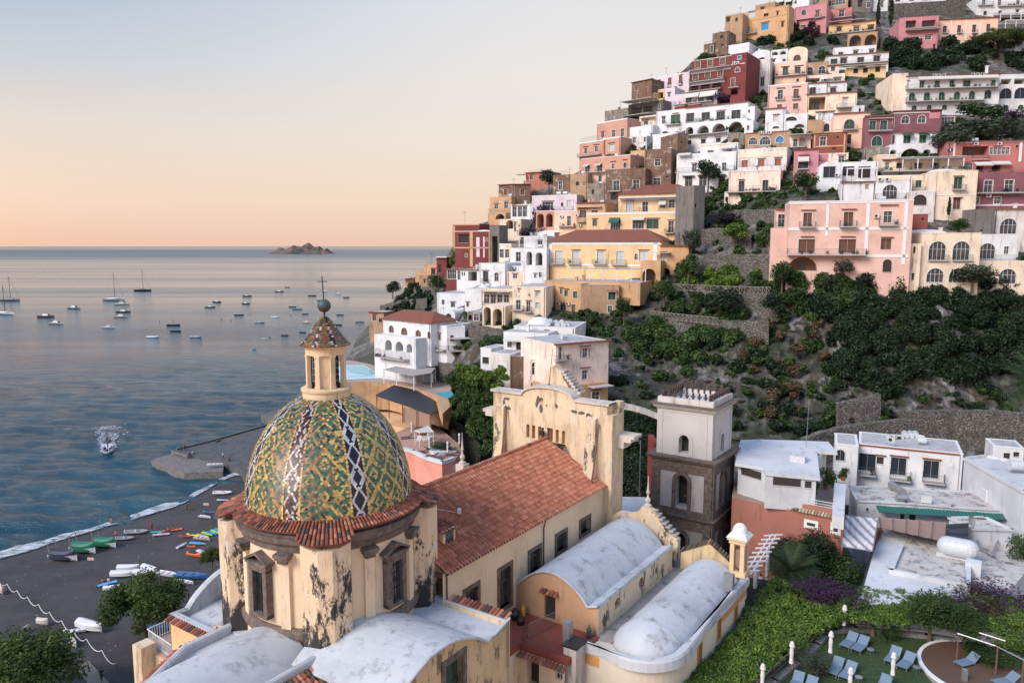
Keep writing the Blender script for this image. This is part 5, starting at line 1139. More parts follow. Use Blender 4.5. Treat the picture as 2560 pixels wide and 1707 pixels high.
H('f',(1782,2400,690,850),'white','long white house with small dark windows under the arcade','W:g:1890,2108,2340:752:815:66 B:1600:2400:850:25:1.5',al=18)
H('g',(-560,355,800,985),'white','long white house with dark balcony doors and plants under the eave','W:n:-440,-300,-50,185:850:925:95 B:-600:350:935:30:1 W:d:-250:860:920:60',roof='tile',al=17)
H('g',(-260,320,985,1085),'yellow','pale yellow lower floor with potted plants under the long white house','W:d:-120,20,200:1000:1070:70 S:-300:330:990:1.5',al=17,roof='none')
H('f',(918,1370,910,1235),'peach','peach house with green doors under a wavy tiled hood','W:g:1077:990:1108:76 W:g:1256:985:1075:84 T:1010:1140:985 T:1205:1345:972 B:918:1400:1110:60 W:d:1258:1160:1200:36 D:950:1150:890',al=24)
H('f',(1370,1705,920,1110),'tan','tan house with two wide arched glass doors','A:k:1435,1612:980:1098:100 B:1370:1700:1100:50',al=22)
H('f',(1700,1862,970,1110),'cream','small cream house with one green window right of the tan house','W:g:1775:985:1045:55 T:1740:1815:975',roof='tile',al=20)
H('f',(1375,1950,1100,1215),'pale','cream terrace storey with wide dark openings','W:o:1480:1150:1205:200 W:k:1690,1840:1155:1205:110 B:1375:1950:1210:25',al=20)
H('h',(930,1500,65,470),'pink','pale pink house with two tall balcony windows above two small brown ones','W:k:1120:150:290:76 W:b:1352:135:268:76 W:b:1110:362:412:70 W:b:1345:347:430:74 B:1055:1185:292:40:.6 B:1290:1415:280:40:.6 T:1060:1190:125 T:1290:1425:105 C:930:1500:62:16',al=24)
H('h',(1500,1795,50,225),'white','white house with dark window and wall lantern','W:n:1597:112:210:88 B:1550:1640:212:40:.5',roof='tile',al=20)
H('h',(1780,2092,40,215),'white','white house with an air conditioner over its balcony window','W:n:1895:118:190:82 U:1812:75 B:1850:1940:195:30:.5',roof='tile',al=19)
H('h',(1500,1800,215,470),'cream','house with one huge open shaded terrace room','W:o:1660:250:440:240',al=18,roof='tile')
H('h',(1790,2235,190,470),'cream','cream house with closed pale shutters right of the open terrace','W:w:2068:275:392:68 B:1940:2240:405:10:1.4',roof='tile',al=18)
H('h',(895,1185,425,700),'white','plain white cube house with one small white shuttered window','W:w:1053:528:602:72 T:1010:1110:510 A:d:1055:680:710:100',roof='tile',al=26)
H('h',(1180,1510,500,700),'white','white terrace house with dark arched entrance and a lamp pole','A:d:1280:540:600:170 A:d:1400:650:700:150 R:1190:1500:605:10',al=24)
H('h',(1510,1740,590,800),'tan','sloping tan wall house under a planted terrace','W:d:1450:650:700:10',al=20)
H('h',(1640,1910,470,620),'white','small white house half hidden behind terrace plants','W:w:1700,1760:500:590:40',al=20,roof='tile')
H('h',(1735,1890,615,780),'offwhite','white grey house with a dark arched doorway','A:d:1800:640:760:80',al=20)
H('h',(1890,2420,490,940),'peach','peach house with green shuttered arched balcony door','A:g:2135:580:722:150 W:d:2125:800:932:72 B:2030:2245:730:60 C:1890:2400:725:6:tan D:1990:1992:600',roof='tile',al=18)
H('d',(1048,1345,20,380),'brown','square brown stone house with one shuttered window on the skyline','W:b:1125:108:162:42',al=48,roof='tile')
H('d',(1095,1360,210,370),'yellow','yellow terrace house with two dark green doors on the skyline','W:g:1157:262:360:38 W:g:1222:250:302:26 W:g:1290:225:325:40',al=50,roof='tile')
H('d',(1358,1532,150,310),'yellow','yellow house with a deep shaded loggia','W:o:1440:190:280:150',al=44)
H('d',(1533,1680,125,440),'lilac','narrow pale lilac tower house with one small window','W:k:1603:193:246:36 T:1575:1635:188',al=40)
H('d',(1680,2300,190,400),'lilac','lilac terrace under white awnings below the red apartments','W:k:1890,2070,2200:245:320:90 N:1840:2050:205:255 N:2060:2290:185:240 B:1690:2250:345:45:1.5 C:1690:2250:345:40',al=36)
H('d',(1680,2060,370,440),'red','strip of dark red wall under the lilac terrace','W:d:1850:390:410:30',al=36)
H('d',(1000,1500,330,560),'grey','grey terrace shaded by a white canopy full of chairs','W:o:1130,1290:400:520:140 W:k:1460:360:430:30 S:1000:1450:350:4 B:1000:1420:520:60:3',al=44,roof='none')
H('d',(655,1000,440,600),'stone','ruined grey stone wall with an arch on the skyline','A:d:965:510:560:70 A:k:972:460:500:40',al=44)
H('d',(540,985,600,850),'salmon','salmon house with three narrow white framed windows','W:k:627:770:848:46 W:k:787:735:835:50 W:k:915:715:830:50 C:540:985:600:14',al=50,dep=5)
H('d',(285,640,905,1120),'salmon','salmon house with white quoins and a planted balcony','W:k:378:1003:1078:48 W:k:533:973:1052:48 T:345:415:985 T:495:575:955 C:285:640:905:14 B:240:610:1110:40 R:300:540:900:60',al=50,dep=5)
H('d',(632,885,850,1110),'salmon','plain salmon house with one white shuttered window','W:w:757:948:1042:76 T:705:810:930 C:632:885:850:14',al=44,dep=5)
H('d',(310,1030,1130,1395),'salmon','broad salmon house with four windows and small balconies','W:k:403:1262:1378:68 W:k:582:1248:1362:74 W:k:780:1228:1305:44 W:g:955:1215:1292:44 B:340:440:1390:50 B:525:620:1368:50:.7 T:740:820:1200 T:920:990:1172 N:365:440:1245:1265 N:535:620:1225:1250',al=42)
H('d',(1035,1250,1040,1200),'ochre','ochre house with a round arched window','A:k:1137:1088:1160:68',al=38)
H('d',(1003,1360,685,850),'white','blank white parapet wall with terrace rail','W:d:1340:800:840:20 R:1010:1360:690:40',al=42)
H('d',(1165,1410,530,700),'cream','cream house with small green window behind the white parapet','W:g:1262:608:655:60 S:1190:1400:570:1.2',al=40)
H('d',(1003,1275,835,950),'offwhite','white lower floor with two dark tall windows','W:k:1090,1250:850:915:44',al=42)
H('d',(1408,1842,450,720),'white','white house with green shuttered balcony door right of the cream house','W:k:1522:548:642:50 W:g:1695:513:652:134 T:1490:1555:540 T:1650:1745:495 B:1560:1770:655:50 D:1380:1540:690',al=36)
H('d',(1360,1720,790,1010),'white','white house behind a thicket of aerials on the brown tower','W:g:1522:885:1000:44 T:1480:1600:872 D:1450:1680:755',al=38)
H('d',(1720,1875,790,1180),'brown','grey brown side wall house behind the aerials','W:d:1790:900:940:25',al=-20,dep=8)
H('h',(-276,640,370,600),'white','white hotel with a row of balcony windows over arched loggias','W:n:-202:490:620:110 W:n:26:478:590:118 W:n:245:465:590:120 W:n:470:445:575:130 B:-260:-60:620:50 B:-60:600:600:50:1.2',roof='tile',al=34)
H('h',(-276,625,598,810),'white','long white arcade of four deep arches beneath the white hotel','A:o:-224:690:800:130 A:o:-14:670:790:170 A:o:215:640:785:190 A:o:465:612:775:205',al=34,roof='none',Y=199)
H('h',(-290,345,790,955),'white','white wavy balcony front below the arcade','W:d:-220,-10,210:870:930:70 B:-280:340:795:20:1.2',al=34)
H('h',(635,740,395,600),'white','small white stair tower right of the white hotel','W:d:660:440:480:28 D:640:735:385',al=30)
H('h',(590,720,600,780),'white','white corner with one tiny arched window below the stair tower','A:b:648:668:735:32',al=30)
H('h',(350,620,770,925),'stone','rubble stone house with dark arch','A:d:465:860:920:110',roof='arch',al=28)
H('h',(600,1258,770,1010),'tan','tan house with red roof edge and blue curtained arched window','A:k:720:845:950:130 A:k:898:832:952:155 A:u:1113:828:918:116 U:835,900,970:775 C:600:1250:762:20:rust',al=26)
H('h',(490,1210,1010,1300),'offwhite','weathered white house with three rust shutters and terrace umbrellas','W:r:597,840,1083:1170:1285:90 C:490:1210:1060:70:cream R:720:1180:1050:70 B:460:1190:1310:40:1.0',al=27)
H('h',(-60,490,940,1175),'white','white house with yellow trim and lit orange doorway','W:r:95:1035:1165:84 W:l:345:1022:1100:40 W:r:388:1020:1110:36 C:-60:490:945:12:yellow N:245:475:965:1000 B:-60:480:1180:50 C:232:242:960:200:yellow',al=30)
H('h',(1255,1565,820,1000),'pale','pale house with brown shutters under a white roof','W:e:1440:855:982:78 W:k:1340:870:980:60 S:1255:1600:820:2 B:1255:1500:985:50',al=22)
H('h',(1590,2092,785,1075),'rust','dark red house outlined in ochre with a green french window','W:k:1748:838:965:88 C:1640:2075:790:18:ochre C:1640:2075:965:18:ochre C:2060:2090:790:280:ochre C:1620:1640:790:280:ochre A:d:1963:825:870:28 W:d:1905:1010:1035:28',roof='tile',al=20)
H('h',(1305,1665,1020,1470),'rose','bright pink house with white awning over a caged window','W:n:1455:1205:1300:150 N:1380:1545:1130:1190 B:1380:1530:1305:100:.6 T:1390:1555:1105',roof='tile',al=20)
H('h',(1660,2115,1080,1210),'pale','cream and pink flat house behind the bright pink house','W:k:2018:1122:1208:84 W:d:1757:1160:1200:48 C:1665:1825:1085:110:rose',roof='flat',al=17)
H('h',(495,1200,1270,1345),'offwhite','white parapet terrace with pots under the rust shutters','W:d:780:1290:1330:14',al=27,roof='none')
H('g',(390,615,1085,1640),'cream','tall cream tower with a dead vine at the left of the big hotel','W:d:500:1150:1180:10 R:400:600:1085:50',al=10)
H('g',(600,1965,1110,1640),'white','big white hotel with red arches over a row of yellow arches','W:g:850,1075,1290:1190:1285:66 W:g:1510:1185:1275:110 W:g:1900:1180:1270:60 W:b:630:1200:1300:40 A:g:705,925,1142,1365,1585:1355:1478:88 A:n:1820:1325:1450:100 A:g:738,958,1182,1405:1545:1620:70 B:600:1960:1300:60:1.4 B:600:1760:1490:60:1.4 C:600:1960:1108:30 U:1030,1095,1170:1112 U:1595,1665,1735:1100 N:780:1960:1120:1160',roof='tile',al=8)
H('g',(1968,2620,1095,1640),'white','white hotel wing with two huge dark arched windows','A:n:2082:1300:1450:175 A:n:2300:1290:1450:180 W:o:2080,2290:1160:1240:170 A:g:2085,2300:1545:1620:80 K:1825:960 R:1970:2600:1085:70 C:1968:2600:1460:14',al=7)
for i,x in enumerate((705,925,1142,1365,1585)):pass
H('i',(-155,0,380,530),'white','small white block beside the maroon house','W:d:-60:420:470:30',al=12)
H('i',(0,418,530,995),'maroon','maroon pink house with two green doors over an arched one','W:g:125:605:735:92 W:g:288:600:735:96 A:g:190:825:972:150 B:55:405:745:75 S:70:420:575:.6 C:0:415:525:12',roof='tile',al=14)
H('i',(418,1125,455,770),'maroon','long maroon house with two white arched windows','A:k:607:530:638:112 A:k:848:522:632:112 C:418:970:470:20 W:d:635,805:722:735:50 C:960:1120:480:90:rose',roof='tile',al=12)
H('i',(1120,1335,540,720),'maroon','glazed winter garden at the end of the maroon house','W:k:1225:545:660:200',al=10)
H('i',(370,1070,775,960),'white','white building with three green shutters under the maroon house','W:g:420:815:935:60 W:g:632:810:930:105 W:g:862:805:925:100 N:560:715:795:815:g N:800:950:790:810:g',roof='tile',al=12)
H('i',(365,1070,945,1160),'white','white vaulted arcade with one broad dark arch','A:o:425:1025:1095:110 A:o:690:1008:1150:300 A:o:925:1020:1110:120',al=12,roof='none',Y=162)
H('i',(0,365,995,1100),'stone','rubble wall house under the maroon house','W:d:280:1030:1050:10',al=13)
H('i',(1212,2600,905,1210),'hot','coral pink house with wide verandah and curtained windows','W:o:1635:975:1110:380 W:k:1870,1930,1990,2050,2110:990:1092:52 C:1212:2420:905:20 C:1320:1345:920:230 C:2290:2330:900:300 U:1640,1985:940 B:1575:1820:1165:55:.5 W:d:2250:960:1000:36 Z:1680',roof='tile',al=8)
H('i',(1440,2600,1205,1395),'hot','coral pink middle floor with two cream awnings','W:k:1470,1520,1570:1225:1320:44 W:o:1700:1260:1340:110 W:o:1940:1250:1340:130 N:1610:1870:1205:1250 N:1870:2130:1195:1235 B:1640:2420:1390:60:1.2',al=8,roof='none',Y=150)
H('c',(1888,2420,110,410),'maroon','crimson house with two white framed windows and balconies','W:k:2022:190:297:76 W:k:2212:185:295:80 W:k:1915:345:402:50 W:k:2105:340:402:60 B:1895:2330:300:45:1.1 U:2020:330 C:1888:2400:408:14:lilac',al=8,roof='none')
H('i',(270,1440,1165,1350),'cream','cream house with a long iron columned verandah and washing','W:o:530:1215:1300:110 W:o:800:1215:1300:120 W:o:1050:1215:1300:120 W:k:340:1215:1320:60 S:440:1430:1165:3 P:520:1400:1180:1330:2.6 B:200:1400:1345:50:3',roof='tile',al=13)
H('i',(188,465,1100,1210),'yellow','small plain yellow block left of the long verandah','W:d:350:1130:1140:50',al=13)
H('c',(1515,1902,100,460),'cream','mould stained cream house with a white dome and green balcony shutters','W:g:1745:160:268:76 W:b:1733:345:452:68 B:1685:1810:270:40 T:1700:1800:148 T:1695:1785:345 D:1540:1830:66 C:1520:1900:318:8',al=9,dep=8)
H('c',(1318,1525,140,300),'cream','narrow cream house with green door and a crowded balcony','W:g:1383:188:252:52 B:1310:1500:282:30 W:d:1480:215:245:24',al=12)
H('c',(1305,1525,290,460),'offwhite','grey white ground floor with a low dark arch','A:d:1395:318:415:130',al=12)
H('c',(985,1312,145,365),'white','white house with a big semicircular glass door on a terrace','A:k:1120:228:362:134 B:980:1300:360:50 C:985:1312:148:40:cream U:1028,1095:180',al=14)
H('c',(668,965,205,365),'white','blank white gable with one small square window','W:e:908:225:265:30',al=16,roof='tile')
H('c',(455,672,20,245),'white','white house with wide black shuttered window and rounded parapet','W:n:563:62:162:108 U:632:140',al=17,roof='arch')
H('c',(670,1000,20,185),'white','white house with dark openings and a white steel pergola','W:d:740:60:145:105 W:d:885:60:165:112 P:715:985:90:175:2',al=16)
H('c',(1040,1320,-20,110),'cream','cream terrace house with wide shaded openings','W:d:1200:30:90:70',al=13)
H('c',(165,1292,375,1095),'pink','big pink house with white pilasters and brown shuttered balcony doors','W:b:363:485:612:78 W:b:738:478:612:86 W:k:1100:472:575:78 W:b:355:728:855:150 W:b:728:728:855:156 W:b:1083:722:822:96 A:d:1095:912:1028:82 A:o:320:888:1018:270 B:283:437:615:50 B:653:813:612:55 B:1012:1188:598:50 B:170:895:868:52:1.5 C:165:1290:385:14 C:170:1290:618:26 C:905:1290:868:26 C:168:196:390:300 C:540:566:390:310 C:908:940:390:500 C:1258:1292:390:570 T:303:437:460 T:675:815:452 T:1025:1195:413 T:300:422:702 T:665:800:702 T:1035:1150:708 U:995:515',al=16,dep=11)
H('c',(66,168,455,700),'pink','narrow pink annex left of the big pink house','W:k:125:500:615:66 B:60:160:615:45',roof='tile',al=16)
H('c',(12,172,625,1040),'pink','sloping pink foot wall of the big pink house','W:d:165:700:740:6',al=17,Y=133,roof='none')
H('c',(1285,1385,770,1125),'cream','narrow weathered cream strip between the pink and arched houses','W:d:1345:798:855:24 W:d:1330:1040:1100:26',al=8)
H('c',(1285,1460,500,672),'rust','rust red annex behind the arched cream house','W:d:1420:530:560:20',al=8)
H('c',(1385,1925,672,1130),'cream','cream house with four tall arched glass windows and a white dome','A:k:1555,1775:748:918:158 A:k:1535,1742:995:1122:158 D:1385:1800:630 B:1470:1655:920:50:.4 B:1690:1875:920:50:.4',al=8)
H('c',(1912,2292,685,925),'white','bluish white house with one arched french window','A:k:2013:765:905:148 W:k:2190:795:862:46 B:1905:2300:918:45:1',al=7)
H('c',(1905,2450,925,1135),'cream','cream ground floor with two arched windows under the bluish white house','A:k:1990:995:1112:150 A:k:2200:1000:1132:160',al=7,roof='none',Y=126)
H('c',(2065,2450,450,690),'offwhite','tall grey white house with large arched window','A:k:2208:538:678:155',al=7,roof='tile')
H('c',(1888,2068,455,690),'grey','dark grey stained wall left of the tall grey white house','W:d:1960:640:660:20',al=7)
H('a',(1670,1905,115,240),'terra','terracotta house with one shuttered window on the skyline','W:b:1722:142:184:28 R:1690:1820:118:25 S:1600:1680:140:2',al=30,roof='tile',dep=6)
H('b',(228,388,140,320),'brown','brown stone corner house under a railed terrace','W:k:297:195:275:32 R:215:380:140:35',al=30)
H('b',(388,545,130,330),'tan','tan patched house right of the brown corner house','W:d:455:200:235:28 W:k:515:215:235:26',al=28)
H('b',(505,712,120,230),'peach','peach flat with green door above the rubble house','W:g:662:150:215:28 U:515:180 B:540:705:215:35 S:530:712:118:1.2',al=26)
H('b',(545,712,215,400),'stone','grey rubble house with one small arched window','A:d:596:270:315:24 R:400:545:300:10',al=26)
H('b',(1068,1308,-97,260),'brown','tall brown stone tower house with white framed windows','W:k:1190:-8:55:52 W:k:1183:165:240:66 W:d:1275:147:167:18 W:d:1103:152:170:14',al=28)
H('b',(710,1070,85,390),'brown','wide brown stone house with two blue french windows and white pipes','W:k:810:190:282:56 W:k:993:184:278:58 B:740:858:285:35 B:930:1045:275:35 A:d:800:295:370:80',al=27)
H('b',(1362,1905,-62,112),'white','white apartment with a long balcony and stair','W:k:1525,1800:32:105:38 W:w:1660:35:75:60 B:1362:1900:108:40:1.3 N:1380:1500:-60:-45',al=27)
H('b',(1365,1838,112,245),'white','white flat with dark awnings and washing beneath the long balcony','W:k:1475,1605:150:240:66 W:k:1778:148:220:60 S:1420:1530:152:.8:i S:1560:1655:148:.8:i S:1735:1820:140:.7:i',al=27,roof='none')
H('b',(1840,2312,95,290),'pale','pale house with cobalt blue doors and blue chairs on its terrace','W:n:1960,2178:190:288:50 T:1930:1990:180 B:1800:2280:292:50:1.2 C:1845:2310:95:12:offwhite',al=24)
H('b',(1798,2282,285,470),'offwhite','white basement of two big open arches under the blue doors','A:o:1955:302:412:165 A:o:2135:300:412:150',al=24,roof='none',Y=163)
H('b',(1512,1612,235,720),'grey','tall weathered gable wall of the yellow house, grey for its side shade','W:d:1540:400:440:18',al=-25,dep=6,roof='none')  # grey puts the side shade of the yellow house into the wall colour
H('b',(828,1515,305,480),'yellow','upper yellow house with a white frieze and red tiled roof','W:w:930:385:480:60 W:k:1075:385:480:52 W:w:1430:362:440:72 W:k:1320:365:440:56 W:b:1235:385:440:50 C:830:1512:335:32 N:1205:1275:360:405 S:840:1500:355:1.6 B:700:1030:482:45:1.2 B:1205:1420:470:50:1.2',roof='red',al=24,Y=173)
H('b',(445,705,395,640),'ochre','ochre house with brown shutters left of the yellow villas','W:b:505:463:532:62 W:b:612:462:520:62 B:455:530:565:35 U:455:510 U:480,585:600 S:450:680:435:1',al=28,roof='tile')
H('b',(535,1418,480,745),'yellow','broad yellow middle house with green awnings and a glazed bay','W:b:613:548:606:40 W:b:605:650:670:36 W:k:802:545:665:88 W:k:1012:552:632:104 W:g:1143:545:630:110 W:k:1313:562:668:50 B:710:850:668:40 B:1258:1345:668:40 N:750:845:530:570:g N:950:1075:530:545 C:535:1415:488:10 D:580:685:495',al=24,Y=166)
H('b',(190,1218,742,1015),'yellow','long yellow palace with white shutters and a red hipped roof','W:w:283,440,668,845:835:950:66 W:w:1060:835:922:80 A:k:992:860:915:30 C:190:1215:748:30 C:190:220:750:210 C:1152:1190:750:200 C:190:1030:958:14 B:222:335:948:42 B:370:482:948:42 B:597:725:952:42 B:770:905:958:42 C:478:580:845:112:yellow',roof='red',al=22,Y=158,dep=12)
H('b',(1205,1468,788,1165),'ochre','ochre wing with a broad arch at the right of the long palace','W:w:1232:855:922:80 A:o:1265:995:1065:80 S:1150:1310:850:1.5',al=20,roof='tile',Y=152)
H('b',(1028,1212,925,1195),'ochre','ochre porch with one tall round arch and flower pots','A:o:1110:998:1150:122',al=20,Y=149,roof='none')
H('b',(150,1030,1120,1180),'ochre','ochre terrace with white balustrade and long white pergola','W:d:600:1150:1170:8 P:365:1020:1005:1125:-5 R:200:980:1165:50',al=24,Y=146,roof='flat')
H('b',(250,482,1135,1540),'ochre','narrow ochre front with green shutters and air conditioners','W:g:305:1180:1225:22 W:g:350:1195:1250:32 W:g:433:1205:1268:36 W:n:322:1318:1432:52 W:b:417:1325:1442:36 A:g:232:1165:1230:20 U:285,370:1318 B:250:430:1435:45',al=30,Y=145)
H('b',(480,828,1150,1540),'tan','tan shaded wall with a curtained bay and a kitchen door','W:g:770:1210:1282:66 W:k:753:1338:1398:42 W:d:550:1368:1460:42 S:735:810:1205:.5',al=4,Y=143)  # tan replaces the front's ochre to paint this side in shade
H('j',(1725,1945,0,200),'cream','cream corner block with small square windows on the stairs','W:w:1770:60:110:30 W:d:1800:180:200:14',al=14,Y=158)
H('a',(1000,1245,585,860),'red','dark red house with ochre edges standing on the ridge','C:1000:1245:585:14:ochre C:1003:1018:590:260:ochre',al=24,dep=7)
H('a',(1020,1345,655,980),'red','dark red house with flaking white strips and tiny oval windows','A:k:1122:858:890:20 A:k:1308:715:745:18 C:1155:1182:660:320:ochre C:1020:1340:800:12:ochre C:1215:1245:710:180:lilac C:1278:1292:705:190:lilac C:1328:1343:660:300:ochre D:1180:1310:640 W:d:1100:690:760:90',al=22)
H('a',(850,945,890,1075),'red','small narrow dark red house above the sea','W:d:880:960:1040:26 S:850:945:895:.5',al=20)
H('a',(735,860,960,1075),'ochre','ochre terrace house with purple flowers on the ridge','W:d:820:1000:1050:40 R:745:850:955:40',al=18)
H('a',(655,745,1020,1100),'ochre','small plain ochre house on the ridge','W:d:700:1060:1085:12',al=18)
H('a',(565,640,1080,1165),'ochre','lowest little ochre house nearest the water','W:d:600:1120:1150:12 S:520:630:1080:2',al=18)
H('a',(690,830,1065,1175),'tan','rough tan stone house under the ochre ones','W:d:740:1100:1130:16',al=18)
H('a',(1420,1562,228,400),'brown','brown stone house with two brown shutters on the skyline left','W:b:1486:268:325:34',al=34,roof='tile',dep=6)
H('a',(1558,1712,225,400),'brown','shaded brown stone wing beside the left skyline house','W:b:1638:268:322:38',al=2,roof='tile',dep=6)
H('a',(1338,1535,340,500),'ochre','ochre and tan house with railed terrace below the brown stone house','W:k:1398:408:448:34 W:k:1488:388:442:36 B:1338:1535:482:35 C:1420:1540:380:6:offwhite',al=28)
H('a',(1322,1482,490,600),'ochre','ochre house with one wide arched porch','A:o:1432:485:545:84',al=26)
H('a',(1530,1725,410,540),'white','white house with glazed verandah left of the bougainvillea','W:k:1565,1615,1660:428:520:38 W:k:1560:412:425:20',al=26)
H('a',(1420,1625,545,705),'cream','cream house with tall arched porch and narrow window','A:o:1520:552:632:66 W:k:1570:578:655:18 W:d:1608:595:612:14 R:1430:1560:632:40',al=24)
H('a',(1425,1535,770,950),'cream','cream house with a pair of dark french windows','W:k:1448,1497:820:895:36 C:1425:1535:770:8',al=22)
H('a',(1535,1650,810,950),'white','white house set back behind a planted terrace','W:k:1600:845:930:44 R:1540:1650:935:35',al=20)
H('a',(1340,1425,600,950),'grey','dark stair passage between the red house and the cream houses','W:o:1385:700:940:50',al=20)
H('a',(1725,2135,325,480),'lilac','pale lilac house with bougainvillea on its corner','W:w:2065:368:430:40 A:d:2002:390:425:22 B:1800:1985:468:35 B:2020:2100:460:30 Z:1950,2010 W:k:1870:385:455:100',al=26)
H('a',(1762,1935,468,635),'salmon','coral pink loggia with two round arches','A:o:1803,1885:492:615:62',al=26,Y=188)
H('a',(1930,2140,468,635),'peach','peach house with a white door and an air conditioner','W:k:2065:515:602:34 U:2000:520 U:1990:615 B:1985:2125:608:25',al=26)
H('a',(1705,1930,665,725),'white','white vaulted roof house beside the red roofed palace','D:1735:2000:640 W:d:1850:700:720:14',al=22)
H('a',(1650,1862,700,820),'white','white roof terrace with a steel pergola','W:k:1800:745:800:40 P:1630:1850:705:805:1.5 R:1650:1850:810:45',al=22)
H('a',(1648,1858,815,1140),'white','tall white house with two deep arched balconies','A:o:1700:840:965:52 A:o:1790:848:968:62 W:k:1755:1050:1080:20 W:k:1800:1030:1075:24',al=21)
H('a',(1475,1645,975,1060),'offwhite','low stone and white house with a cluttered roof','W:k:1560:1000:1040:20 U:1560:990',al=22)
H('a',(1500,1700,1030,1120),'peach','peach flat roofed house behind the planted terrace','W:k:1570:1050:1085:40',al=21)
H('a',(1240,1478,950,1160),'white','white house with green balcony door and arched window','W:n:1300:1022:1118:46 A:k:1400:1032:1112:38 U:1212:990 B:1268:1330:1118:30',al=22)
H('a',(1035,1245,1008,1160),'white','white house with rust tiled roof and little oval windows','W:k:1055:1020:1098:26 W:o:1180:1025:1110:80 A:d:1085:1028:1060:12 A:d:1105:1028:1060:12',al=22,roof='tile')
H('a',(935,1040,1000,1190),'red','glazed dark red kiosk under the green creeper','W:k:990:1010:1090:80',al=20,roof='tile')
H('a',(1110,1280,1185,1350),'white','white house with low dome and drain pipe','W:g:1135:1310:1345:20 D:1110:1275:1175',al=20)
H('a',(855,1112,1225,1365),'white','low white house with two small green windows','W:g:910:1283:1325:22 W:g:1000:1308:1348:34 R:900:1080:1225:35',al=20)
H('a',(1272,1560,1185,1350),'cream','cream house with a glazed verandah over round arches','W:k:1310,1370,1430,1490:1235:1318:48 S:1280:1550:1200:2 B:1280:1530:1335:35:1.0',al=20)
H('a',(1272,1480,1340,1530),'cream','cream arcade of two tall round arches on a terrace','A:o:1315:1350:1520:66 A:o:1408:1365:1525:84',al=20,roof='none')
H('a',(1545,1852,1165,1440),'cream','cream house with plant filled balconies and a slim side window','W:k:1600:1285:1372:42 W:k:1693:1300:1388:36 A:k:1700:1225:1250:16 W:w:1775:1212:1258:34 W:w:1775:1308:1362:34 B:1545:1650:1372:40 B:1655:1730:1390:40 C:1740:1746:1170:260 W:d:1605:1190:1210:10',al=18)
H('a',(1130,1275,1400,1485),'grey','low grey loggia under the creeper','A:o:1158:1420:1470:30 W:k:1215:1410:1475:45 W:d:1262:1420:1480:22',al=20)
H('j',(235,370,150,390),'tan','tan house behind the red roofed white villa','W:b:280:170:225:36 W:d:335:205:240:30',al=20,roof='tile')
PROTO={}
def proto(kind,var,pal):
 """unit plants: height 1, crown about 1 wide; built once, copied after"""
 key=(kind,var,pal)
 if key in PROTO:return PROTO[key]
 fine=kind[-1]=='+';kind=kind.rstrip('+')
 rng=np.random.RandomState(hash((kind,var))%1000 if False else(len(kind)*37+var*11));C_,R_=[],[];tr=MB();n=1500;sz=.05
 if kind=='round':
  for i in range(16):a=rng.rand()*6.28;r=.30*rng.rand()**.5;z=.42+.42*rng.rand();C_.append((r*math.cos(a),r*math.sin(a),z));q=.13+.09*rng.rand();R_.append((q,q,q*.8))
  tr.tube((0,0,-.1),(.01,0,.35),.035,.022,7)
  for i in range(5):c=C_[i];tr.tube((.01,0,.28),c,.018,.006,5)
 elif kind=='bush':
  for i in range(11):a=rng.rand()*6.28;r=.38*rng.rand()**.5;C_.append((r*math.cos(a),r*math.sin(a),.15+.5*rng.rand()));q=.15+.12*rng.rand();R_.append((q,q,q))
  tr.tube((0,0,-.1),(0,0,.3),.03,.015,6);n=1100;sz=.06
 elif kind=='pine':
  for i in range(60):a=rng.rand()*6.28;r=.46*rng.rand()**.5;z=.66+.26*(1-(r/.5)**2)-.28*rng.rand();C_.append((r*math.cos(a),r*math.sin(a),z));q=.07+.07*rng.rand();R_.append((q,q,q*.9))
  tr.tube((0,0,-.05),(.05,0,.35),.028,.022,8);tr.tube((.05,0,.35),(.02,.02,.72),.022,.012,8)
  for i in range(9):tr.tube((.05,0,.33+.03*i),C_[i],.013,.004,5)
  n=17000;sz=.021
 elif kind=='cypress':
  for i in range(22):t=i/21;r=.10*(1-t)**.6*(1 if t>.1 else .6)+.015;a=rng.rand()*6.28;C_.append((.03*math.cos(a),.03*math.sin(a),.06+.9*t));R_.append((r,r,.07))
  tr.tube((0,0,-.05),(0,0,.5),.02,.01,6);n=1600;sz=.035
 if fine:n*=5;sz*=.42
 V,col=leafcloud(C_,R_,n,sz,PAL[pal],7+var)
 cr=fastmesh('crown',V,4,LEAF,col);tk=tr.build('trunk',BARK);me=(cr.data,tk.data);bpy.data.objects.remove(cr);bpy.data.objects.remove(tk);PROTO[key]=me;return me
def plant(name,label,cat,p,h,w,kind='round',pal='mid',var=0,group=None,rz=None):
 t=thing(name,label,cat,p,(var*2.1+p[0])if rz is None else rz,group);t.scale=(w,w,h);me=proto(kind,var%3,pal)
 for nm,m in(('crown',me[0]),('trunk',me[1])):o=bpy.data.objects.new(nm,m);COL.objects.link(o);o.parent=t
 return t
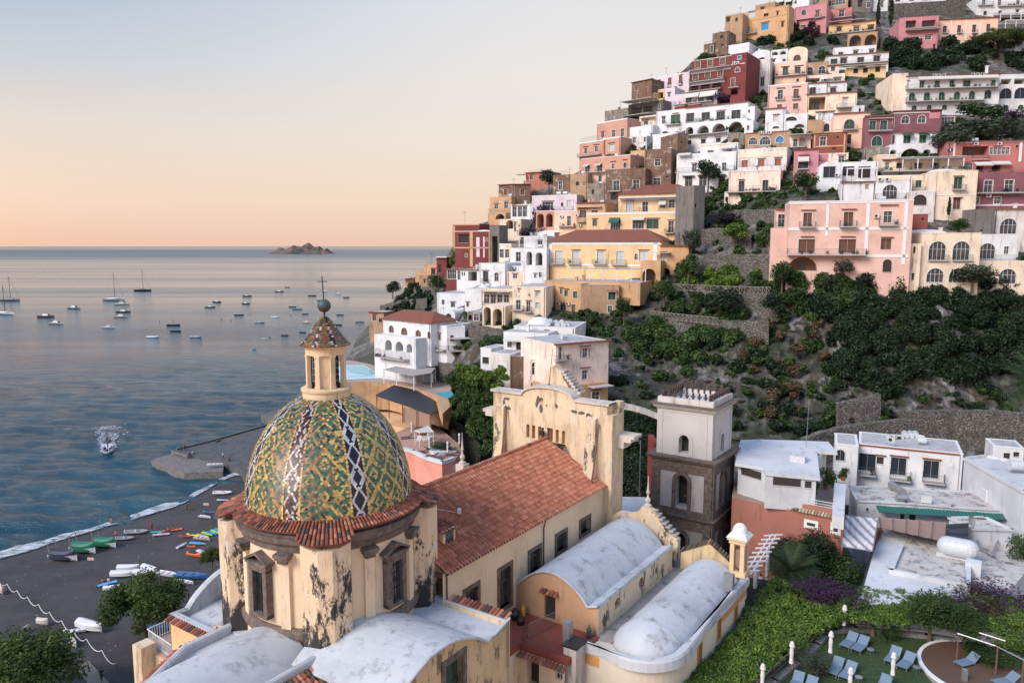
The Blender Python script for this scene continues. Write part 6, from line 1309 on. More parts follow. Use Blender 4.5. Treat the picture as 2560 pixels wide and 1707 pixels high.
def palm(name,label,p,h,fr,n=26,seed=1,pal=None,lean=(0,0)):
 t=thing(name,label,'palm',p);rng=random.Random(seed);mb=MB();top=Vector((p[0]+lean[0],p[1]+lean[1],p[2]+h));mb.tube(p,top,.22*fr/2,.14*fr/2,9);mb.build('trunk',BARK,t)
 mb=MB();g=[(.03,.06,.02),(.05,.085,.03),(.075,.11,.045)]
 for i in range(n):
  a=6.283*i/n*1.618*3;el=R(70-105*(i/n));d=Vector((math.cos(a)*math.cos(el),math.sin(a)*math.cos(el),math.sin(el)));pts=[];q=top.copy();dd=d.copy()
  for k in range(7):pts.append(q.copy());q=q+dd*fr/6;dd=(dd+Vector((0,0,-.13))).normalized()
  c=rng.choice(g)
  for k in range(6):
   s=dd.cross(Vector((0,0,1))).normalized();L_=fr*.30*(1-abs(k/5-.5));al=(pts[k+1]-pts[k]).normalized()
   for m in range(3):
    o=pts[k].lerp(pts[k+1],m/3)
    for sg in(-1,1):e=o+(s*sg*.8+al*.6+Vector((0,0,-.25))).normalized()*L_;mb.poly([o,o+al*fr*.03,e],tuple(x*(.7+.6*rng.random())for x in c))
 mb.build('fronds',LEAF,t);return t
def inside(poly,u,v):
 r=False;n=len(poly)
 for i in range(n):
  (x0,y0),(x1,y1)=poly[i],poly[(i+1)%n]
  if(y0>v)!=(y1>v)and u<(x1-x0)*(v-y0)/(y1-y0)+x0:r=not r
 return r
def scrub(name,label,poly,n,rpx,per,pal,size,seed,lift=.3,cat='scrub',yf=1):
 rng=random.Random(seed);C_,R_=[],[];us=[p[0]for p in poly];vs=[p[1]for p in poly];k=0
 while len(C_)<n and k<n*60:
  k+=1;u=rng.uniform(min(us),max(us));v=rng.uniform(min(vs),max(vs))
  if not inside(poly,u,v)or u<skyu(v)+12:continue
  p=P(u,v,(depth(u,v)+2.5)*yf);r=rng.uniform(*rpx)/pxm(p);p=p+Vector((0,-.3*r,lift*r));
  for q in range(3):C_.append(tuple(p+Vector((rng.uniform(-1,1)*r*.7,rng.uniform(-.4,.4)*r,rng.uniform(-.5,.6)*r))));R_.append((r*.7,r*.7,r*.6))
 V,c=leafcloud(C_,R_,per*n,size,PAL[pal],seed);o=fastmesh(name,V,4,LEAF,c);return tag(o,label,cat,kind='stuff')
CLIFF=[(1500,860),(1560,800),(1760,790),(1900,700),(2560,700),(2560,1080),(1850,1080),(1700,1060),(1540,1000)]
scrub('scrub','low green scrub clinging all over the rocky cliff',CLIFF,620,(5,15),85,'mid',.34,3)
scrub('scrub','dark bushes in the clefts of the cliff behind the bell tower',CLIFF,260,(8,20),150,'dark',.34,4)
scrub('dry_grass','brown dry grass patches on the bare cliff',[(1750,820),(1980,730),(2120,800),(2100,960),(1950,1060),(1780,1000)],80,(8,20),260,'dry',.26,5,0)
scrub('wood','dense dark evergreen wood hanging below the arched cream house',[(2080,720),(2170,690),(2570,690),(2570,930),(2450,950),(2290,940),(2200,985),(2080,930),(2060,830)],480,(14,32),480,'dark',.29,6,.5,'wood')
scrub('wood','green treetops along the cliff edge left of the pink house terrace',[(1930,700),(2120,700),(2120,770),(1990,780),(1930,740)],60,(16,30),500,'mid',.36,7,.4,'wood')
scrub('shrubbery','hanging green shrubbery above the cliff face behind the bell tower',[(1560,830),(1640,810),(1830,800),(1840,860),(1760,900),(1600,880)],110,(14,28),420,'mid',.36,8,.4)
scrub('shrubbery','green garden terraces between the yellow palace and the pink house',[(1560,600),(1650,540),(1740,470),(1930,440),(1930,560),(1900,640),(1780,660),(1930,680),(1930,770),(1640,780),(1560,700)],620,(5,15),100,'mid',.34,9,.2)
scrub('vine_terrace','bright green vines trained along the garden terrace',[(1690,690),(1900,670),(1920,715),(1700,715)],34,(12,22),420,'lime',.36,10,.4)
scrub('shrubbery','trees and bushes over the slope above the big white hotel',[(2200,115),(2380,100),(2560,120),(2560,178),(2300,178),(2220,170)],170,(9,22),300,'dark',.5,11,.3)
scrub('shrubbery','dark garden trees on the upper slope beside the tan skyline house',[(1900,70),(2080,60),(2100,110),(1900,115)],40,(9,18),350,'dark',.5,12,.2)
scrub('creeper','purple red creeper mass under the tan skyline house',[(1910,62),(2040,64),(2040,95),(1920,100)],22,(9,15),350,'wine',.5,13,.5)
scrub('shrubbery','greenery filling the gaps between the upper houses',[(1560,220),(1700,120),(1930,100),(2230,180),(2250,300),(2560,300),(2560,440),(1960,560),(1560,560),(1480,420)],2600,(4,12),70,'mid',.4,14,.1)
scrub('shrubbery','rough bushes on the shore slope below the lowest ochre houses',[(880,850),(890,800),(980,700),(1040,700),(1100,760),(960,850)],150,(6,16),160,'dark',.5,15,.2)
scrub('shrubbery','terrace greenery between the white villa and the yellow houses',[(1050,850),(1150,780),(1400,760),(1560,760),(1560,860),(1500,900),(1180,880),(1060,930)],500,(5,14),100,'mid',.34,16,.2)
scrub('ivy','dark ivy covering the wall behind the church facade',[(1505,1010),(1560,1005),(1660,1050),(1665,1260),(1500,1260)],800,(10,20),130,'dark',.24,17,.1,'ivy',.95)
scrub('shrubbery','bushes tumbling down the bank left of the church facade',[(1125,950),(1180,925),(1235,945),(1265,1000),(1262,1130),(1205,1130),(1160,1060),(1135,1000)],330,(9,20),170,'mid',.24,18,.2,'scrub',.86)
scrub('vine_pergola','vine covered pergola left of the pale house foot',[(1150,915),(1240,925),(1300,975),(1270,985),(1160,950)],60,(8,14),200,'lime',.22,19,.2,'vine',.84)
TL=[('olive_tree','tall dark tree right of the blue door house','round','dark',1770,468,70,60),('tree','round green tree in front of the bright pink house','round','mid',2015,488,62,62),('tree','dark tree left of the yellow terrace house on the ridge','round','dark',1372,475,55,45),('tree','broad green tree above the long olive crown at the right','round','mid',2450,312,58,110),('tree','long dark olive green crown behind the coral pink house','round','olive',2480,372,80,200),('tree','dark tree hanging over the white arcade','round','olive',2370,385,70,110),('umbrella_pine','flat topped umbrella pine below the top hotel','pine','pine',2500,135,60,110),('umbrella_pine','smaller umbrella pine beside the peach villa','pine','pine',2475,105,32,60),('cypress','tall dark cypress on the top edge','cypress','dark',2226,60,90,60),('cypress','thinner cypress left of the tall one','cypress','dark',2194,58,60,60),('tree','slender tree standing before the grey gable of the yellow house','round','olive',1725,640,72,46),('tree','bright tree beside the ochre porch','round','mid',1720,700,70,55),('tree','green tree under the tan curtained bay house','round','mid',1560,800,60,46),('lemon_tree','bright green vine covered tree on the upper garden terrace','round','lime',1835,610,55,70),('tree','dark rounded tree at the garden terrace end','round','mid',1912,635,72,64),('tree','dark tree below the garden fence','round','dark',1800,790,70,110),('tree','round tree on the rocks under the fence','round','dark',1930,790,60,60),('tree','tree standing in the terrace left of the green net','round','mid',1660,755,60,60),('creeper','bright green creeper hanging on the small red kiosk','round','lime',1140,680,62,34),('tree','dark tree below the little ochre houses','round','mid',1095,735,52,46),('tree','dark tree at the shore by the stone sheds','round','dark',982,740,40,42),('pink_house_tree','small open tree in front of the big pink house','round','olive',2105,690,42,52),('tree','bushy tree at the left foot of the big pink house','round','mid',1955,720,70,66),('tree','tree reaching up over the arched cream windows','round','olive',2430,720,64,100),('monkey_puzzle','small dark conifer on the terrace of the stained cream house','cypress','dark',2372,530,38,50),('tree','green tree on the terrace behind the white dome','round','mid',2395,585,40,56),('bougainvillea','purple bougainvillea on the pale lilac house','bush','purple',1347,560,60,44),('bougainvillea','deep purple bougainvillea spilling beneath the pink arches','bush','purple',1330,590,30,60),('bougainvillea','purple hedge on the wall below the two open arches','bush','purple',1820,545,16,84),('bougainvillea','purple flowers along the lilac terrace under the stair tower','bush','purple',1815,252,16,70),('bougainvillea','purple creeper at the right of the white hotel wing','bush','purple',2540,300,36,60),('banana_plant','tuft of leaves on the deck of the far terrace','bush','mid',1250,860,30,90),('tree','dark dense trees on the bank below the pool terrace','round','dark',1195,1060,120,100),('tree','dark tree on the bank above the path stair','round','mid',1215,960,60,80)]
for i,(nm,lb,kd,pl,u,v,hp,wp)in enumerate(TL):
 p=P(u,v,depth(u,v)-1.0);k=pxm(p);cat=nm.replace('_',' ')if nm in('bougainvillea','creeper','cypress')else 'tree'
 plant({'pink_house_tree':'tree','monkey_puzzle':'conifer'}.get(nm,nm),lb,cat,(p.x,p.y,p.z-.5),hp/k+.5,wp/k/(.85 if kd!='cypress' else 1.2),kd,pl,i)
p=B(372,1600);plant('umbrella_pine','big stone pine leaning over the beach beside the church','tree',(p.x,p.y,p.z-1),10.6,10.8,'pine','pine',1)
p=G(60,1760,4);plant('umbrella_pine','pine crown in the bottom left corner of the view','tree',(p.x,p.y,2),10.5,12.5,'pine','pine',2)
p=G(550,1430,8);plant('tree','sprig of pine showing left of the church buttress','tree',(p.x-1.2,p.y,8),4,3,'pine','pine',0)
ZL=24.0
GRASS=simple('lawn',(.028,.055,.014),.95,var=.35,scale=3,bmp=.6)
mb=MB();mb.poly([G(RX('m',x),RY('m',y),ZL)for x,y in((-350,1900),(180,1500),(480,1180),(600,1105),(800,1080),(1200,1110),(1600,1160),(2400,1230),(2500,1900))]);lw=mb.build('lawn',GRASS);tag(lw,None,None,kind='structure')
rg=np.random.RandomState(3);pts=[G(RX('m',rg.uniform(200,2350)),RY('m',rg.uniform(1100,1600)),ZL)for _ in range(1)]
mb=MB();edge=[G(RX('m',x),RY('m',y),ZL)for x,y in((-300,1850),(60,1568),(280,1400),(450,1240),(520,1150),(620,1100),(800,1085),(1180,1125),(1450,1150),(1700,1190))]
for a,b in zip(edge,edge[1:]):mb.box(((a.x+b.x)/2,(a.y+b.y)/2,ZL+.1),((b-a).length+.2,.5,.45),math.atan2(b.y-a.y,b.x-a.x))
tag(mb.build('stone_kerb',simple('kerb_stone',(.20,.19,.18),.9,var=.5,scale=5,bmp=.6)),'low grey stone kerb curving round the hotel lawn','kerb')
def canopy():
 poly=[(1868,1442),(1960,1455),(2110,1472),(2200,1480),(2560,1500),(2560,1568),(2290,1556),(2110,1545),(2045,1575),(1985,1625),(1800,1740),(1560,1760),(1640,1680),(1712,1600)]
 rng=random.Random(9);C_,R_=[],[];
 while len(C_)<1250:
  u,v=rng.uniform(1550,2560),rng.uniform(1440,1760)
  if not inside(poly,u,v):continue
  z=25.2+.35*noise.noise((u*.012,v*.02,0))+(.6 if u>2100 else 0);p=G(u,v,z)
  if AB(u,v,z)[1]<19.6:continue
  r=rng.uniform(.22,.5);C_.append((p.x,p.y,p.z+rng.uniform(-.25,.22)));R_.append((r,r,r*.6))
 V,c=leafcloud(C_,R_,95000,.135,PAL['lime'],21,.5);o=fastmesh('vine_canopy',V,4,LEAF,c);tag(o,'bright green vine canopy spread between the church and the lawn','vine',kind='stuff')
 mb=MB();mb.poly([G(u,v,24.3)for u,v in poly]);tag(mb.build('pergola_ground',simple('dark_ground',(.018,.022,.012),1)),None,None,kind='structure')  # near-black ground sheet lying under the vine leaves
canopy()
def garden_plant(nm,lb,cat,x,y,h,w,kd,pl,var=0,z=ZL):
 kd+='+';p=G(RX('m',x),RY('m',y),z);return plant(nm,lb,cat,p,h,w,kd,pl,var)
garden_plant('tree','large dark leaved tree by the lawn fence','tree',1480,1190,4.6,5.2,'round','mid',1);garden_plant('tree','second dark leaved tree above the wooden deck','tree',1800,1260,3.6,4.4,'round','mid',2)
garden_plant('olive_bush','grey green olive bush at the left of the lawn','bush',390,1490,2.2,2.6,'bush','olive');garden_plant('shrub','rounded shrub below the fence beside the banana plant','bush',1120,1170,1.3,1.6,'bush','mid',1)
garden_plant('bougainvillea','purple bougainvillea heaped on the vine roof','bougainvillea',640,900,2.6,5.6,'bush','purple',0,24.6);garden_plant('bougainvillea','small purple bougainvillea left of the heaped one','bougainvillea',420,800,1.6,3.6,'bush','purple',1,25.2);garden_plant('bougainvillea','wide purple and orange bougainvillea at the right edge','bougainvillea',2130,1060,3.2,8.0,'bush','purple',2);garden_plant('bougainvillea','dull purple bougainvillea behind the second dark tree','bougainvillea',1800,950,2.4,5.5,'bush','wine',2,24.6)
garden_plant('tree','leafy tree at the right edge above the bougainvillea','tree',2420,760,6,5.2,'round','mid',0,22);garden_plant('shrub','low green planting behind the wooden deck','bush',2060,1330,1.2,4.5,'bush','mid',2);garden_plant('shrub','bright green shrub at the right of the deck pergola','bush',2330,1300,2.2,4.5,'bush','lime',1)
p=G(RX('m',960),RY('m',1130),ZL);palm('banana_plant','banana plant with long pale leaves on the lawn edge',p,.7,1.7,14,5)['category']='plant'
mb=MB();hr=[G(RX('m',x),RY('m',y),ZL+1.25)for x,y in((-100,1560),(60,1410),(250,1240),(450,1062),(520,1000),(600,966),(740,955),(900,970),(1060,988),(1300,1004),(1500,1020))]
WOOD=simple('weathered_wood',(.12,.085,.06),.85,var=.3,scale=6);fe=thing('garden_fence','rustic wooden handrail fence round the top of the lawn','fence',(hr[5].x,hr[5].y,ZL));mb.path(hr,.06,6);mb.build('handrail',WOOD,fe)
mb=MB();mb.path([q-Vector((0,0,.55))for q in hr],.04,6);mb.build('lower_rail',WOOD,fe)
for a,b in zip(hr,hr[1:]):
 mb=MB();mb.tube(a-Vector((0,0,1.5)),a,.06,n=6);mb.build('post',WOOD,fe)
LB=slat('lounger_mesh',(.16,.235,.32),False,.05)
def lounger():
 t=thing('sun_lounger','blue grey sun lounger','sun lounger',(0,0,0),0,'blue sun loungers on the hotel lawn');mb=MB();mb.box((0,.62,.33),(.74,1.24,.04));mb.build('seat',LB,t,world=False)
 mb=MB();vs=[(-.37,1.25,.32),(.37,1.25,.32),(.37,1.86,.80),(-.37,1.86,.80)];mb.add(vs+[(x,y+.03,z-.04)for x,y,z in vs],[(0,1,2,3),(7,6,5,4),(0,3,7,4),(1,5,6,2),(3,2,6,7)]);mb.build('backrest',LB,t,world=False)
 mb=MB();
 for x in(-.38,.38):mb.box((x,.65,.30),(.04,1.3,.05))
 mb.build('frame',METAL,t,world=False)
 for x in(-.34,.34):
  for y in(.1,1.35):mb=MB();mb.box((x,y,.14),(.04,.04,.29));mb.build('leg',METAL,t,world=False)
 return t
LG=lounger();first=True
for(fx,fy,hx_,hy,lb)in((697,1226,765,1168,'blue lounger nearest the fence, left one of the top pair'),(800,1262,872,1198,'blue lounger beside the round table, right one of the top pair'),(578,1475,645,1392,'left blue lounger of the middle left pair on the lawn'),(690,1515,762,1435,'right blue lounger of the middle left pair on the lawn'),(1111,1368,1166,1300,'left blue lounger of the pair left of the stepping stone path'),(1222,1418,1297,1350,'right blue lounger of the pair nearest the stepping stone path'),(230,1625,272,1546,'blue lounger cut by the bottom edge, leftmost on the lawn'),(335,1665,390,1590,'blue lounger cut by the bottom edge, second from the left'),(1015,1645,1075,1568,'blue lounger cut by the bottom edge under the closed umbrella'),(1740,1388,1845,1362,'blue lounger standing on the round wooden deck'),(2080,1560,2235,1535,'blue lounger cut by the right bottom corner of the deck')):
 a=G(RX('m',fx),RY('m',fy),ZL+.33);b=G(RX('m',hx_),RY('m',hy),ZL+.33);rz=math.atan2(b.y-a.y,b.x-a.x)-math.pi/2
 if first:LG.location=(a.x,a.y,ZL);LG.rotation_euler=(0,0,rz);LG['label']=lb;first=False
 else:copy_tree(LG,None,(a.x,a.y,ZL),rz,label=lb)
UC=simple('umbrella_canvas',(.62,.62,.62),.8,var=.08,scale=4)
def umbrella(h=2.7):
 t=thing('closed_umbrella','x','umbrella',(0,0,0),0,'closed white umbrellas');mb=MB();mb.tube((0,0,0),(0,0,h),.03,n=8);mb.build('pole',WOOD,t,world=False)
 mb=MB();mb.lathe([(.03,h),(.13,h-.12),(.20,h-.42),(.11,h-.5),(.15,h-.9),(.12,h-1.3),(.16,h-1.7),(.06,h-1.72)],n=9);mb.build('canopy',UC,t,world=False);return t
UM=umbrella();UF=[True]
def put_umb(p,lb,s=1.0):
 if UF[0]:UM.location=p;UM['label']=lb;UM.scale=(s,s,s);UF[0]=False
 else:copy_tree(UM,None,p,0,s,lb)
for x,yb,lb in((690,1140,'closed white umbrella at the fence above the top lounger pair'),(565,1400,'closed white umbrella left of the top lounger pair'),(207,1500,'closed white umbrella at the left kerb beside the olive bush'),(1136,1610,'closed white umbrella standing in front of the right lounger pair'),(742,1760,'closed white umbrella peeping up at the bottom edge'),(-60,1720,'closed white umbrella in the vines at the bottom edge')):
 p=G(RX('m',x),RY('m',yb),ZL);put_umb(p,lb)
tb=None
for x,y,lb in((942,1262,'small round table beside the top lounger pair'),(832,1517,'small round table beside the middle left loungers'),(1363,1425,'small round table beside the stepping stone path')):
 p=G(RX('m',x),RY('m',y),ZL+.4);p.z=ZL
 if tb is None:
  tb=thing('side_table',lb,'table',p,0,'round side tables on the lawn');mb=MB();mb.lathe([(0,.44),(.26,.44),(.26,.47),(0,.48)],n=20);mb.build('tabletop',METAL,tb,world=False)
  for k in range(3):mb=MB();mb.tube((.2*math.cos(k*2.1),.2*math.sin(k*2.1),.44),(.24*math.cos(k*2.1),.24*math.sin(k*2.1),0),.012,n=5);mb.build('leg',METAL,tb,world=False)
 else:copy_tree(tb,None,p,0,label=lb)
pp=[(1620,1240),(1560,1235),(1500,1245),(1450,1265),(1410,1290),(1400,1325),(1415,1365),(1440,1405),(1465,1445),(1485,1485),(1515,1525),(1560,1570)];q=[G(RX('m',x),RY('m',y),ZL)for x,y in pp];mb=MB()
for a,b in zip(q,q[1:]):mb.box(((a.x+b.x)/2,(a.y+b.y)/2,ZL+.02),((b-a).length*.94,.62,.05),math.atan2(b.y-a.y,b.x-a.x))
tag(mb.build('path',simple('path_stone',(.30,.26,.22),.9,var=.3,scale=5)),None,None,kind='structure')
DECKW=slat('deck_boards',(.13,.075,.05),False,.14);c=G(RX('m',2000),RY('m',1470),ZL);mb=MB();mb.lathe([(0,.14),(4.2,.14),(4.2,-.2)],c,40);d=mb.build('wooden_deck',DECKW);tag(d,'round brown wooden deck with white kerb on the lawn','deck');mb=MB();mb.lathe([(4.2,-.1),(4.2,.2),(4.45,.2),(4.45,-.1)],c,40);k=mb.build('kerb',WHITE,d);k.location=(0,0,0)
pg=thing('garden_pergola','thin pole pergola over the wooden deck','pergola',(c.x,c.y,ZL));mb=MB()
for a,b in(((1740,1110),(2090,1225)),((2090,1225),(2420,1390)),((1940,1105),(2180,1180))):mb.tube(G(RX('m',a[0]),RY('m',a[1]),ZL+2.3),G(RX('m',b[0]),RY('m',b[1]),ZL+2.3),.05)
mb.build('beam',METAL,pg)
for x,y in((1750,1112),(2110,1232),(2350,1352)):mb=MB();a=G(RX('m',x),RY('m',y),ZL+2.3);mb.tube(a,(a.x,a.y,ZL),.06);mb.build('post',WOOD,pg)
p=G(RX('m',1800),RY('m',1560),ZL);mb=MB();mb.box((p.x,p.y,ZL+.5),(.3,.3,1.0));tag(mb.build('garden_lamp',METAL),'square grey lamp post at the deck edge','lamp')
def ktree(nm,lb,kd,x,y,z,h,w,pl,var=0):
 kd+='+';y+=190;p=G(RX('k',x),RY('k',y),z);plant(nm,lb,'tree',p,h,w,kd,pl,var)
ktree('orange_tree','orange tree with dark glossy crown in the courtyard','round',600,1540,20.5,6.2,7.5,'mid',1);ktree('orange_tree','dark orange tree against the terracotta wall','round',330,1500,20.5,7.8,7.5,'dark',0);ktree('orange_tree','small orange tree left by the pergola','round',90,1420,21,6.0,4.0,'dark',2)
palm('fan_palm','bushy fan palm in the courtyard by the church',G(RX('k',190),RY('k',1830),21),4.2,2.9,80,2);palm('fan_palm','second fan palm behind the bushy one',G(RX('k',290),RY('k',1720),21),4.2,2.3,60,4)
palm('palm_tree','palm fronds showing right of the bell tower',G(RX('l',1190),RY('l',1480),22),2.0,2.6,22,7)
palm('date_palm','brown tipped palm at the right edge below the cliff',P(2590,1010,84),2.5,4.2,60,8)
STW=plaster((.54,.56,.59),.6,key='white_render',big=2);STR=plaster((.50,.47,.45),1.0,dark=(.09,.08,.075),key='stained_roof',big=1.4,mould=.75)
TER=plaster(s2l(160,106,92),.8,key='terracotta_render',big=2);PAVE=simple('terrace_tiles',(.30,.22,.18),.8,var=.2,scale=3)
def polyb(reg,pts,z):return[G(RX(reg,x),RY(reg,y),z)for x,y in pts]
def flat(par,name,reg,pts,z,th,mat,shrink=0):mb=MB();mb.prism([tuple(p)[:2]for p in polyb(reg,pts,z)],z-th,z,top=True);return mb.build(name,mat,par)
def parap(par,name,reg,pts,z,h,w,mat,closed=True):
 q=polyb(reg,pts,z);mb=MB();n=len(q)
 for i in range(n if closed else n-1):
  a,b=q[i],q[(i+1)%n];mb.box(((a.x+b.x)/2,(a.y+b.y)/2,z+h/2-.02),((b-a).length+w*.98,w,h+.04),math.atan2(b.y-a.y,b.x-a.x))
 return mb.build(name,mat,par)
def bldg(name,label,reg,pts,z,z0,wm,rm,rim=.35,eave=0):
 q=polyb(reg,pts,z);c=sum(q,Vector())/len(q);t=thing(name,label,'house',(c.x,c.y,z0));mb=MB();mb.prism([tuple(p)[:2]for p in q],z0,z-.12);mb.build('wall',wm,t)
 flat(t,'roof',reg,pts,z,.11,rm);
 if rim:parap(t,'parapet',reg,pts,z,rim,.28,STW)
 return t
def edgewall(reg,p0,p1,z):a,b=polyb(reg,[p0,p1],z);return Wall(a,b-a)
def put(t,W,reg,lst):
 for x,ya,yb,w,st,ar in lst:
  s0,_=W.hit(RX(reg,x-w/2),RY(reg,(ya+yb)/2));s1,_=W.hit(RX(reg,x+w/2),RY(reg,(ya+yb)/2));z1=W.hit(RX(reg,x),RY(reg,ya))[1];z0=W.hit(RX(reg,x),RY(reg,yb))[1];add_window(t,W,s0,s1,z0,z1,st,ar,-.03,.16)
t=bldg('house','terracotta house with roof terrace and two white framed windows','k',[(-330,735),(-60,800),(0,812),(340,865),(700,940),(715,610),(600,600),(100,560),(-300,520)],29.2,18,TER,PAVE,0)
W=edgewall('k',(0,800),(700,940),29.2);put(t,W,'k',[(395,962,1022,84,'d',0),(622,990,1070,54,'d',0)])
for x0,x1,ya,yb in((333,460,940,1045),(577,668,970,1095)):
 s0,z1=W.hit(RX('k',x0),RY('k',ya));s1,z0=W.hit(RX('k',x1),RY('k',yb));mb=MB();ring(mb,W,rect(s0+.28,s1-.28,z0+.28,z1-.28),.28,.06,.02);mb.build('window_surround',WHITE,t)
mb=MB();a,b=polyb('k',[(-90,750),(0,800)],29.2);coping(mb,a,b,.5,3,.1,[(.45,.38,.26),(.36,.28,.18),(.5,.44,.32)]);a,b=polyb('k',[(0,800),(700,940)],29.2);coping(mb,a,b,.5,5,.1,[(.45,.38,.26),(.36,.28,.18),(.5,.44,.32)]);mb.build('tile_coping',TILE,t)
parap(t,'parapet','k',[(0,790),(590,905)],29.2,.55,.22,TER,False);rail('railing',[p+Vector((0,0,.5))for p in polyb('k',[(5,790),(590,900)],29.2)],.6,WHITE,t,1.4,.02,mid=True)
mb=MB();mb.prism([tuple(p)[:2]for p in polyb('k',[(590,905),(700,930),(715,620),(610,610)],30.2)],29.0,30.2);mb.build('parapet_block',STW,t)
t2=thing('house','white roof house standing on the terracotta terrace','house',G(RX('l',1650),RY('l',960),29));mb=MB();mb.prism([tuple(p)[:2]for p in polyb('l',[(1270,820),(1520,890),(1520,925),(1985,960),(1985,760),(2080,700),(1300,620)],32.2)],29.0,32.2);mb.build('wall',STW,t2)
flat(t2,'roof','l',[(1240,800),(1500,840),(1515,885),(2022,935),(1990,690),(2180,700),(2095,600),(1475,580),(1290,585)],32.6,.3,STW)
W=edgewall('l',(1520,925),(1985,960),32.2);put(t2,W,'l',[(1715,930,1005,255,'d',0),(1910,962,1022,60,'d',0)]);W=edgewall('l',(1270,820),(1520,890),32.2);put(t2,W,'l',[(1390,855,925,185,'d',0)])
mb=MB();a,b=polyb('l',[(1505,880),(2022,932)],32.45);coping(mb,a,b,.4,6,.2,[(.42,.38,.32),(.3,.26,.22)]);a,b=polyb('l',[(1240,800),(1500,842)],32.45);coping(mb,a,b,.4,7,.2,[(.42,.38,.32),(.3,.26,.22)]);mb.build('tile_coping',TILE,t2)
p=G(RX('l',1820),RY('l',780),32.6);mb=MB();mb.box(p+Vector((0,0,.3)),(1.5,1.0,.6),-.6);mb.build('roof_box',STW,t2);mb=MB();a=G(RX('l',1890),RY('l',655),32.6);mb.tube(a,a+Vector((.1,0,5)),.035,.02,5);
for k in range(4):mb.tube(a+Vector((-.5+.05*k,0,4.0+.2*k)),a+Vector((.6-.05*k,0,4.0+.2*k)),.012,n=4)
mb.build('aerial',METAL,t2)
for i,(x,y,h,w,lb)in enumerate(((70,700,.9,1.5,'agave like plant in a trough, left on the roof terrace'),(260,725,.9,1.7,'agave like plant in a trough, right on the roof terrace'),(420,740,1.9,.9,'potted yucca at the end of the roof terrace'),(530,660,2.6,1.8,'climbing plant in a pot behind the roof terrace'),(690,590,1.4,1.2,'yellow green pot plant on the terrace corner'))):
 q=G(RX('k',x),RY('k',y),29.2);t=plant('potted_plant',lb,'plant',q+Vector((0,0,.25)),h,w,'bush','mid',i);mb=MB();mb.lathe([(0,-.25/h),(.2/w,-.25/h),(.28/w,.2/h),(0,.2/h)],n=12);o=mb.build('pot',simple('terracotta_pot',(.32,.11,.06),.8),t,world=False)
H('k',(808,1765,300,690),'white','long white house with three black shuttered doors on balconies','W:n:905:345:500:165 W:d:1030:375:438:64 W:n:1197:382:540:140 W:n:1497:410:568:140 B:800:990:520:70:1.1 B:1112:1310:570:75:1.1 B:1412:1620:595:75:1.1 U:1130:210 C:808:1765:300:16:rust',al=25,Y=92,dep=7)
H('k',(600,812,262,600),'white','white wing with one black arched window','A:n:660:308:408:90 W:d:700:480:560:50',al=22,Y=93,dep=6)
def solid(nm,lb,cat,mb,mat):return tag(mb.build(nm,mat),lb,cat)
for i,(x,y,lb)in enumerate(((1128,225,'air conditioner at the left on the long white roof'),(1198,228,'second air conditioner on the long white roof'),(1505,270,'air conditioner at the right on the long white roof'))):
 q=P(RX('k',x),RY('k',y),97);o=thing('air_conditioner',lb,'air conditioner',q,0,'air conditioners on the long white roof');mb=MB();mb.box((0,0,.4),(1.1,.5,.85));mb.build('casing',AC,o,world=False);mb=MB();mb.tube((-.1,-.26,.4),(-.1,-.29,.4),.3,n=14);mb.build('fan_grille',IRON,o,world=False)
for i,x in enumerate((1258,1308,1355)):
 q=P(RX('k',x),RY('k',205),98);mb=MB();mb.tube(q+Vector((-.3,-.6,.5)),q+Vector((.3,.8,.5)),.42,n=14);mb.box(q+Vector((0,0,-.1)),(.6,1,.25));solid('water_tank','white water tank, %s of three on the long white roof'%('left','middle','right')[i],'water tank',mb,simple('tank_paint',(.5,.53,.56)))
t=bldg('house','low house with stained flat roof and green striped awning','k',[(752,650),(1110,655),(1510,682),(1960,697),(2195,868),(1690,838),(1270,802),(820,782)],27.4,20,STW,STR,.12)
W=edgewall('k',(820,782),(1690,838),27.4);W2=edgewall('k',(1270,802),(2195,868),27.4);put(t,W,'k',[(910,840,868,18,'d',0)])
def awn(par,reg,q4,zs,mat,name='awning'):
 pts=[G(RX(reg,x),RY(reg,y),z)for(x,y),z in zip(q4,zs)];n=14;mb=MB();rows=[[pts[0].lerp(pts[1],i/n).lerp(pts[3].lerp(pts[2],i/n),j/5)+Vector((0,0,-.12*math.sin(math.pi*(j/5))+.03*math.sin(i*2.4)))for i in range(n+1)]for j in range(6)]
 mb.grid(rows);mb.grid([[p-Vector((0,0,.04))for p in r[::-1]]for r in rows]);return mb.build(name,mat,par)
awn(t,'k',[(990,818),(2160,895),(2190,952),(1025,882)],(27.25,27.25,27.0,27.0),slat('green_stripe_cloth',(.02,.13,.10),False,.35))
mb=MB()
for r in((1030,905,60),(1200,920,80),(1345,935,80),(1500,945,80)):
 s,z=W2.hit(RX('k',r[0]),RY('k',r[1]));mb.box(W2.pt(s,z,.02),(r[2]/75,.06,1.4),math.atan2(W2.d.y,W2.d.x))
mb.build('window',STY['n'][0],t)
bldg('house','low house with brown stained roof at the right edge','k',[(2030,752),(2600,770),(2600,960),(2180,925),(2195,868)],26.9,20,STW,STR,.12)
t=bldg('house','white terrace house with a box shaped stair head at the right edge','k',[(1800,400),(2010,375),(2600,500),(2600,800),(2350,705)],30.6,22,STW,STW,.3)
H('k',(2055,2340,285,445),'white','white stair head box with grey door on the right white terrace','W:d:2190:338:445:60 W:d:2280:330:372:55',al=20,Y=91,dep=4,base=.5)
mb=MB();q=G(RX('k',2300),RY('k',450),31.5);mb.tube(q+Vector((-1,0,0)),q+Vector((1.4,-.3,0)),.55,n=16);solid('water_tank','fat white tank on the right white terrace','water tank',mb,simple('tank_paint',(.5,.53,.56)))
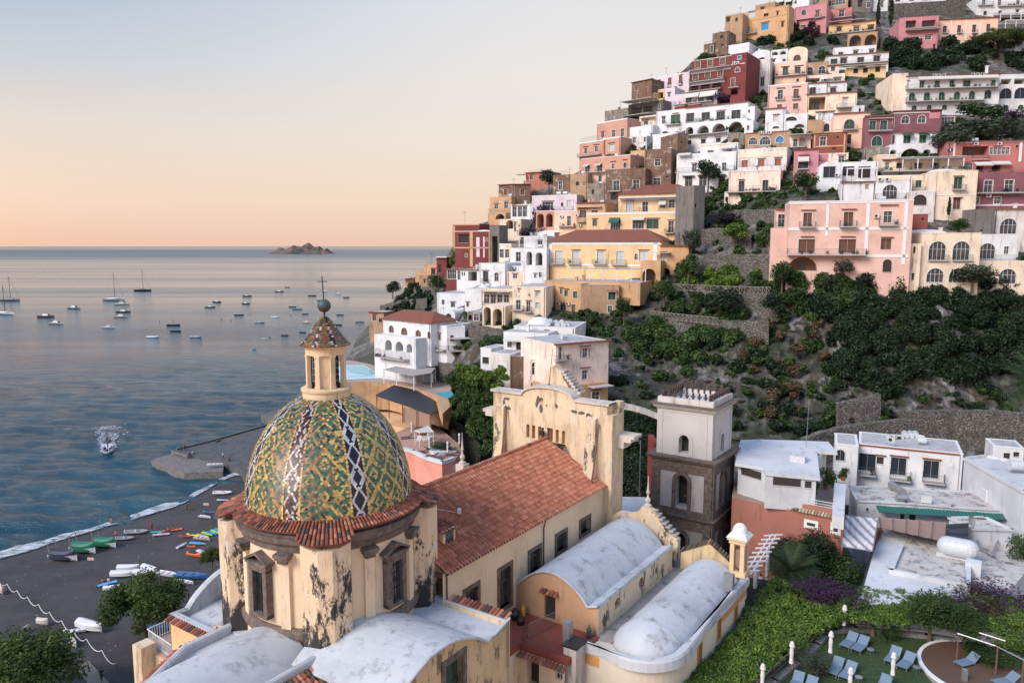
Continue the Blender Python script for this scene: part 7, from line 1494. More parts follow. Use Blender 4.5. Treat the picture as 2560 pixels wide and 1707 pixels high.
pg=thing('glazed_pergola','white steel pergola frame under the right white terrace','pergola',G(RX('k',1980),RY('k',640),27));mb=MB();A=polyb('k',[(1850,580),(1970,550),(2110,650),(2010,690)],28.6)
for i in range(6):
 mb.tube(A[0].lerp(A[3],i/5),A[1].lerp(A[2],i/5),.04,n=5)
mb.path(A+A[:1],.05,5);[mb.tube(a,a-Vector((0,0,2.6)),.05,n=5)for a in A];mb.build('frame',WHITE,pg)
t=bldg('house','big low white house with broad stained flat roof above the garden','m',[(985,325),(1040,148),(1622,262),(1612,352),(1822,392),(1838,450),(1832,690),(1868,762),(1870,830),(1300,850),(815,830)],26.0,19,STW,STW,.0)
parap(t,'parapet','m',[(1040,148),(1622,262)],26,.35,.3,STW,False);parap(t,'raised_rim','m',[(1225,335),(1130,560),(1840,700),(1838,440),(1560,400)],26.0,.4,.35,STW,False)
mb=MB();mb.poly([p for p in polyb('m',[(1285,215),(1560,270),(1600,370),(1800,410),(1815,670),(1170,545),(1240,345)],26.06)]);mb.build('stained_panel',STR,t)
mb=MB();a,b=polyb('m',[(965,340),(840,770)],26.0);mb.tube(a,b,.11,n=6);mb.build('gutter',IRON,t);mb=MB();a,b=polyb('m',[(1028,148),(955,322)],26.2);mb.box(((a.x+b.x)/2,(a.y+b.y)/2,26.1),((b-a).length,.5,.35),math.atan2(b.y-a.y,b.x-a.x));mb.build('red_coping',simple('red_coping',(.22,.07,.05)),t)
bldg('house','grey stained flat roof stepping down at the right edge','m',[(1872,350),(2020,60),(2420,60),(2420,480),(2170,790),(1880,830)],25.4,19,STW,STR,.0)
bldg('house','small white walled roof behind the solar frame','k',[(1665,940),(1990,935),(2240,1050),(1880,1040)],26.9,20,STW,STR,.2)
mb=MB();a,b=G(RX('k',1650),RY('k',1190),27.0),G(RX('k',1835),RY('k',1225),27.0);d=(b-a).normalized();mb.tube(a,b,.92,n=28);mb.ball(a,.92,10,(1,1,1));mb.ball(b,.92,10);c=(a+b)/2;mb.box((c.x,c.y,26.05),(1.5,.9,.3),math.atan2(d.y,d.x));o=solid('water_tank','large white cylindrical tank on the big white roof','water tank',mb,simple('tank_paint',(.5,.53,.56)));
sh=thing('shade_awning','white striped cloth awning between the terracotta house and the white roof','awning',G(RX('k',850),RY('k',1080),26));awn(sh,'k',[(712,912),(1005,938),(955,1232),(682,1190)],(27.9,27.9,27.3,27.3),slat('white_stripe_cloth',(.62,.60,.62),False,.9),'cloth')
mb=MB();Q=[G(RX('k',x),RY('k',y),27.6)for x,y in((700,905),(1015,935),(960,1240),(675,1195))];mb.path(Q+Q[:1],.04,5);mb.build('frame',METAL,sh)
sh=thing('reed_screen','brown reed mat roof behind the big white roof','awning',G(RX('k',1330),RY('k',1030),26));awn(sh,'k',[(1020,925),(1640,975),(1615,1150),(1030,1022)],(27.3,)*4,slat('reed_mat',(.36,.23,.18),False,.12),'mat');mb=MB()
for i in range(6):mb.tube(G(RX('k',1020+124*i),RY('k',925+10*i),27.45),G(RX('k',1030+117*i),RY('k',1022+25.6*i),27.45),.03,n=4)
mb.build('batten',IRON,sh)
sh=thing('dark_panel','black corrugated panel beside the white tank','panel',G(RX('k',1740),RY('k',1060),26));mb=MB();Q=[G(RX('k',x),RY('k',y),z)for x,y,z in((1640,990,27.6),(1842,978,27.6),(1838,1135,27.0),(1628,1110,27.0))];mb.poly(Q);mb.poly([q-Vector((0,0,.08))for q in Q[::-1]]);mb.build('sheet',slat('black_sheet',(.03,.035,.045),True,.3),sh)
fr=thing('pipe_frame','white pipe frame lying on the grey stained roof','frame',G(RX('k',2000),RY('k',1150),25.5));mb=MB();Q=[G(RX('k',x),RY('k',y),25.8)for x,y in((1875,1020),(1955,1220),(2050,1275),(2150,1060),(1890,1050))];mb.path(Q,.09,6);mb.build('pipe',METAL,fr)
mb=MB();q=G(RX('k',1855),RY('k',960),28.5);mb.lathe([(0,0),(.35,.06),(.55,.2)],n=18);dsh=mb.build('satellite_dish',METAL);dsh.location=q;dsh.rotation_euler=(R(70),0,R(30));tag(dsh,'grey satellite dish by the solar frame','dish')
mb=MB();q=G(RX('k',1880),RY('k',1460),25.4);mb.box(q+Vector((0,0,.6)),(1.2,1.0,1.5),-.6);solid('roof_cabinet','square white cabinet on the grey stained roof','cabinet',mb,STW)
mb=MB();q=G(RX('k',1450),RY('k',790),27.6);mb.box(q+Vector((0,0,.35)),(1.0,.5,.7),-.4);solid('air_conditioner','single air conditioner on the stained roof with green awning','air conditioner',mb,AC)
mb=MB();a,b=G(RX('k',1130),RY('k',620),28),G(RX('k',1240),RY('k',700),27.9);mb.tube(a,b,.38,n=14);solid('water_tank','long white pipe like tank on the stained roof','water tank',mb,METAL)
mb=MB();a,b=G(RX('k',1180),RY('k',748),27.9),G(RX('k',1290),RY('k',752),27.9);mb.tube(a,b,.38,n=14);solid('water_tank','short grey tank in front of the long one on the stained roof','water tank',mb,METAL)
pg=thing('white_pergola','white wooden pergola running from the little turret towards the palms','pergola',G(RX('n',1120),RY('n',400),22));mb=MB();a,b=G(RX('n',985),RY('n',575),26.8),G(RX('n',1235),RY('n',200),26.8)
for o in(-.25,.25):mb.tube(a+Vector((o,0,0)),b+Vector((o,0,0)),.07,n=4)
mb.build('beam',WHITE,pg)
for i in range(9):q=a.lerp(b,(i+.5)/9);mb=MB();mb.box(q+Vector((0,0,.1)),(1.9,.12,.12),.15);mb.build('rafter',WHITE,pg)
for f in(.3,.75):q=a.lerp(b,f);mb=MB();mb.tube(q,q-Vector((0,0,5)),.18,n=10);mb.build('column',STW,pg)
mb=MB();mb.prism([tuple(p)[:2]for p in polyb('n',[(950,640),(1250,250),(2100,350),(2130,520),(1990,780),(1400,760)],20.5)],20.0,20.5);tag(mb.build('courtyard',simple('courtyard_tiles',(.17,.18,.20),.8,var=.25,scale=2)),None,None,kind='structure')
def HH(*a,**k):return H(*a,**k)
HH('j',(365,800,225,480),'white','white villa with four hooded arched balcony doors and a rust tiled roof','A:b:435:270:335:44 A:b:553:290:360:56 A:b:682:312:388:50 A:b:798:330:392:60 B:290:700:400:45:1.6',roof='red',al=40,Y=150,dep=7)
HH('j',(800,948,270,480),'white','right end of the white villa with one brown shutter','W:b:875:348:404:26 W:b:875:190:225:20 B:830:940:490:40:1.0',al=38,Y=147,dep=7)
HH('j',(945,1112,285,490),'white','shaded white side of the villa with a rustic balcony','W:b:990:360:412:30 B:950:1110:490:45:2.2 S:950:1180:385:2',al=-12,Y=146)
HH('j',(285,662,372,720),'white','tall white base of the villa with three arches of hanging plants','A:o:408:402:500:60 A:o:508:418:510:70 A:o:600:440:520:50 B:330:600:565:70:1.4',al=40,Y=148,dep=5,roof='none')
HH('j',(905,1020,130,250),'white','small white arched pavilion on the villa terrace','A:d:960:160:225:50',al=20,roof='arch')
HH('j',(1348,1522,530,880),'offwhite','white block with one tall window and stained pink trim','W:k:1435:632:772:46',al=30,Y=118)
HH('j',(1255,1350,480,715),'white','white side wing with a slatted pergola roof','W:d:1300:560:620:60',al=30,Y=121,dep=5)
HH('j',(1520,1700,560,900),'brown','brown mould blackened wall between the white block and the pale house','W:d:1600:850:880:8',al=-5,Y=117.5,dep=5)
HH('j',(1465,1870,340,560),'white','white upper storey with steel awnings and a roof garden','W:d:1640:420:500:120 W:k:1520:400:470:40 N:1480:1700:360:400 R:1370:1700:530:40',al=20,Y=122,dep=9)
HH('j',(1700,1945,590,900),'pale','stained pale house front with arched blue windows','A:k:1750:608:722:56 A:k:1843:645:745:44 A:k:1743:788:890:60',al=24,Y=114,dep=8)
HH('j',(1940,2420,430,1060),'pale','pale square house with two shuttered windows and tiled eave','W:k:2213:478:562:48 W:w:2172:480:562:20 W:w:2254:480:562:20 W:k:2210:682:762:50 A:k:1988:720:782:42 W:k:1985:465:585:34 B:1700:2060:590:10 T:2165:2260:462 T:2170:2255:658',roof='tile',al=-30,Y=112,dep=10)
HH('j',(1955,2420,815,1080),'ochre','plain ochre ground storey at the foot of the pale square house','W:k:2310:880:980:70 S:2240:2420:830:1.6',al=-30,Y=111,dep=8,roof='none')
HH('j',(1560,2120,285,430),'white','white roof terrace crowded with tanks behind the pale house','W:d:1905:338:362:26 W:d:1860:325:345:20 D:1620:1840:215',al=16,Y=126,dep=10)
rng=random.Random(6)
for i in range(12):
 q=P(RX('j',1850+18*i),RY('j',262+rng.uniform(-30,14)),128+rng.uniform(-2,2));mb=MB();mb.tube(q+Vector((0,-.5,0)),q+Vector((.2,.7,0)),.45,n=12);mb.box(q-Vector((0,0,.55)),(.5,1,.3));o=tag(mb.build('water_tank',simple('tank_paint',(.5,.53,.56))),'%s of the twelve white tanks jumbled behind the pale house, from the left'%'first second third fourth fifth sixth seventh eighth ninth tenth eleventh last'.split()[i],'water tank','tanks jumbled on the white roof')
ZP=28.5;DK=simple('pool_deck',(.40,.30,.25),.8,var=.15)
pt=thing('pool_terrace','curved hotel pool terrace over an ochre arcade','terrace',G(RX('j',300),RY('j',740),ZP));OC=plaster(s2l(184,148,112),.6,key='ochre_hotel')
mb=MB();ar=[(-260,640),(-100,600),(60,590),(250,625),(370,700),(840,640),(1000,800),(955,945),(830,905),(600,830),(400,790),(200,785),(-50,790),(-260,790)];mb.prism([tuple(p)[:2]for p in polyb('j',ar,ZP)],23,ZP-.1);mb.build('arcade_wall',OC,pt);flat(pt,'deck','j',ar,ZP,.08,DK)
mb=MB();m_,t_,b_=mat_new('pool_water');b_.inputs['Base Color'].default_value=(.05,.42,.55,1);b_.inputs['Roughness'].default_value=.08;nn=nz(t_,2,3,.5,mapn(t_));bump(t_,b_,nn.outputs[0],.15,.1);POOL=m_
mb.poly(polyb('j',[(-80,650),(10,635),(185,632),(240,668),(300,712),(350,722),(350,752),(100,765),(-90,770)],ZP+.05));sh_=mb.build('pool_surround',simple('pale_blue_tiles',(.45,.62,.70),.4),pt);mb=MB();mb.poly(polyb('j',[(0,650),(50,640),(182,640),(235,672),(290,712),(220,724),(60,700)],ZP+.09));mb.build('pool_water',POOL,pt)
rail('railing',[p for p in polyb('j',[(-250,780),(-50,780),(200,775),(400,780),(600,822),(830,893)],ZP)],.95,METAL,pt,.35,.015)
mb=MB()
for x in(60,130,190,250):q=G(RX('j',x),RY('j',815),ZP-1.0);mb.box(q,(.4,.8,1.2))
mb.build('bracket',OC,pt)
mb=MB();mb.poly(polyb('j',[(840,893),(985,870),(1010,905),(955,940)],ZP+.06));mb.build('plunge_pool',POOL,pt)
mb=MB();mb.prism([tuple(p)[:2]for p in polyb('j',[(840,893),(955,945),(990,1000),(905,1080)],ZP+.01)],26.5,ZP+.02);mb.build('end_wall',OC,pt)
t=thing('terrace_canopy','pale grey flat canopy on white posts beside the pool','canopy',G(RX('j',600),RY('j',760),ZP));Q=[(365,672),(560,625),(838,655),(800,705),(640,730),(480,700)];flat(t,'roof','j',Q,ZP+2.9,.12,simple('canopy_boards',(.34,.31,.30),.9,var=.2,scale=2))
for x,y in Q:q=G(RX('j',x),RY('j',y),ZP+2.8);mb=MB();mb.box((q.x,q.y,ZP+1.4),(.18,.18,2.8));mb.build('post',WHITE,t)
for x,y,lb in((730,815,'closed white umbrella on the pool terrace beside the canopy'),(813,840,'closed white umbrella at the corner of the pool terrace railing'),(985,790,'closed white umbrella by the curved rubble wall')):put_umb(G(RX('j',x),RY('j',y),ZP),lb,1.0)
t=thing('thatched_pavilion','long pavilion with black reed roof below the pool terrace','pavilion',G(RX('j',600),RY('j',1050),23));THM=slat('black_reed',(.035,.037,.045),False,.25)
A=[P(RX('j',x),RY('j',y),z)for x,y,z in((290,905,133),(460,815,141),(825,900,138),(905,1030,130),(800,1080,124))];mb=MB();mb.add(A+[a-Vector((0,0,.2))for a in A],[(0,4,2,1),(4,3,2),(0,5,9,4),(4,9,8,3)]);mb.build('roof',THM,t)
q0,q1=A[0].lerp(A[4],.5),A[4];mb=MB();e=(q1-q0);c=(q0+q1)/2+Vector((-.1,.5,-1.6));mb.box(c,(e.length,.08,2.6),math.atan2(e.y,e.x));mb.build('reed_blind',slat('reed_mat',(.36,.23,.18),False,.12),t)
q0=A[0];mb=MB();
for f in(0.02,.25,.5,.75,.98):q=A[0].lerp(A[4],f);mb.tube(q,q-Vector((0,0,3.4)),.09,n=6)
mb.build('post',WOOD,t);mb=MB();mb.prism([tuple(p)[:2]for p in polyb('j',[(150,1000),(420,960),(800,1080),(900,1060),(880,1160),(620,1230),(420,1180),(300,1120)],22.4)],15,22.4);mb.build('floor',plaster(s2l(216,176,136),.3),t)
mb=MB();q=G(RX('j',537),RY('j',1080),22.6);mb.box(q+Vector((0,0,1.3)),(.9,.9,2.8),.2);mb.box(q+Vector((0,0,2.9)),(1.1,1.1,.5),.2,tap=.2);mb.build('gate_pillar',OC,t)
PKM=plaster(s2l(222,150,132),.2,key='pink_hotel');t=thing('pink_hotel','pink hotel with curved white parapet and sun terrace','house',G(RX('j',750),RY('j',1480),18));ZT=23.2
out=[(380,1330),(480,1250),(640,1180),(900,1230),(1060,1360),(1080,1440),(1000,1510),(900,1540),(760,1500),(640,1440),(520,1410),(400,1440)];mb=MB();mb.prism([tuple(p)[:2]for p in polyb('j',out,ZT)],14,ZT-.1);mb.build('wall',PKM,t);flat(t,'terrace_floor','j',out,ZT,.08,simple('pink_tiles',(.42,.26,.21),.8,var=.15));parap(t,'parapet','j',out[6:],ZT,.5,.5,STW,False)
parap(t,'cornice','j',out[6:],ZT-.9,.2,.7,STW,False)
W=edgewall('j',(640,1440),(900,1540),ZT);put(t,W,'r',[(2010*1.0,1300,1410,40,'k',0)]if 0 else[])
for x in(2010,2120):
 u,v=500+x/3.672,1127+235/3.672;s,z=W.hit(u,v);add_window(t,W,s-.45,s+.45,z-1.1,z+1.1,'k',False,-.04,.2)
mb=MB();mb.prism([tuple(p)[:2]for p in polyb('j',[(760,1400),(830,1440),(1035,1420),(1000,1385),(850,1360)],ZT+.5)],ZT,ZT+.5);mb.build('planter',STW,t);
cb=thing('cabana','white framed cabana with sofas on the pink hotel terrace','pergola',G(RX('j',730),RY('j',1330),ZT));mb=MB();Q=polyb('j',[(650,1235),(770,1190),(820,1245),(690,1250)],ZT+2.4);mb.path(Q+Q[:1],.06,4);[mb.tube(a,(a.x,a.y,ZT),.06,n=4)for a in Q];mb.build('frame',WHITE,cb);mb=MB();mb.poly(Q);mb.build('cloth_roof',AWN,cb)
for i,(x,y,lb)in enumerate(((690,1330,'white armchair at the left in the cabana'),(745,1335,'white armchair in the middle of the cabana'),(795,1310,'white armchair at the right of the cabana'))):
 q=G(RX('j',x),RY('j',y),ZT);o=thing('armchair',lb,'chair',q,.3*i,'white armchairs on the pink hotel terrace');mb=MB();mb.box((0,0,.25),(.8,.8,.35));mb.build('seat',UC,o,world=False);mb=MB();mb.box((0,.35,.55),(.8,.14,.6));mb.build('backrest',UC,o,world=False)
for x,y,lb in((785,1450,'closed umbrella at the edge of the pink hotel terrace'),(1060,1410,'closed umbrella beside the stone bank on the pink hotel terrace'),(952,1490,'pinkish closed umbrella at the corner of the pink hotel terrace'),(622,1300,'closed umbrella left of the cabana')):put_umb(G(RX('j',x),RY('j',y),ZT),lb)
TK=simple('teak',(.14,.06,.035),.7);L2=None
for x,y,a,lb in((560,1310,.4,'teak lounger behind the dome on the pink terrace'),(700,1440,.2,'teak lounger in front of the cabana'),(790,1480,.1,'teak lounger at the curved parapet'),(870,1500,.1,'teak lounger near the pink umbrella'),(970,1465,.1,'teak lounger beside the green planter'),(710,1280,.3,'teak lounger under the cabana roof')):
 q=G(RX('j',x),RY('j',y),ZT)
 if L2 is None:
  L2=thing('sun_lounger',lb,'sun lounger',q,a,'teak loungers on the pink hotel terrace');mb=MB();mb.box((0,0,.3),(1.4,.65,.08));mb.build('seat',TK,L2,world=False);mb=MB();vs=[(.7,-.32,.34),(.7,.32,.34),(1.25,.32,.75),(1.25,-.32,.75)];mb.add(vs+[(p[0]+.05,p[1],p[2]-.05)for p in vs],[(0,1,2,3),(7,6,5,4),(3,2,6,7)]);mb.build('backrest',TK,L2,world=False)
  for xx in(-.6,.6):mb=MB();mb.box((xx,0,.14),(.06,.6,.28));mb.build('leg',TK,L2,world=False)
 else:copy_tree(L2,None,q,a,label=lb)
p=G(RX('j',900),RY('j',1400),ZT+.4);plant('shrub','green shrub in the white planter of the pink terrace','bush',p,.9,4.5,'bush','mid',1)
def letters(txt,mat,par,loc,size,rz):
 cu=bpy.data.curves.new('t','FONT');cu.body=txt;cu.size=size;cu.align_x='CENTER';cu.extrude=.01;o=bpy.data.objects.new('t',cu);COL.objects.link(o);dg=bpy.context.evaluated_depsgraph_get();me=bpy.data.meshes.new_from_object(o.evaluated_get(dg));bpy.data.objects.remove(o);me.materials.clear();me.materials.append(mat)
 q=bpy.data.objects.new('lettering',me);COL.objects.link(q);q.parent=par;q.location=loc;q.rotation_euler=(R(90),0,rz);return q
q=P(1126,1168,110);sg=thing('hotel_sign','pale board with the hotel name by the pink terrace corner','sign',q);mb=MB();mb.box((0,0,0),(1.25,.08,.95));mb.build('board',plaster((.60,.52,.47),.3),sg,world=False)
for i,w_ in enumerate(('COVO','DEI','SARA')):letters(w_,simple('grey_paint',(.16,.17,.19)),sg,(-.15*(i==2),-.05,.14-.28*i),.27,0)
q=P(2375.5,376,148.5);sg=thing('wall_medallion','dark blue oval medallion with a white figure on the coral house','plaque',q);mb=MB();mb.add([(.55*math.cos(a*.393),-.05,.42*math.sin(a*.393)+.12*math.cos(a*.393))for a in range(16)],[tuple(range(16))]);mb.build('oval',simple('deep_blue',(.01,.04,.13)),sg,world=False);mb=MB();mb.box((0,-.1,.05),(.12,.05,.55));mb.build('figure',WHITE,sg,world=False)
bldg('house','white flat roof between the church facade and the bell tower','v',[(1820,1275),(1825,1105),(2100,1108),(2150,1275)],25.5,16,STW,STW,.0)
bldg('house','narrow white roof touching the church facade','v',[(1735,1100),(1830,1190),(1770,1215),(1740,1200)],26.0,16,STW,STW,.0)
mb=MB();a,b=G(RX('l',470),RY('l',820),30),G(RX('l',480),RY('l',1140),24);q=P(RX('l',472),RY('l',980),87);mb.box((q.x+.5,q.y+2,24),(.6,4,16),0);tag(mb.build('red_wall',plaster(s2l(120,44,42),.1)),'narrow strip of red wall left of the bell tower','wall')
mb=MB();q=P(RX('l',362),RY('l',1100),84);mb.tube(q,q+Vector((0,0,6.5)),.06,.05,6);mb.tube(q+Vector((0,0,6.5)),q+Vector((-2.2,0,6.3)),.05,.04,5);tag(mb.build('street_lamp',METAL),'thin street lamp in front of the ivy wall','lamp')
mb=MB();ar=[(-60,240),(120,235),(300,265),(420,300),(545,350)];Q=[P(RX('l',x),RY('l',y),100-i*.5)for i,(x,y)in enumerate(ar)]
for a,b in zip(Q,Q[1:]):mb.add([a,b,b+Vector((0,.5,0)),a+Vector((0,.5,0)),a-Vector((0,0,.8)),b-Vector((0,0,.8))],[(0,1,2,3),(4,5,1,0)])
tag(mb.build('road_parapet',STR),'curved pale road parapet above the ivy','wall')
gn=thing('green_net','dark green net draped on poles in the terraced garden','net',P(RX('b',1480),RY('b',1250),148));mb=MB();Q=[P(RX('b',x),RY('b',y),Y)for x,y,Y in((1320,1270,147),(1500,1140,148),(1530,1145,147),(1530,1330,146.5),(1455,1350,146),(1470,1250,147))];mb.poly(Q);mb.build('netting',simple('green_net',(.01,.09,.07),.9),gn)
for nm,pts,lb in(('path_fence',[(1130,1385),(1300,1405),(1500,1425),(1750,1450)],'rustic pole fence along the curving path'),('path_fence',[(1210,1135),(1500,1145),(1800,1160),(2040,1165),(2230,1170)],'rustic pole fence along the garden terrace edge')):
 Q=[P(RX('b',x),RY('b',y),depth(RX('b',x),RY('b',y+60))-2.2)for x,y in pts];fe=thing('path_fence',lb,'fence',Q[1]);mb=MB();up=Vector((0,0,1.1));mb.path(Q,.07,5);mb.path([q-up for q in Q],.06,5)
 for a,b in zip(Q,Q[1:]):
  for i in range(5):c,d=a.lerp(b,i/5),a.lerp(b,(i+1)/5);mb.tube(c,c-up*1.2,.07,n=5);mb.tube(c,d-up,.045,n=4);mb.tube(c-up,d,.045,n=4)
 mb.build('poles',simple('pale_wood',(.20,.17,.15)),fe)
HM={}
def hullm(nm):
 cols=dict(dark=(.010,.012,.018),white=(.60,.62,.65),blue=(.03,.14,.32),brown=(.12,.07,.05),cream=(.5,.46,.4),teal=(.03,.3,.4),grey=(.22,.25,.29),red=(.4,.05,.06),lime=(.25,.6,.06),yellow=(.7,.5,.05),orange=(.7,.13,.03),sky=(.10,.35,.62),green=(.01,.14,.09),navy=(.02,.03,.06),rose=(.6,.4,.4))
 return simple('paint_'+nm,cols[nm],.55,var=.08)
def hull(L_,w,h,flare=.75,deck=.12,open_=True):
 mb=MB();n=10;rows=[]
 for i in range(n+1):
  t=i/n;hw=w/2*(1-max(0,(t-.35)/.65)**2.4)*(.86+.14*min(1,t*4));sh=h*(1+.35*max(0,t-.4)**1.5);x=-L_/2+L_*t;kz=-.25*h+.3*h*max(0,t-.7)*3
  pr=[(hw,sh),(hw*flare,.25*h),(0,kz),(-hw*flare,.25*h),(-hw,sh)]
  if open_:pr+=[(-hw*.86,sh),(-hw*.8,sh-deck*h*2),(hw*.8,sh-deck*h*2),(hw*.86,sh),(hw,sh)]
  else:pr+=[(-hw*.6,sh+.3*h),(0,sh+.5*h),(hw*.6,sh+.3*h),(hw,sh)]
  rows.append([(x,y,z)for y,z in pr])
 mb.grid(rows);mb.poly(rows[0][::-1]);return mb
BP={}
def boat(kind,col,L_,loc,rz,label,group=None,cat='boat',tilt=0):
 nm={'motor':'motorboat','sail':'sailing_yacht','cat':'catamaran','row':'rowing_boat','rib':'inflatable_boat','kayak':'kayak','board':'paddleboard','cover':'covered_boat','mast':'fishing_boat','canvas':'canvas_covered_boat'}[kind]
 k=(kind,col)
 if k in BP:r=copy_tree(BP[k],None,loc,rz,L_/BP[k]['len0'],label);r.name=nm;r.rotation_euler=(tilt,0,rz);return r
 t=thing(nm,label,cat,loc,rz,group);t['len0']=float(L_);BP[k]=t;t.rotation_euler=(tilt,0,rz);w=L_*.30
 def b(mb,n,m,sm=False):return mb.build(n,m,t,sm,world=False)
 if kind=='kayak':m=hull(L_,L_*.22,.22,.9,.1,False);b(m,'hull',hullm(col));m=MB();m.box((-L_*.1,0,.33),(.8,.36,.06));b(m,'cockpit',hullm('navy'));return t
 if kind=='board':m=hull(L_,L_*.26,.12,.95,.1,False);b(m,'board_body',hullm(col));m=MB();m.box((0,0,.19),(L_*.3,.4,.02));b(m,'deck_pad',hullm('sky'));return t
 if kind=='rib':
  m=MB();n=14;P_=[(-L_/2,w/2,.35),(L_*.15,w/2,.38),(L_*.38,w*.3,.45),(L_/2,0,.52),(L_*.38,-w*.3,.45),(L_*.15,-w/2,.38),(-L_/2,-w/2,.35)];m.path(P_,L_*.045,8);b(m,'tube',hullm(col));m=hull(L_*.95,w,.35,.6,.2);b(m,'hull',hullm('grey'))
  m=MB();m.box((-L_*.05,0,.7),(.5,.6,.7),tap=.7);b(m,'console',hullm('white'));m=MB();m.box((-L_/2-.1,0,.75),(.4,.35,.7),tap=.8);b(m,'outboard_motor',hullm('white'));return t
 if kind=='cover':
  m=hull(L_,w*1.25,.9);b(m,'hull',hullm('white'));m=hull(L_*.9,w*1.28,1.25,.98,0,False);b(m,'tarpaulin',hullm(col));m=MB();m.path([(-L_*.38,-w*.55,.8),(-L_*.46,-w*.5,3.0),(-L_*.46,w*.5,3.0),(-L_*.38,w*.55,.8)],.075,6);b(m,'roll_bar',METAL);return t
 if kind=='canvas':m=hull(L_,w*1.1,.5);b(m,'hull',hullm('grey'));m=hull(L_*.98,w*1.12,.62,.96,0,False);b(m,'tarpaulin',hullm(col));return t
 m=hull(L_,w if kind!='cat' else w*1.5,L_*.085+.15);b(m,'hull',hullm(col));h=L_*.085+.15
 if kind=='motor':
  m=MB();m.box((-L_*.02,0,h+L_*.05),(L_*.34,w*.62,L_*.11),tap=.78);b(m,'cabin',hullm('white' if col!='white' else 'cream'));m=MB();m.box((L_*.12,0,h+L_*.06),(L_*.10,w*.58,L_*.07),tap=.6);b(m,'windscreen',GLASS);m=MB();m.box((-L_*.05,0,h+L_*.15),(L_*.22,w*.6,.06));b(m,'sunshade',hullm(col))
 if kind in('sail','cat'):
  H_=L_*1.25;m=MB();m.tube((L_*.02,0,h),(0,0,H_),.26,.16,6);b(m,'mast',IRON);m=MB();m.tube((0,0,h+1.4),(-L_*.42,0,h+1.5),.16,.12,6);b(m,'boom',hullm('brown'));m=MB();m.tube((0,0,H_*.97),(L_*.48,0,h),.08,n=4);m.tube((0,0,H_*.97),(-L_*.5,0,h),.02,n=4);b(m,'stay',IRON)
  m=MB();m.box((-L_*.02,0,h+.35),(L_*.38,w*(.6 if kind=='sail' else 1.1),.8),tap=.8);b(m,'cabin',hullm('white' if kind=='cat' else col))
 if kind=='mast':m=MB();m.tube((0,0,0),(0,0,L_*.55),.12,.08,5);b(m,'mast',IRON);m=MB();m.box((0,0,h),(L_*.5,w*.5,.12));b(m,'deck_cover',hullm('grey'))
 if kind=='row':
  for x in(-.25,.02,.25):m=MB();m.box((L_*x,0,h*.85),(.25,w*.8,.05));b(m,'thwart',hullm('brown'))
 return t
MOOR=[('cat','white',287,751,52,'big white catamaran yacht with folded orange sail'),('sail','dark',357.6,728,40,'black hulled sailing yacht farthest out'),('sail','grey',26,752,46,'grey sailing yacht near the left edge'),('sail','white',12,786,56,'long white sailing yacht cut by the left edge'),('motor','grey',186.5,772,38,'grey motor yacht left of the catamaran'),('motor','brown',116,793,43,'dark brown wooden cruiser with white cabin at left'),('motor','cream',141.6,810,39,'cream cruiser just right of the dark brown one'),('motor','white',306,762,36,'slim white motorboat right under the catamaran'),('motor','brown',309,781,34,'brown cabin boat second below the catamaran'),('motor','cream',303.6,793,33,'cream cabin boat third below the catamaran'),('motor','white',272,820,30,'white motorboat at the end of the line of a small wake'),('mast','dark',434,814,31,'dark fishing boat with short mast in mid bay'),('row','dark',440,829,28,'long open boat below the fishing boat in mid bay'),('rib','white',382.6,843,28,'white inflatable at its mooring, left of two'),('rib','grey',491,843,28,'grey inflatable at its mooring, right of two'),('motor','brown',525.6,769,24,'brown launch, lower of two close together'),('motor','dark',543,756,23,'dark launch just above the brown one'),('motor','dark',618,741,21,'dark launch upper of the pair in the middle'),('motor','dark',615.5,760,22,'dark launch lower of the pair in the middle'),('row','dark',598,788.5,22,'empty skiff below the pair of dark launches'),('motor','brown',698.8,730,22,'brown launch nearest the island line'),('row','dark',719,719,13,'tiny skiff farthest out left of the cross'),('mast','dark',780.5,740,19,'fishing boat with pole left of the cross tip'),('motor','white',813,729,17,'small white launch right behind the cross'),('motor','white',847,735.5,17,'white launch right of the cross'),('row','dark',865.7,744,15,'skiff rightmost of the far row'),('row','dark',799.6,751.5,14,'little skiff touching the cross shaft'),('mast','dark',731.5,768,19,'fishing boat left of the copper ball, upper'),('mast','grey',743.7,774,22,'fishing boat left of the copper ball, lower'),('row','dark',763,785.5,15,'small skiff just left of the copper ball'),('rib','white',689,793,20,'white inflatable with helmsman in mid water'),('row','dark',850.5,788,17,'skiff right of the copper ball'),('rib','grey',649,806.5,25,'long grey inflatable in the middle row'),('motor','white',767.7,807,22,'white launch left of the rod under the ball'),('row','white',811.8,801.5,20,'white skiff behind the rod under the ball'),('row','dark',845,813,22,'dark skiff right of the cone roof tip'),('mast','grey',900,805.5,21,'rightmost moored boat near the hillside'),('row','dark',757,831.5,18,'dark skiff left of the cone roof'),('row','dark',712.4,839,19,'dark skiff farther left of the cone roof'),('rib','white',660.7,846.5,11,'small white dinghy low in the bay'),('row','teal',635.6,873.5,9,'tiny turquoise dinghy alone in the bay')]
rng=random.Random(12)
for kd,cl,u,v,wp,lb in MOOR:
 g=G(u,v,0);boat(kd,cl,wp/pxm(g)*1.06,(g.x,g.y,-.05),rng.uniform(-.35,.15)+(math.pi if kd=='none' else 0),lb)
for i,(u,v)in enumerate(((317,727),(554,798),(625,787),(726,787),(638,730),(399,804),(577,801),(788,836),(675,843))):
 g=G(u,v,0);mb=MB();mb.ball((0,0,0),.45,6);o=mb.build('mooring_buoy',hullm('dark'),None,world=False);o.location=g;tag(o,'small dark mooring buoy on the calm water, '+('beside the black yacht','at mid bay, left of the skiff','near the empty skiff','above the dome, left','near the brown launch','above the left inflatable','left of the skiffs','right of the cone roof tip','below the middle row')[i],'buoy','mooring buoys')
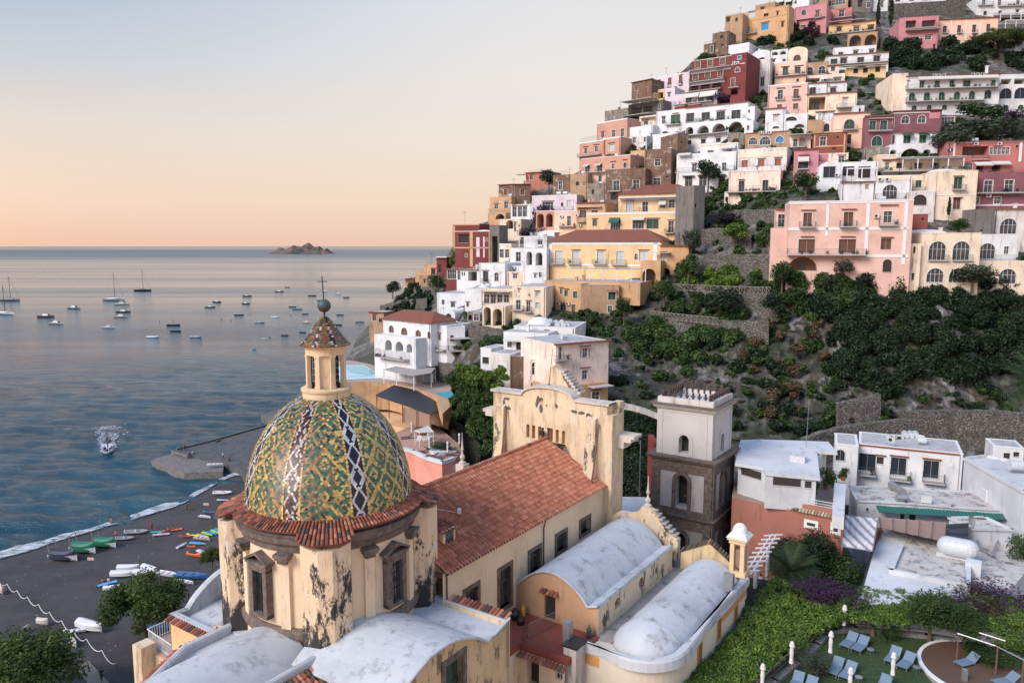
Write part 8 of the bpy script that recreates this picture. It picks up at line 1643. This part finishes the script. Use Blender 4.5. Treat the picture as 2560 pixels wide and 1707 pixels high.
g=G(269.6,1130,0);boat('rib','grey',7.2,(g.x,g.y,.15),R(-62),'inflatable boat speeding to the beach with four people aboard')
rg=np.random.RandomState(5);V=[]
for i in range(1900):
 d=-1+34*rg.rand()**1.8;w=(.55+.035*d)*rg.randn();q=(g.x-d*.47+w*.88,g.y+d*.88+w*.47);s_=.10+.22*rg.rand();a0=rg.rand()*6.28
 V+=[(q[0]+s_*1.5*math.cos(a0+k*1.571),q[1]+s_*math.sin(a0+k*1.571),.24+.15*rg.rand()*max(0,1-d/9))for k in range(4)]
tag(fastmesh('wake',np.array(V),4,simple('spray',(.55,.60,.66),.6)),'white foam wake trailing behind the speeding inflatable','wake',kind='stuff')
def person(p,rz,shirt,legs,label,pose='stand',hair=(.03,.02,.015),h=1.7):
 """one continuous skinned body; clothes and hair are children"""
 me=bpy.data.meshes.new('person');J=dict(pel=(0,0,.95),ch=(0,0,1.32),nk=(0,0,1.47),hd=(0,.01,1.60),top=(0,.0,1.68),sl=(-.18,0,1.40),sr=(.18,0,1.40),el=(-.26,.0,1.12),er=(.26,0,1.12),wl=(-.27,.10,.88),wr=(.27,.10,.88),hl=(-.27,.14,.80),hr=(.27,.14,.80),kl=(-.11,.03,.50),kr=(.11,.03,.50),al=(-.12,-.02,.08),ar=(.12,-.02,.08),tl=(-.13,.16,.04),tr=(.13,.16,.04),pl=(-.09,0,.90),pr=(.09,0,.90))
 if pose=='walk':J.update(kl=(-.1,.22,.52),al=(-.1,.24,.09),tl=(-.1,.42,.08),kr=(.1,-.05,.5),ar=(.1,-.38,.16),tr=(.1,-.24,.05),wl=(-.3,-.18,.95),wr=(.3,.28,1.0),hl=(-.3,-.22,.88),hr=(.3,.35,1.02))
 if pose=='sit':
  for k in J:J[k]=(J[k][0],J[k][1],J[k][2]-.78)
  J.update(kl=(-.14,.42,.42),kr=(.16,.42,.40),al=(-.14,.62,.06),ar=(.16,.60,.06),tl=(-.14,.78,.04),tr=(.16,.76,.04),wl=(-.3,.2,.3),wr=(.3,.25,.3),hl=(-.28,.3,.28),hr=(.28,.34,.3))
 if pose=='lie':
  for k in J:x,y,z=J[k];J[k]=(x,z-.9,.14+y*.5)
 K=list(J);E=[('pel','ch'),('ch','nk'),('nk','hd'),('hd','top'),('ch','sl'),('ch','sr'),('sl','el'),('sr','er'),('el','wl'),('er','wr'),('wl','hl'),('wr','hr'),('pel','pl'),('pel','pr'),('pl','kl'),('pr','kr'),('kl','al'),('kr','ar'),('al','tl'),('ar','tr')]
 me.from_pydata([J[k]for k in K],[(K.index(a),K.index(b))for a,b in E],[]);rad=dict(pel=.145,ch=.155,nk=.055,hd=.10,top=.07,sl=.07,sr=.07,el=.045,er=.045,wl=.033,wr=.033,hl=.035,hr=.035,kl=.062,kr=.062,al=.042,ar=.042,tl=.035,tr=.035,pl=.10,pr=.10)
 o=bpy.data.objects.new('person',me);COL.objects.link(o);m=o.modifiers.new('skin','SKIN');o.modifiers.new('sub','SUBSURF').levels=1
 for i,k in enumerate(K):me.skin_vertices[0].data[i].radius=(rad[k],rad[k]*(.8 if k in('ch','pel')else 1));
 me.skin_vertices[0].data[0].use_root=True;me.materials.append(simple('skin',(.36,.19,.13),.6));o.location=p;o.rotation_euler=(0,0,rz);tag(o,label,'person')
 def seg(nm,ks,r,c):
  mb=MB()
  for(a,b,r0,r1)in ks:mb.tube(J[a],J[b],r0,r1,10)
  q=mb.build(nm,simple('cloth_%d'%int(sum(c)*100+c[0]*7),c,.8),o,world=False)
 if shirt:seg('shirt',[('pel','ch',.165,.185),('ch','nk',.18,.09),('sl','el',.085,.06),('sr','er',.085,.06)],0,shirt)
 if legs:seg('shorts' if not shirt else 'trousers',[('pel','ch',.172,.15)]*(0 if shirt else 0)+[('pl','kl',.115,.08),('pr','kr',.115,.08)]+([]if not shirt else[('kl','al',.075,.055),('kr','ar',.075,.055)]),0,legs)
 mb=MB();mb.ball(Vector(J['hd'])+(Vector((0,-.02,.05))if pose!='lie' else Vector((0,.04,0))),.118,8);mb.build('hair',simple('hair',hair,.7),o,True,world=False);return o
PP=[(279,1313,'walk',None,(.4,.08,.06),'person in red swimwear walking along the edge of the surf',-.6),(290,1346,'stand',None,(.02,.02,.05),'shirtless person in dark shorts standing above the surf',2.5),(379.5,1326,'stand',(.45,.05,.04),(.4,.04,.03),'person in a red dress standing on the shingle',1),(467,1277,'stand',(.06,.05,.04),(.05,.04,.04),'person in dark clothes standing at the waterline below the pier',2),(404,1330,'lie',None,(.3,.05,.1),'sunbather lying at the left of the towels',1.2),(412,1332,'sit',None,(.05,.05,.2),'sunbather sitting in the middle of the towels',.3),(421,1329,'sit',(.5,.1,.1),(.4,.1,.1),'person in a red top sitting on the towels',-.4),(434,1326,'sit',None,(.02,.02,.03),'sunbather sitting at the right end of the towels',.8),(258,1457,'sit',None,(.1,.02,.02),'sunbather sitting by the white covered boats',.5),(272,1455,'sit',(.5,.48,.45),(.2,.2,.2),'person in a pale shirt sitting beside the covered boats',-.5),(243,1467,'lie',(.03,.03,.05),(.02,.02,.03),'person in black lying on a blue towel on the beach',1.4),(254,1702,'walk',(.02,.02,.03),(.02,.02,.03),'person in black walking on the wooden boardwalk',.3),(1901,1457,'sit',(.3,.4,.6),(.3,.3,.35),'person in a light blue shirt sitting under the white pergola',2)]
for u,v,po,sh,lg,lb,rz in PP:
 q=B(u,v)if u<1000 else G(u,v,21.8)
 if u==254:q=G(u,1700,2.6)
 person(q,rz,sh,lg,lb,po)
for u,v,po,sh,lg,lb,z in((453,1128,'stand',(.02,.02,.03),(.02,.02,.02),'person in dark clothes at the tip of the pier, left of two',1.9),(463,1126,'walk',(.03,.02,.02),(.02,.02,.02),'person in dark clothes at the tip of the pier, right of two',1.9),(543,1106,'sit',(.02,.02,.02),(.02,.02,.02),'person sitting on the outer pier wall, left one',2.4),(550,1104,'sit',(.03,.03,.04),(.02,.02,.02),'person sitting on the outer pier wall, right one',2.4),(558,1146,'stand',(.55,.55,.55),(.03,.03,.03),'person in a white top walking across the pier',1.9),(474,1138,'sit',(.03,.03,.04),(.03,.03,.04),'person sitting by the bollard on the pier',1.9),(483,1134,'sit',(.5,.5,.5),(.1,.1,.12),'person in a pale top sitting by the bollard on the pier',1.9),(572,1152,'sit',(.4,.05,.06),(.03,.03,.04),'person in red sitting on the pier bench',1.9),(262.5,1123,'sit',(.02,.02,.03),(.02,.02,.03),'passenger at the left side of the speeding inflatable',.65),(270,1118,'stand',(.02,.02,.03),(.02,.02,.02),'helmsman standing in the speeding inflatable',.55),(279,1122,'sit',(.02,.02,.03),(.02,.02,.02),'passenger at the right side of the speeding inflatable',.65),(268,1128,'sit',(.05,.04,.04),(.02,.02,.02),'passenger in the bow of the speeding inflatable',.6)):
 person(G(u,v,z),rng.uniform(2,4),sh,lg,lb,po)
def bb(kind,col,L_,x,y,rz,lb,tilt=0,reg='q',dz=.25):q=B(RX(reg,x),RY(reg,y));return boat(kind,col,L_*.8,(q.x,q.y,q.z+dz),R(rz),lb,tilt=tilt)
for a in(('cover','navy',6.6,590,445,-12,'boat under a dark blue tarpaulin with a silver arch'),('cover','green',6.2,770,375,-14,'boat under a green tarpaulin, middle of the three covered boats'),('cover','green',5.8,965,325,-14,'boat under a green tarpaulin, nearest the walking bathers'),('rib','grey',4.0,1148,255,4,'small grey inflatable dinghy on the shingle'),('rib','grey',5.2,1255,198,6,'larger dark grey inflatable on the shingle'),('canvas','white',4.6,1182,540,0,'white covered boat, top one of the parked group'),('canvas','white',4.8,1128,597,0,'white covered boat, lower left of the parked group'),('canvas','white',4.6,1378,550,-30,'white covered boat, upper right of the parked group'),('canvas','white',4.8,1335,585,0,'white covered boat, middle of the parked group'),('row','white',5.4,1545,595,-20,'open white boat with black seats'),('row','blue',7.0,1760,615,-8,'big open blue boat by the church roof'),('row','white',4.5,1680,665,-10,'white dinghy beside the big blue boat'),('row','white',3.0,1672,322,70,'square ended white rowing boat'),('kayak','orange',2.0,1758,332,-10,'short orange kayak beside the white rowing boat'),('kayak','orange',3.8,1785,413,-22,'long orange kayak near the overturned white hull'),('board','white',4.2,1860,385,-40,'white overturned dinghy hull'),('kayak','yellow',3.8,1962,412,-42,'yellow pointed kayak near the pine sprig'),('board','sky',4.2,1820,300,-12,'light blue paddleboard lying alone'),('kayak','red',3.2,1708,238,-6,'red kayak at the left end of the row'),('kayak','yellow',3.2,1765,226,-24,'yellow kayak next to the red one'),('board','yellow',3.6,1862,230,-24,'yellow board in the coloured row'),('row','cream',4.2,1855,262,-18,'cream rowing boat in front of the coloured row'),('board','lime',3.8,1905,212,-34,'lime green board, first of two'),('board','blue',3.8,1950,208,-36,'blue board between the lime boards'),('board','lime',3.8,1985,195,-36,'lime green board, second of two'),('board','teal',3.6,2022,180,-34,'turquoise board by the church buttress'),('row','white',3.6,1880,60,-20,'white dinghy with a propped lid near the buttress'),('kayak','blue',3.6,1918,15,-14,'blue kayak nearest the pier'),('kayak','blue',2.8,2015,75,-20,'blue kayak touching the buttress'),('row','white',3.8,678,1118,8,'small white rowing boat beside the rope'),('canvas','white',6.0,832,1085,-25,'large white covered boat on a trailer under the pine'),('row','cream',5.2,632,1215,-35,'cream rowing boat full of tackle beside the rope'),('canvas','blue',3.4,1392,985,10,'blue and white striped boat cover under the pine'),('row','blue',5.5,1500,1085,-10,'blue and white boat behind the terrace railing'),('canvas','cream',2.4,395,1040,-15,'crate shaped bundle under a pale sheet'),('canvas','cream',2.0,228,1110,80,'heap of pale sacks under a sheet'),('canvas','white',4.0,200,1275,12,'white sheet over a low boat on a mat'),('canvas','rose',2.6,15,745,-50,'red and white striped cover at the left edge'),('canvas','white',3.4,1035,720,10,'white covered boat half behind the pine')):
 bb(*a)
for a in(('rib','white',5.0,2045,765,-2,'white inflatable lying below the pier corner'),('board','white',3.2,2045,828,-4,'white board below the inflatable near the pier')):bb(*a,reg='p')
q=G(RX('p',1975),RY('p',505),1.9);boat('row','white',4.0,(q.x,q.y,2.0),.1,'white dinghy stored on the pier')
for i,(x,y,w,c,lb)in enumerate(((1435,192,2.2,'teal','turquoise towel on the shingle'),(1480,212,3.0,'rose','pink blanket on the shingle'),(1620,168,2.0,'orange','orange patterned towel on the shingle'),(985,665,2.8,'sky','light blue towel beside the people in pale clothes'))):
 q=B(RX('q',x),RY('q',y));mb=MB();mb.grid([[(w*(a/6-.5),.9*(b/3-.5)+.05*math.sin(a),.03*math.sin(a*2+b))for a in range(7)]for b in range(4)][::1]);o=mb.build('towel',hullm(c),None,world=False);o.location=(q.x,q.y,q.z+.25);o.rotation_euler=(0,0,.25*i);tag(o,lb,'towel')
rp=[(-30,640),(70,697),(160,757),(255,818),(358,888),(458,960),(570,1040),(680,1140),(800,1213),(940,1320),(1075,1440)];t=thing('rope_line','white rope looped between short posts down the beach','rope',B(RX('q',358),RY('q',888)));Q=[B(RX('q',x),RY('q',y+22))for x,y in rp];mb=MB()
for a,b in zip(Q,Q[1:]):mb.path([a.lerp(b,i/8)+Vector((0,0,1.15-.75*4*(i/8)*(1-i/8)))for i in range(9)],.05,5)
mb.build('rope',UC,t)
for a in Q:mb=MB();mb.tube(a-Vector((0,0,.3)),a+Vector((0,0,1.2)),.05,n=6);mb.build('post',WOOD,t)
for x,y,lb in((840,462,'small pink notice board standing on the open shingle'),(1895,-57,'small pale notice board near the blue kayak')):
 q=B(RX('q',x),RY('q',y+70));t=thing('notice_board',lb,'sign',q);mb=MB();mb.tube((0,0,-.3),(0,0,1.9),.04,n=6);mb.build('post',WOOD,t,world=False);mb=MB();mb.box((0,0,2.0),(1.1,.05,.5));mb.build('board',hullm('rose'),t,world=False)
def stones():
 rg=np.random.RandomState(8);n=520;V=[]
 for i in range(n):
  q=B(rg.uniform(-20,560),rg.uniform(1260,1700));s=rg.uniform(.04,.15);a=rg.rand(4)*6.28
  V+=[(q.x+s*math.cos(k*2.09+a[0]),q.y+s*math.sin(k*2.09+a[0]),q.z+.04+(.06 if k==1 else 0)*s*9)for k in range(3)]
 o=fastmesh('pebbles',np.array(V),3,simple('pale_pebble',(.30,.29,.29),.9));tag(o,'scattered pale pebbles and litter on the dark beach','pebbles',kind='stuff')
stones()
mb=MB();Q=[G(u,v,2.6)for u,v in((190,1665),(222,1650),(272,1705),(262,1730),(230,1720))];mb.prism([tuple(q)[:2]for q in Q],2.3,2.6);tag(mb.build('boardwalk',slat('grey_boards',(.24,.20,.17),False,.3)),'short grey boardwalk leading off the beach','boardwalk')
mb=MB();Q=[G(RX('q',x),RY('q',y),4.4)for x,y in((-60,1270),(30,1272),(165,1415),(-60,1480))];mb.prism([tuple(q)[:2]for q in Q],4.2,4.4);mb.path([Q[1],Q[1]-Vector((0,0,3))],.08);mb.path([Q[2],Q[2]-Vector((0,0,3))],.08);tag(mb.build('beach_canopy',UC),'white flat beach bar canopy at the left edge','canopy')
t=thing('side_terrace','small pink tiled terrace with white railing beside the church','terrace',A3(-7,-9,24));Q=[G(RX('s',x),RY('s',y),26.4)for x,y in((110,1190),(375,1075),(520,1180),(330,1340),(130,1290))];mb=MB();mb.prism([tuple(q)[:2]for q in Q],8,26.3);mb.build('wall',CREAMD,t);mb=MB();mb.prism([tuple(q)[:2]for q in Q],26.31,26.4);mb.build('floor',simple('pink_tiles',(.42,.26,.21)),t)
rail('railing',[Q[1],Q[0],Q[3]],1.0,WHITE,t,.18,.02);mb=MB();q=G(RX('s',80),RY('s',1300),26.4);mb.box((q.x,q.y,18),(1.1,1.1,18.4),-CW);mb.build('corner_pier',CREAMD,t)
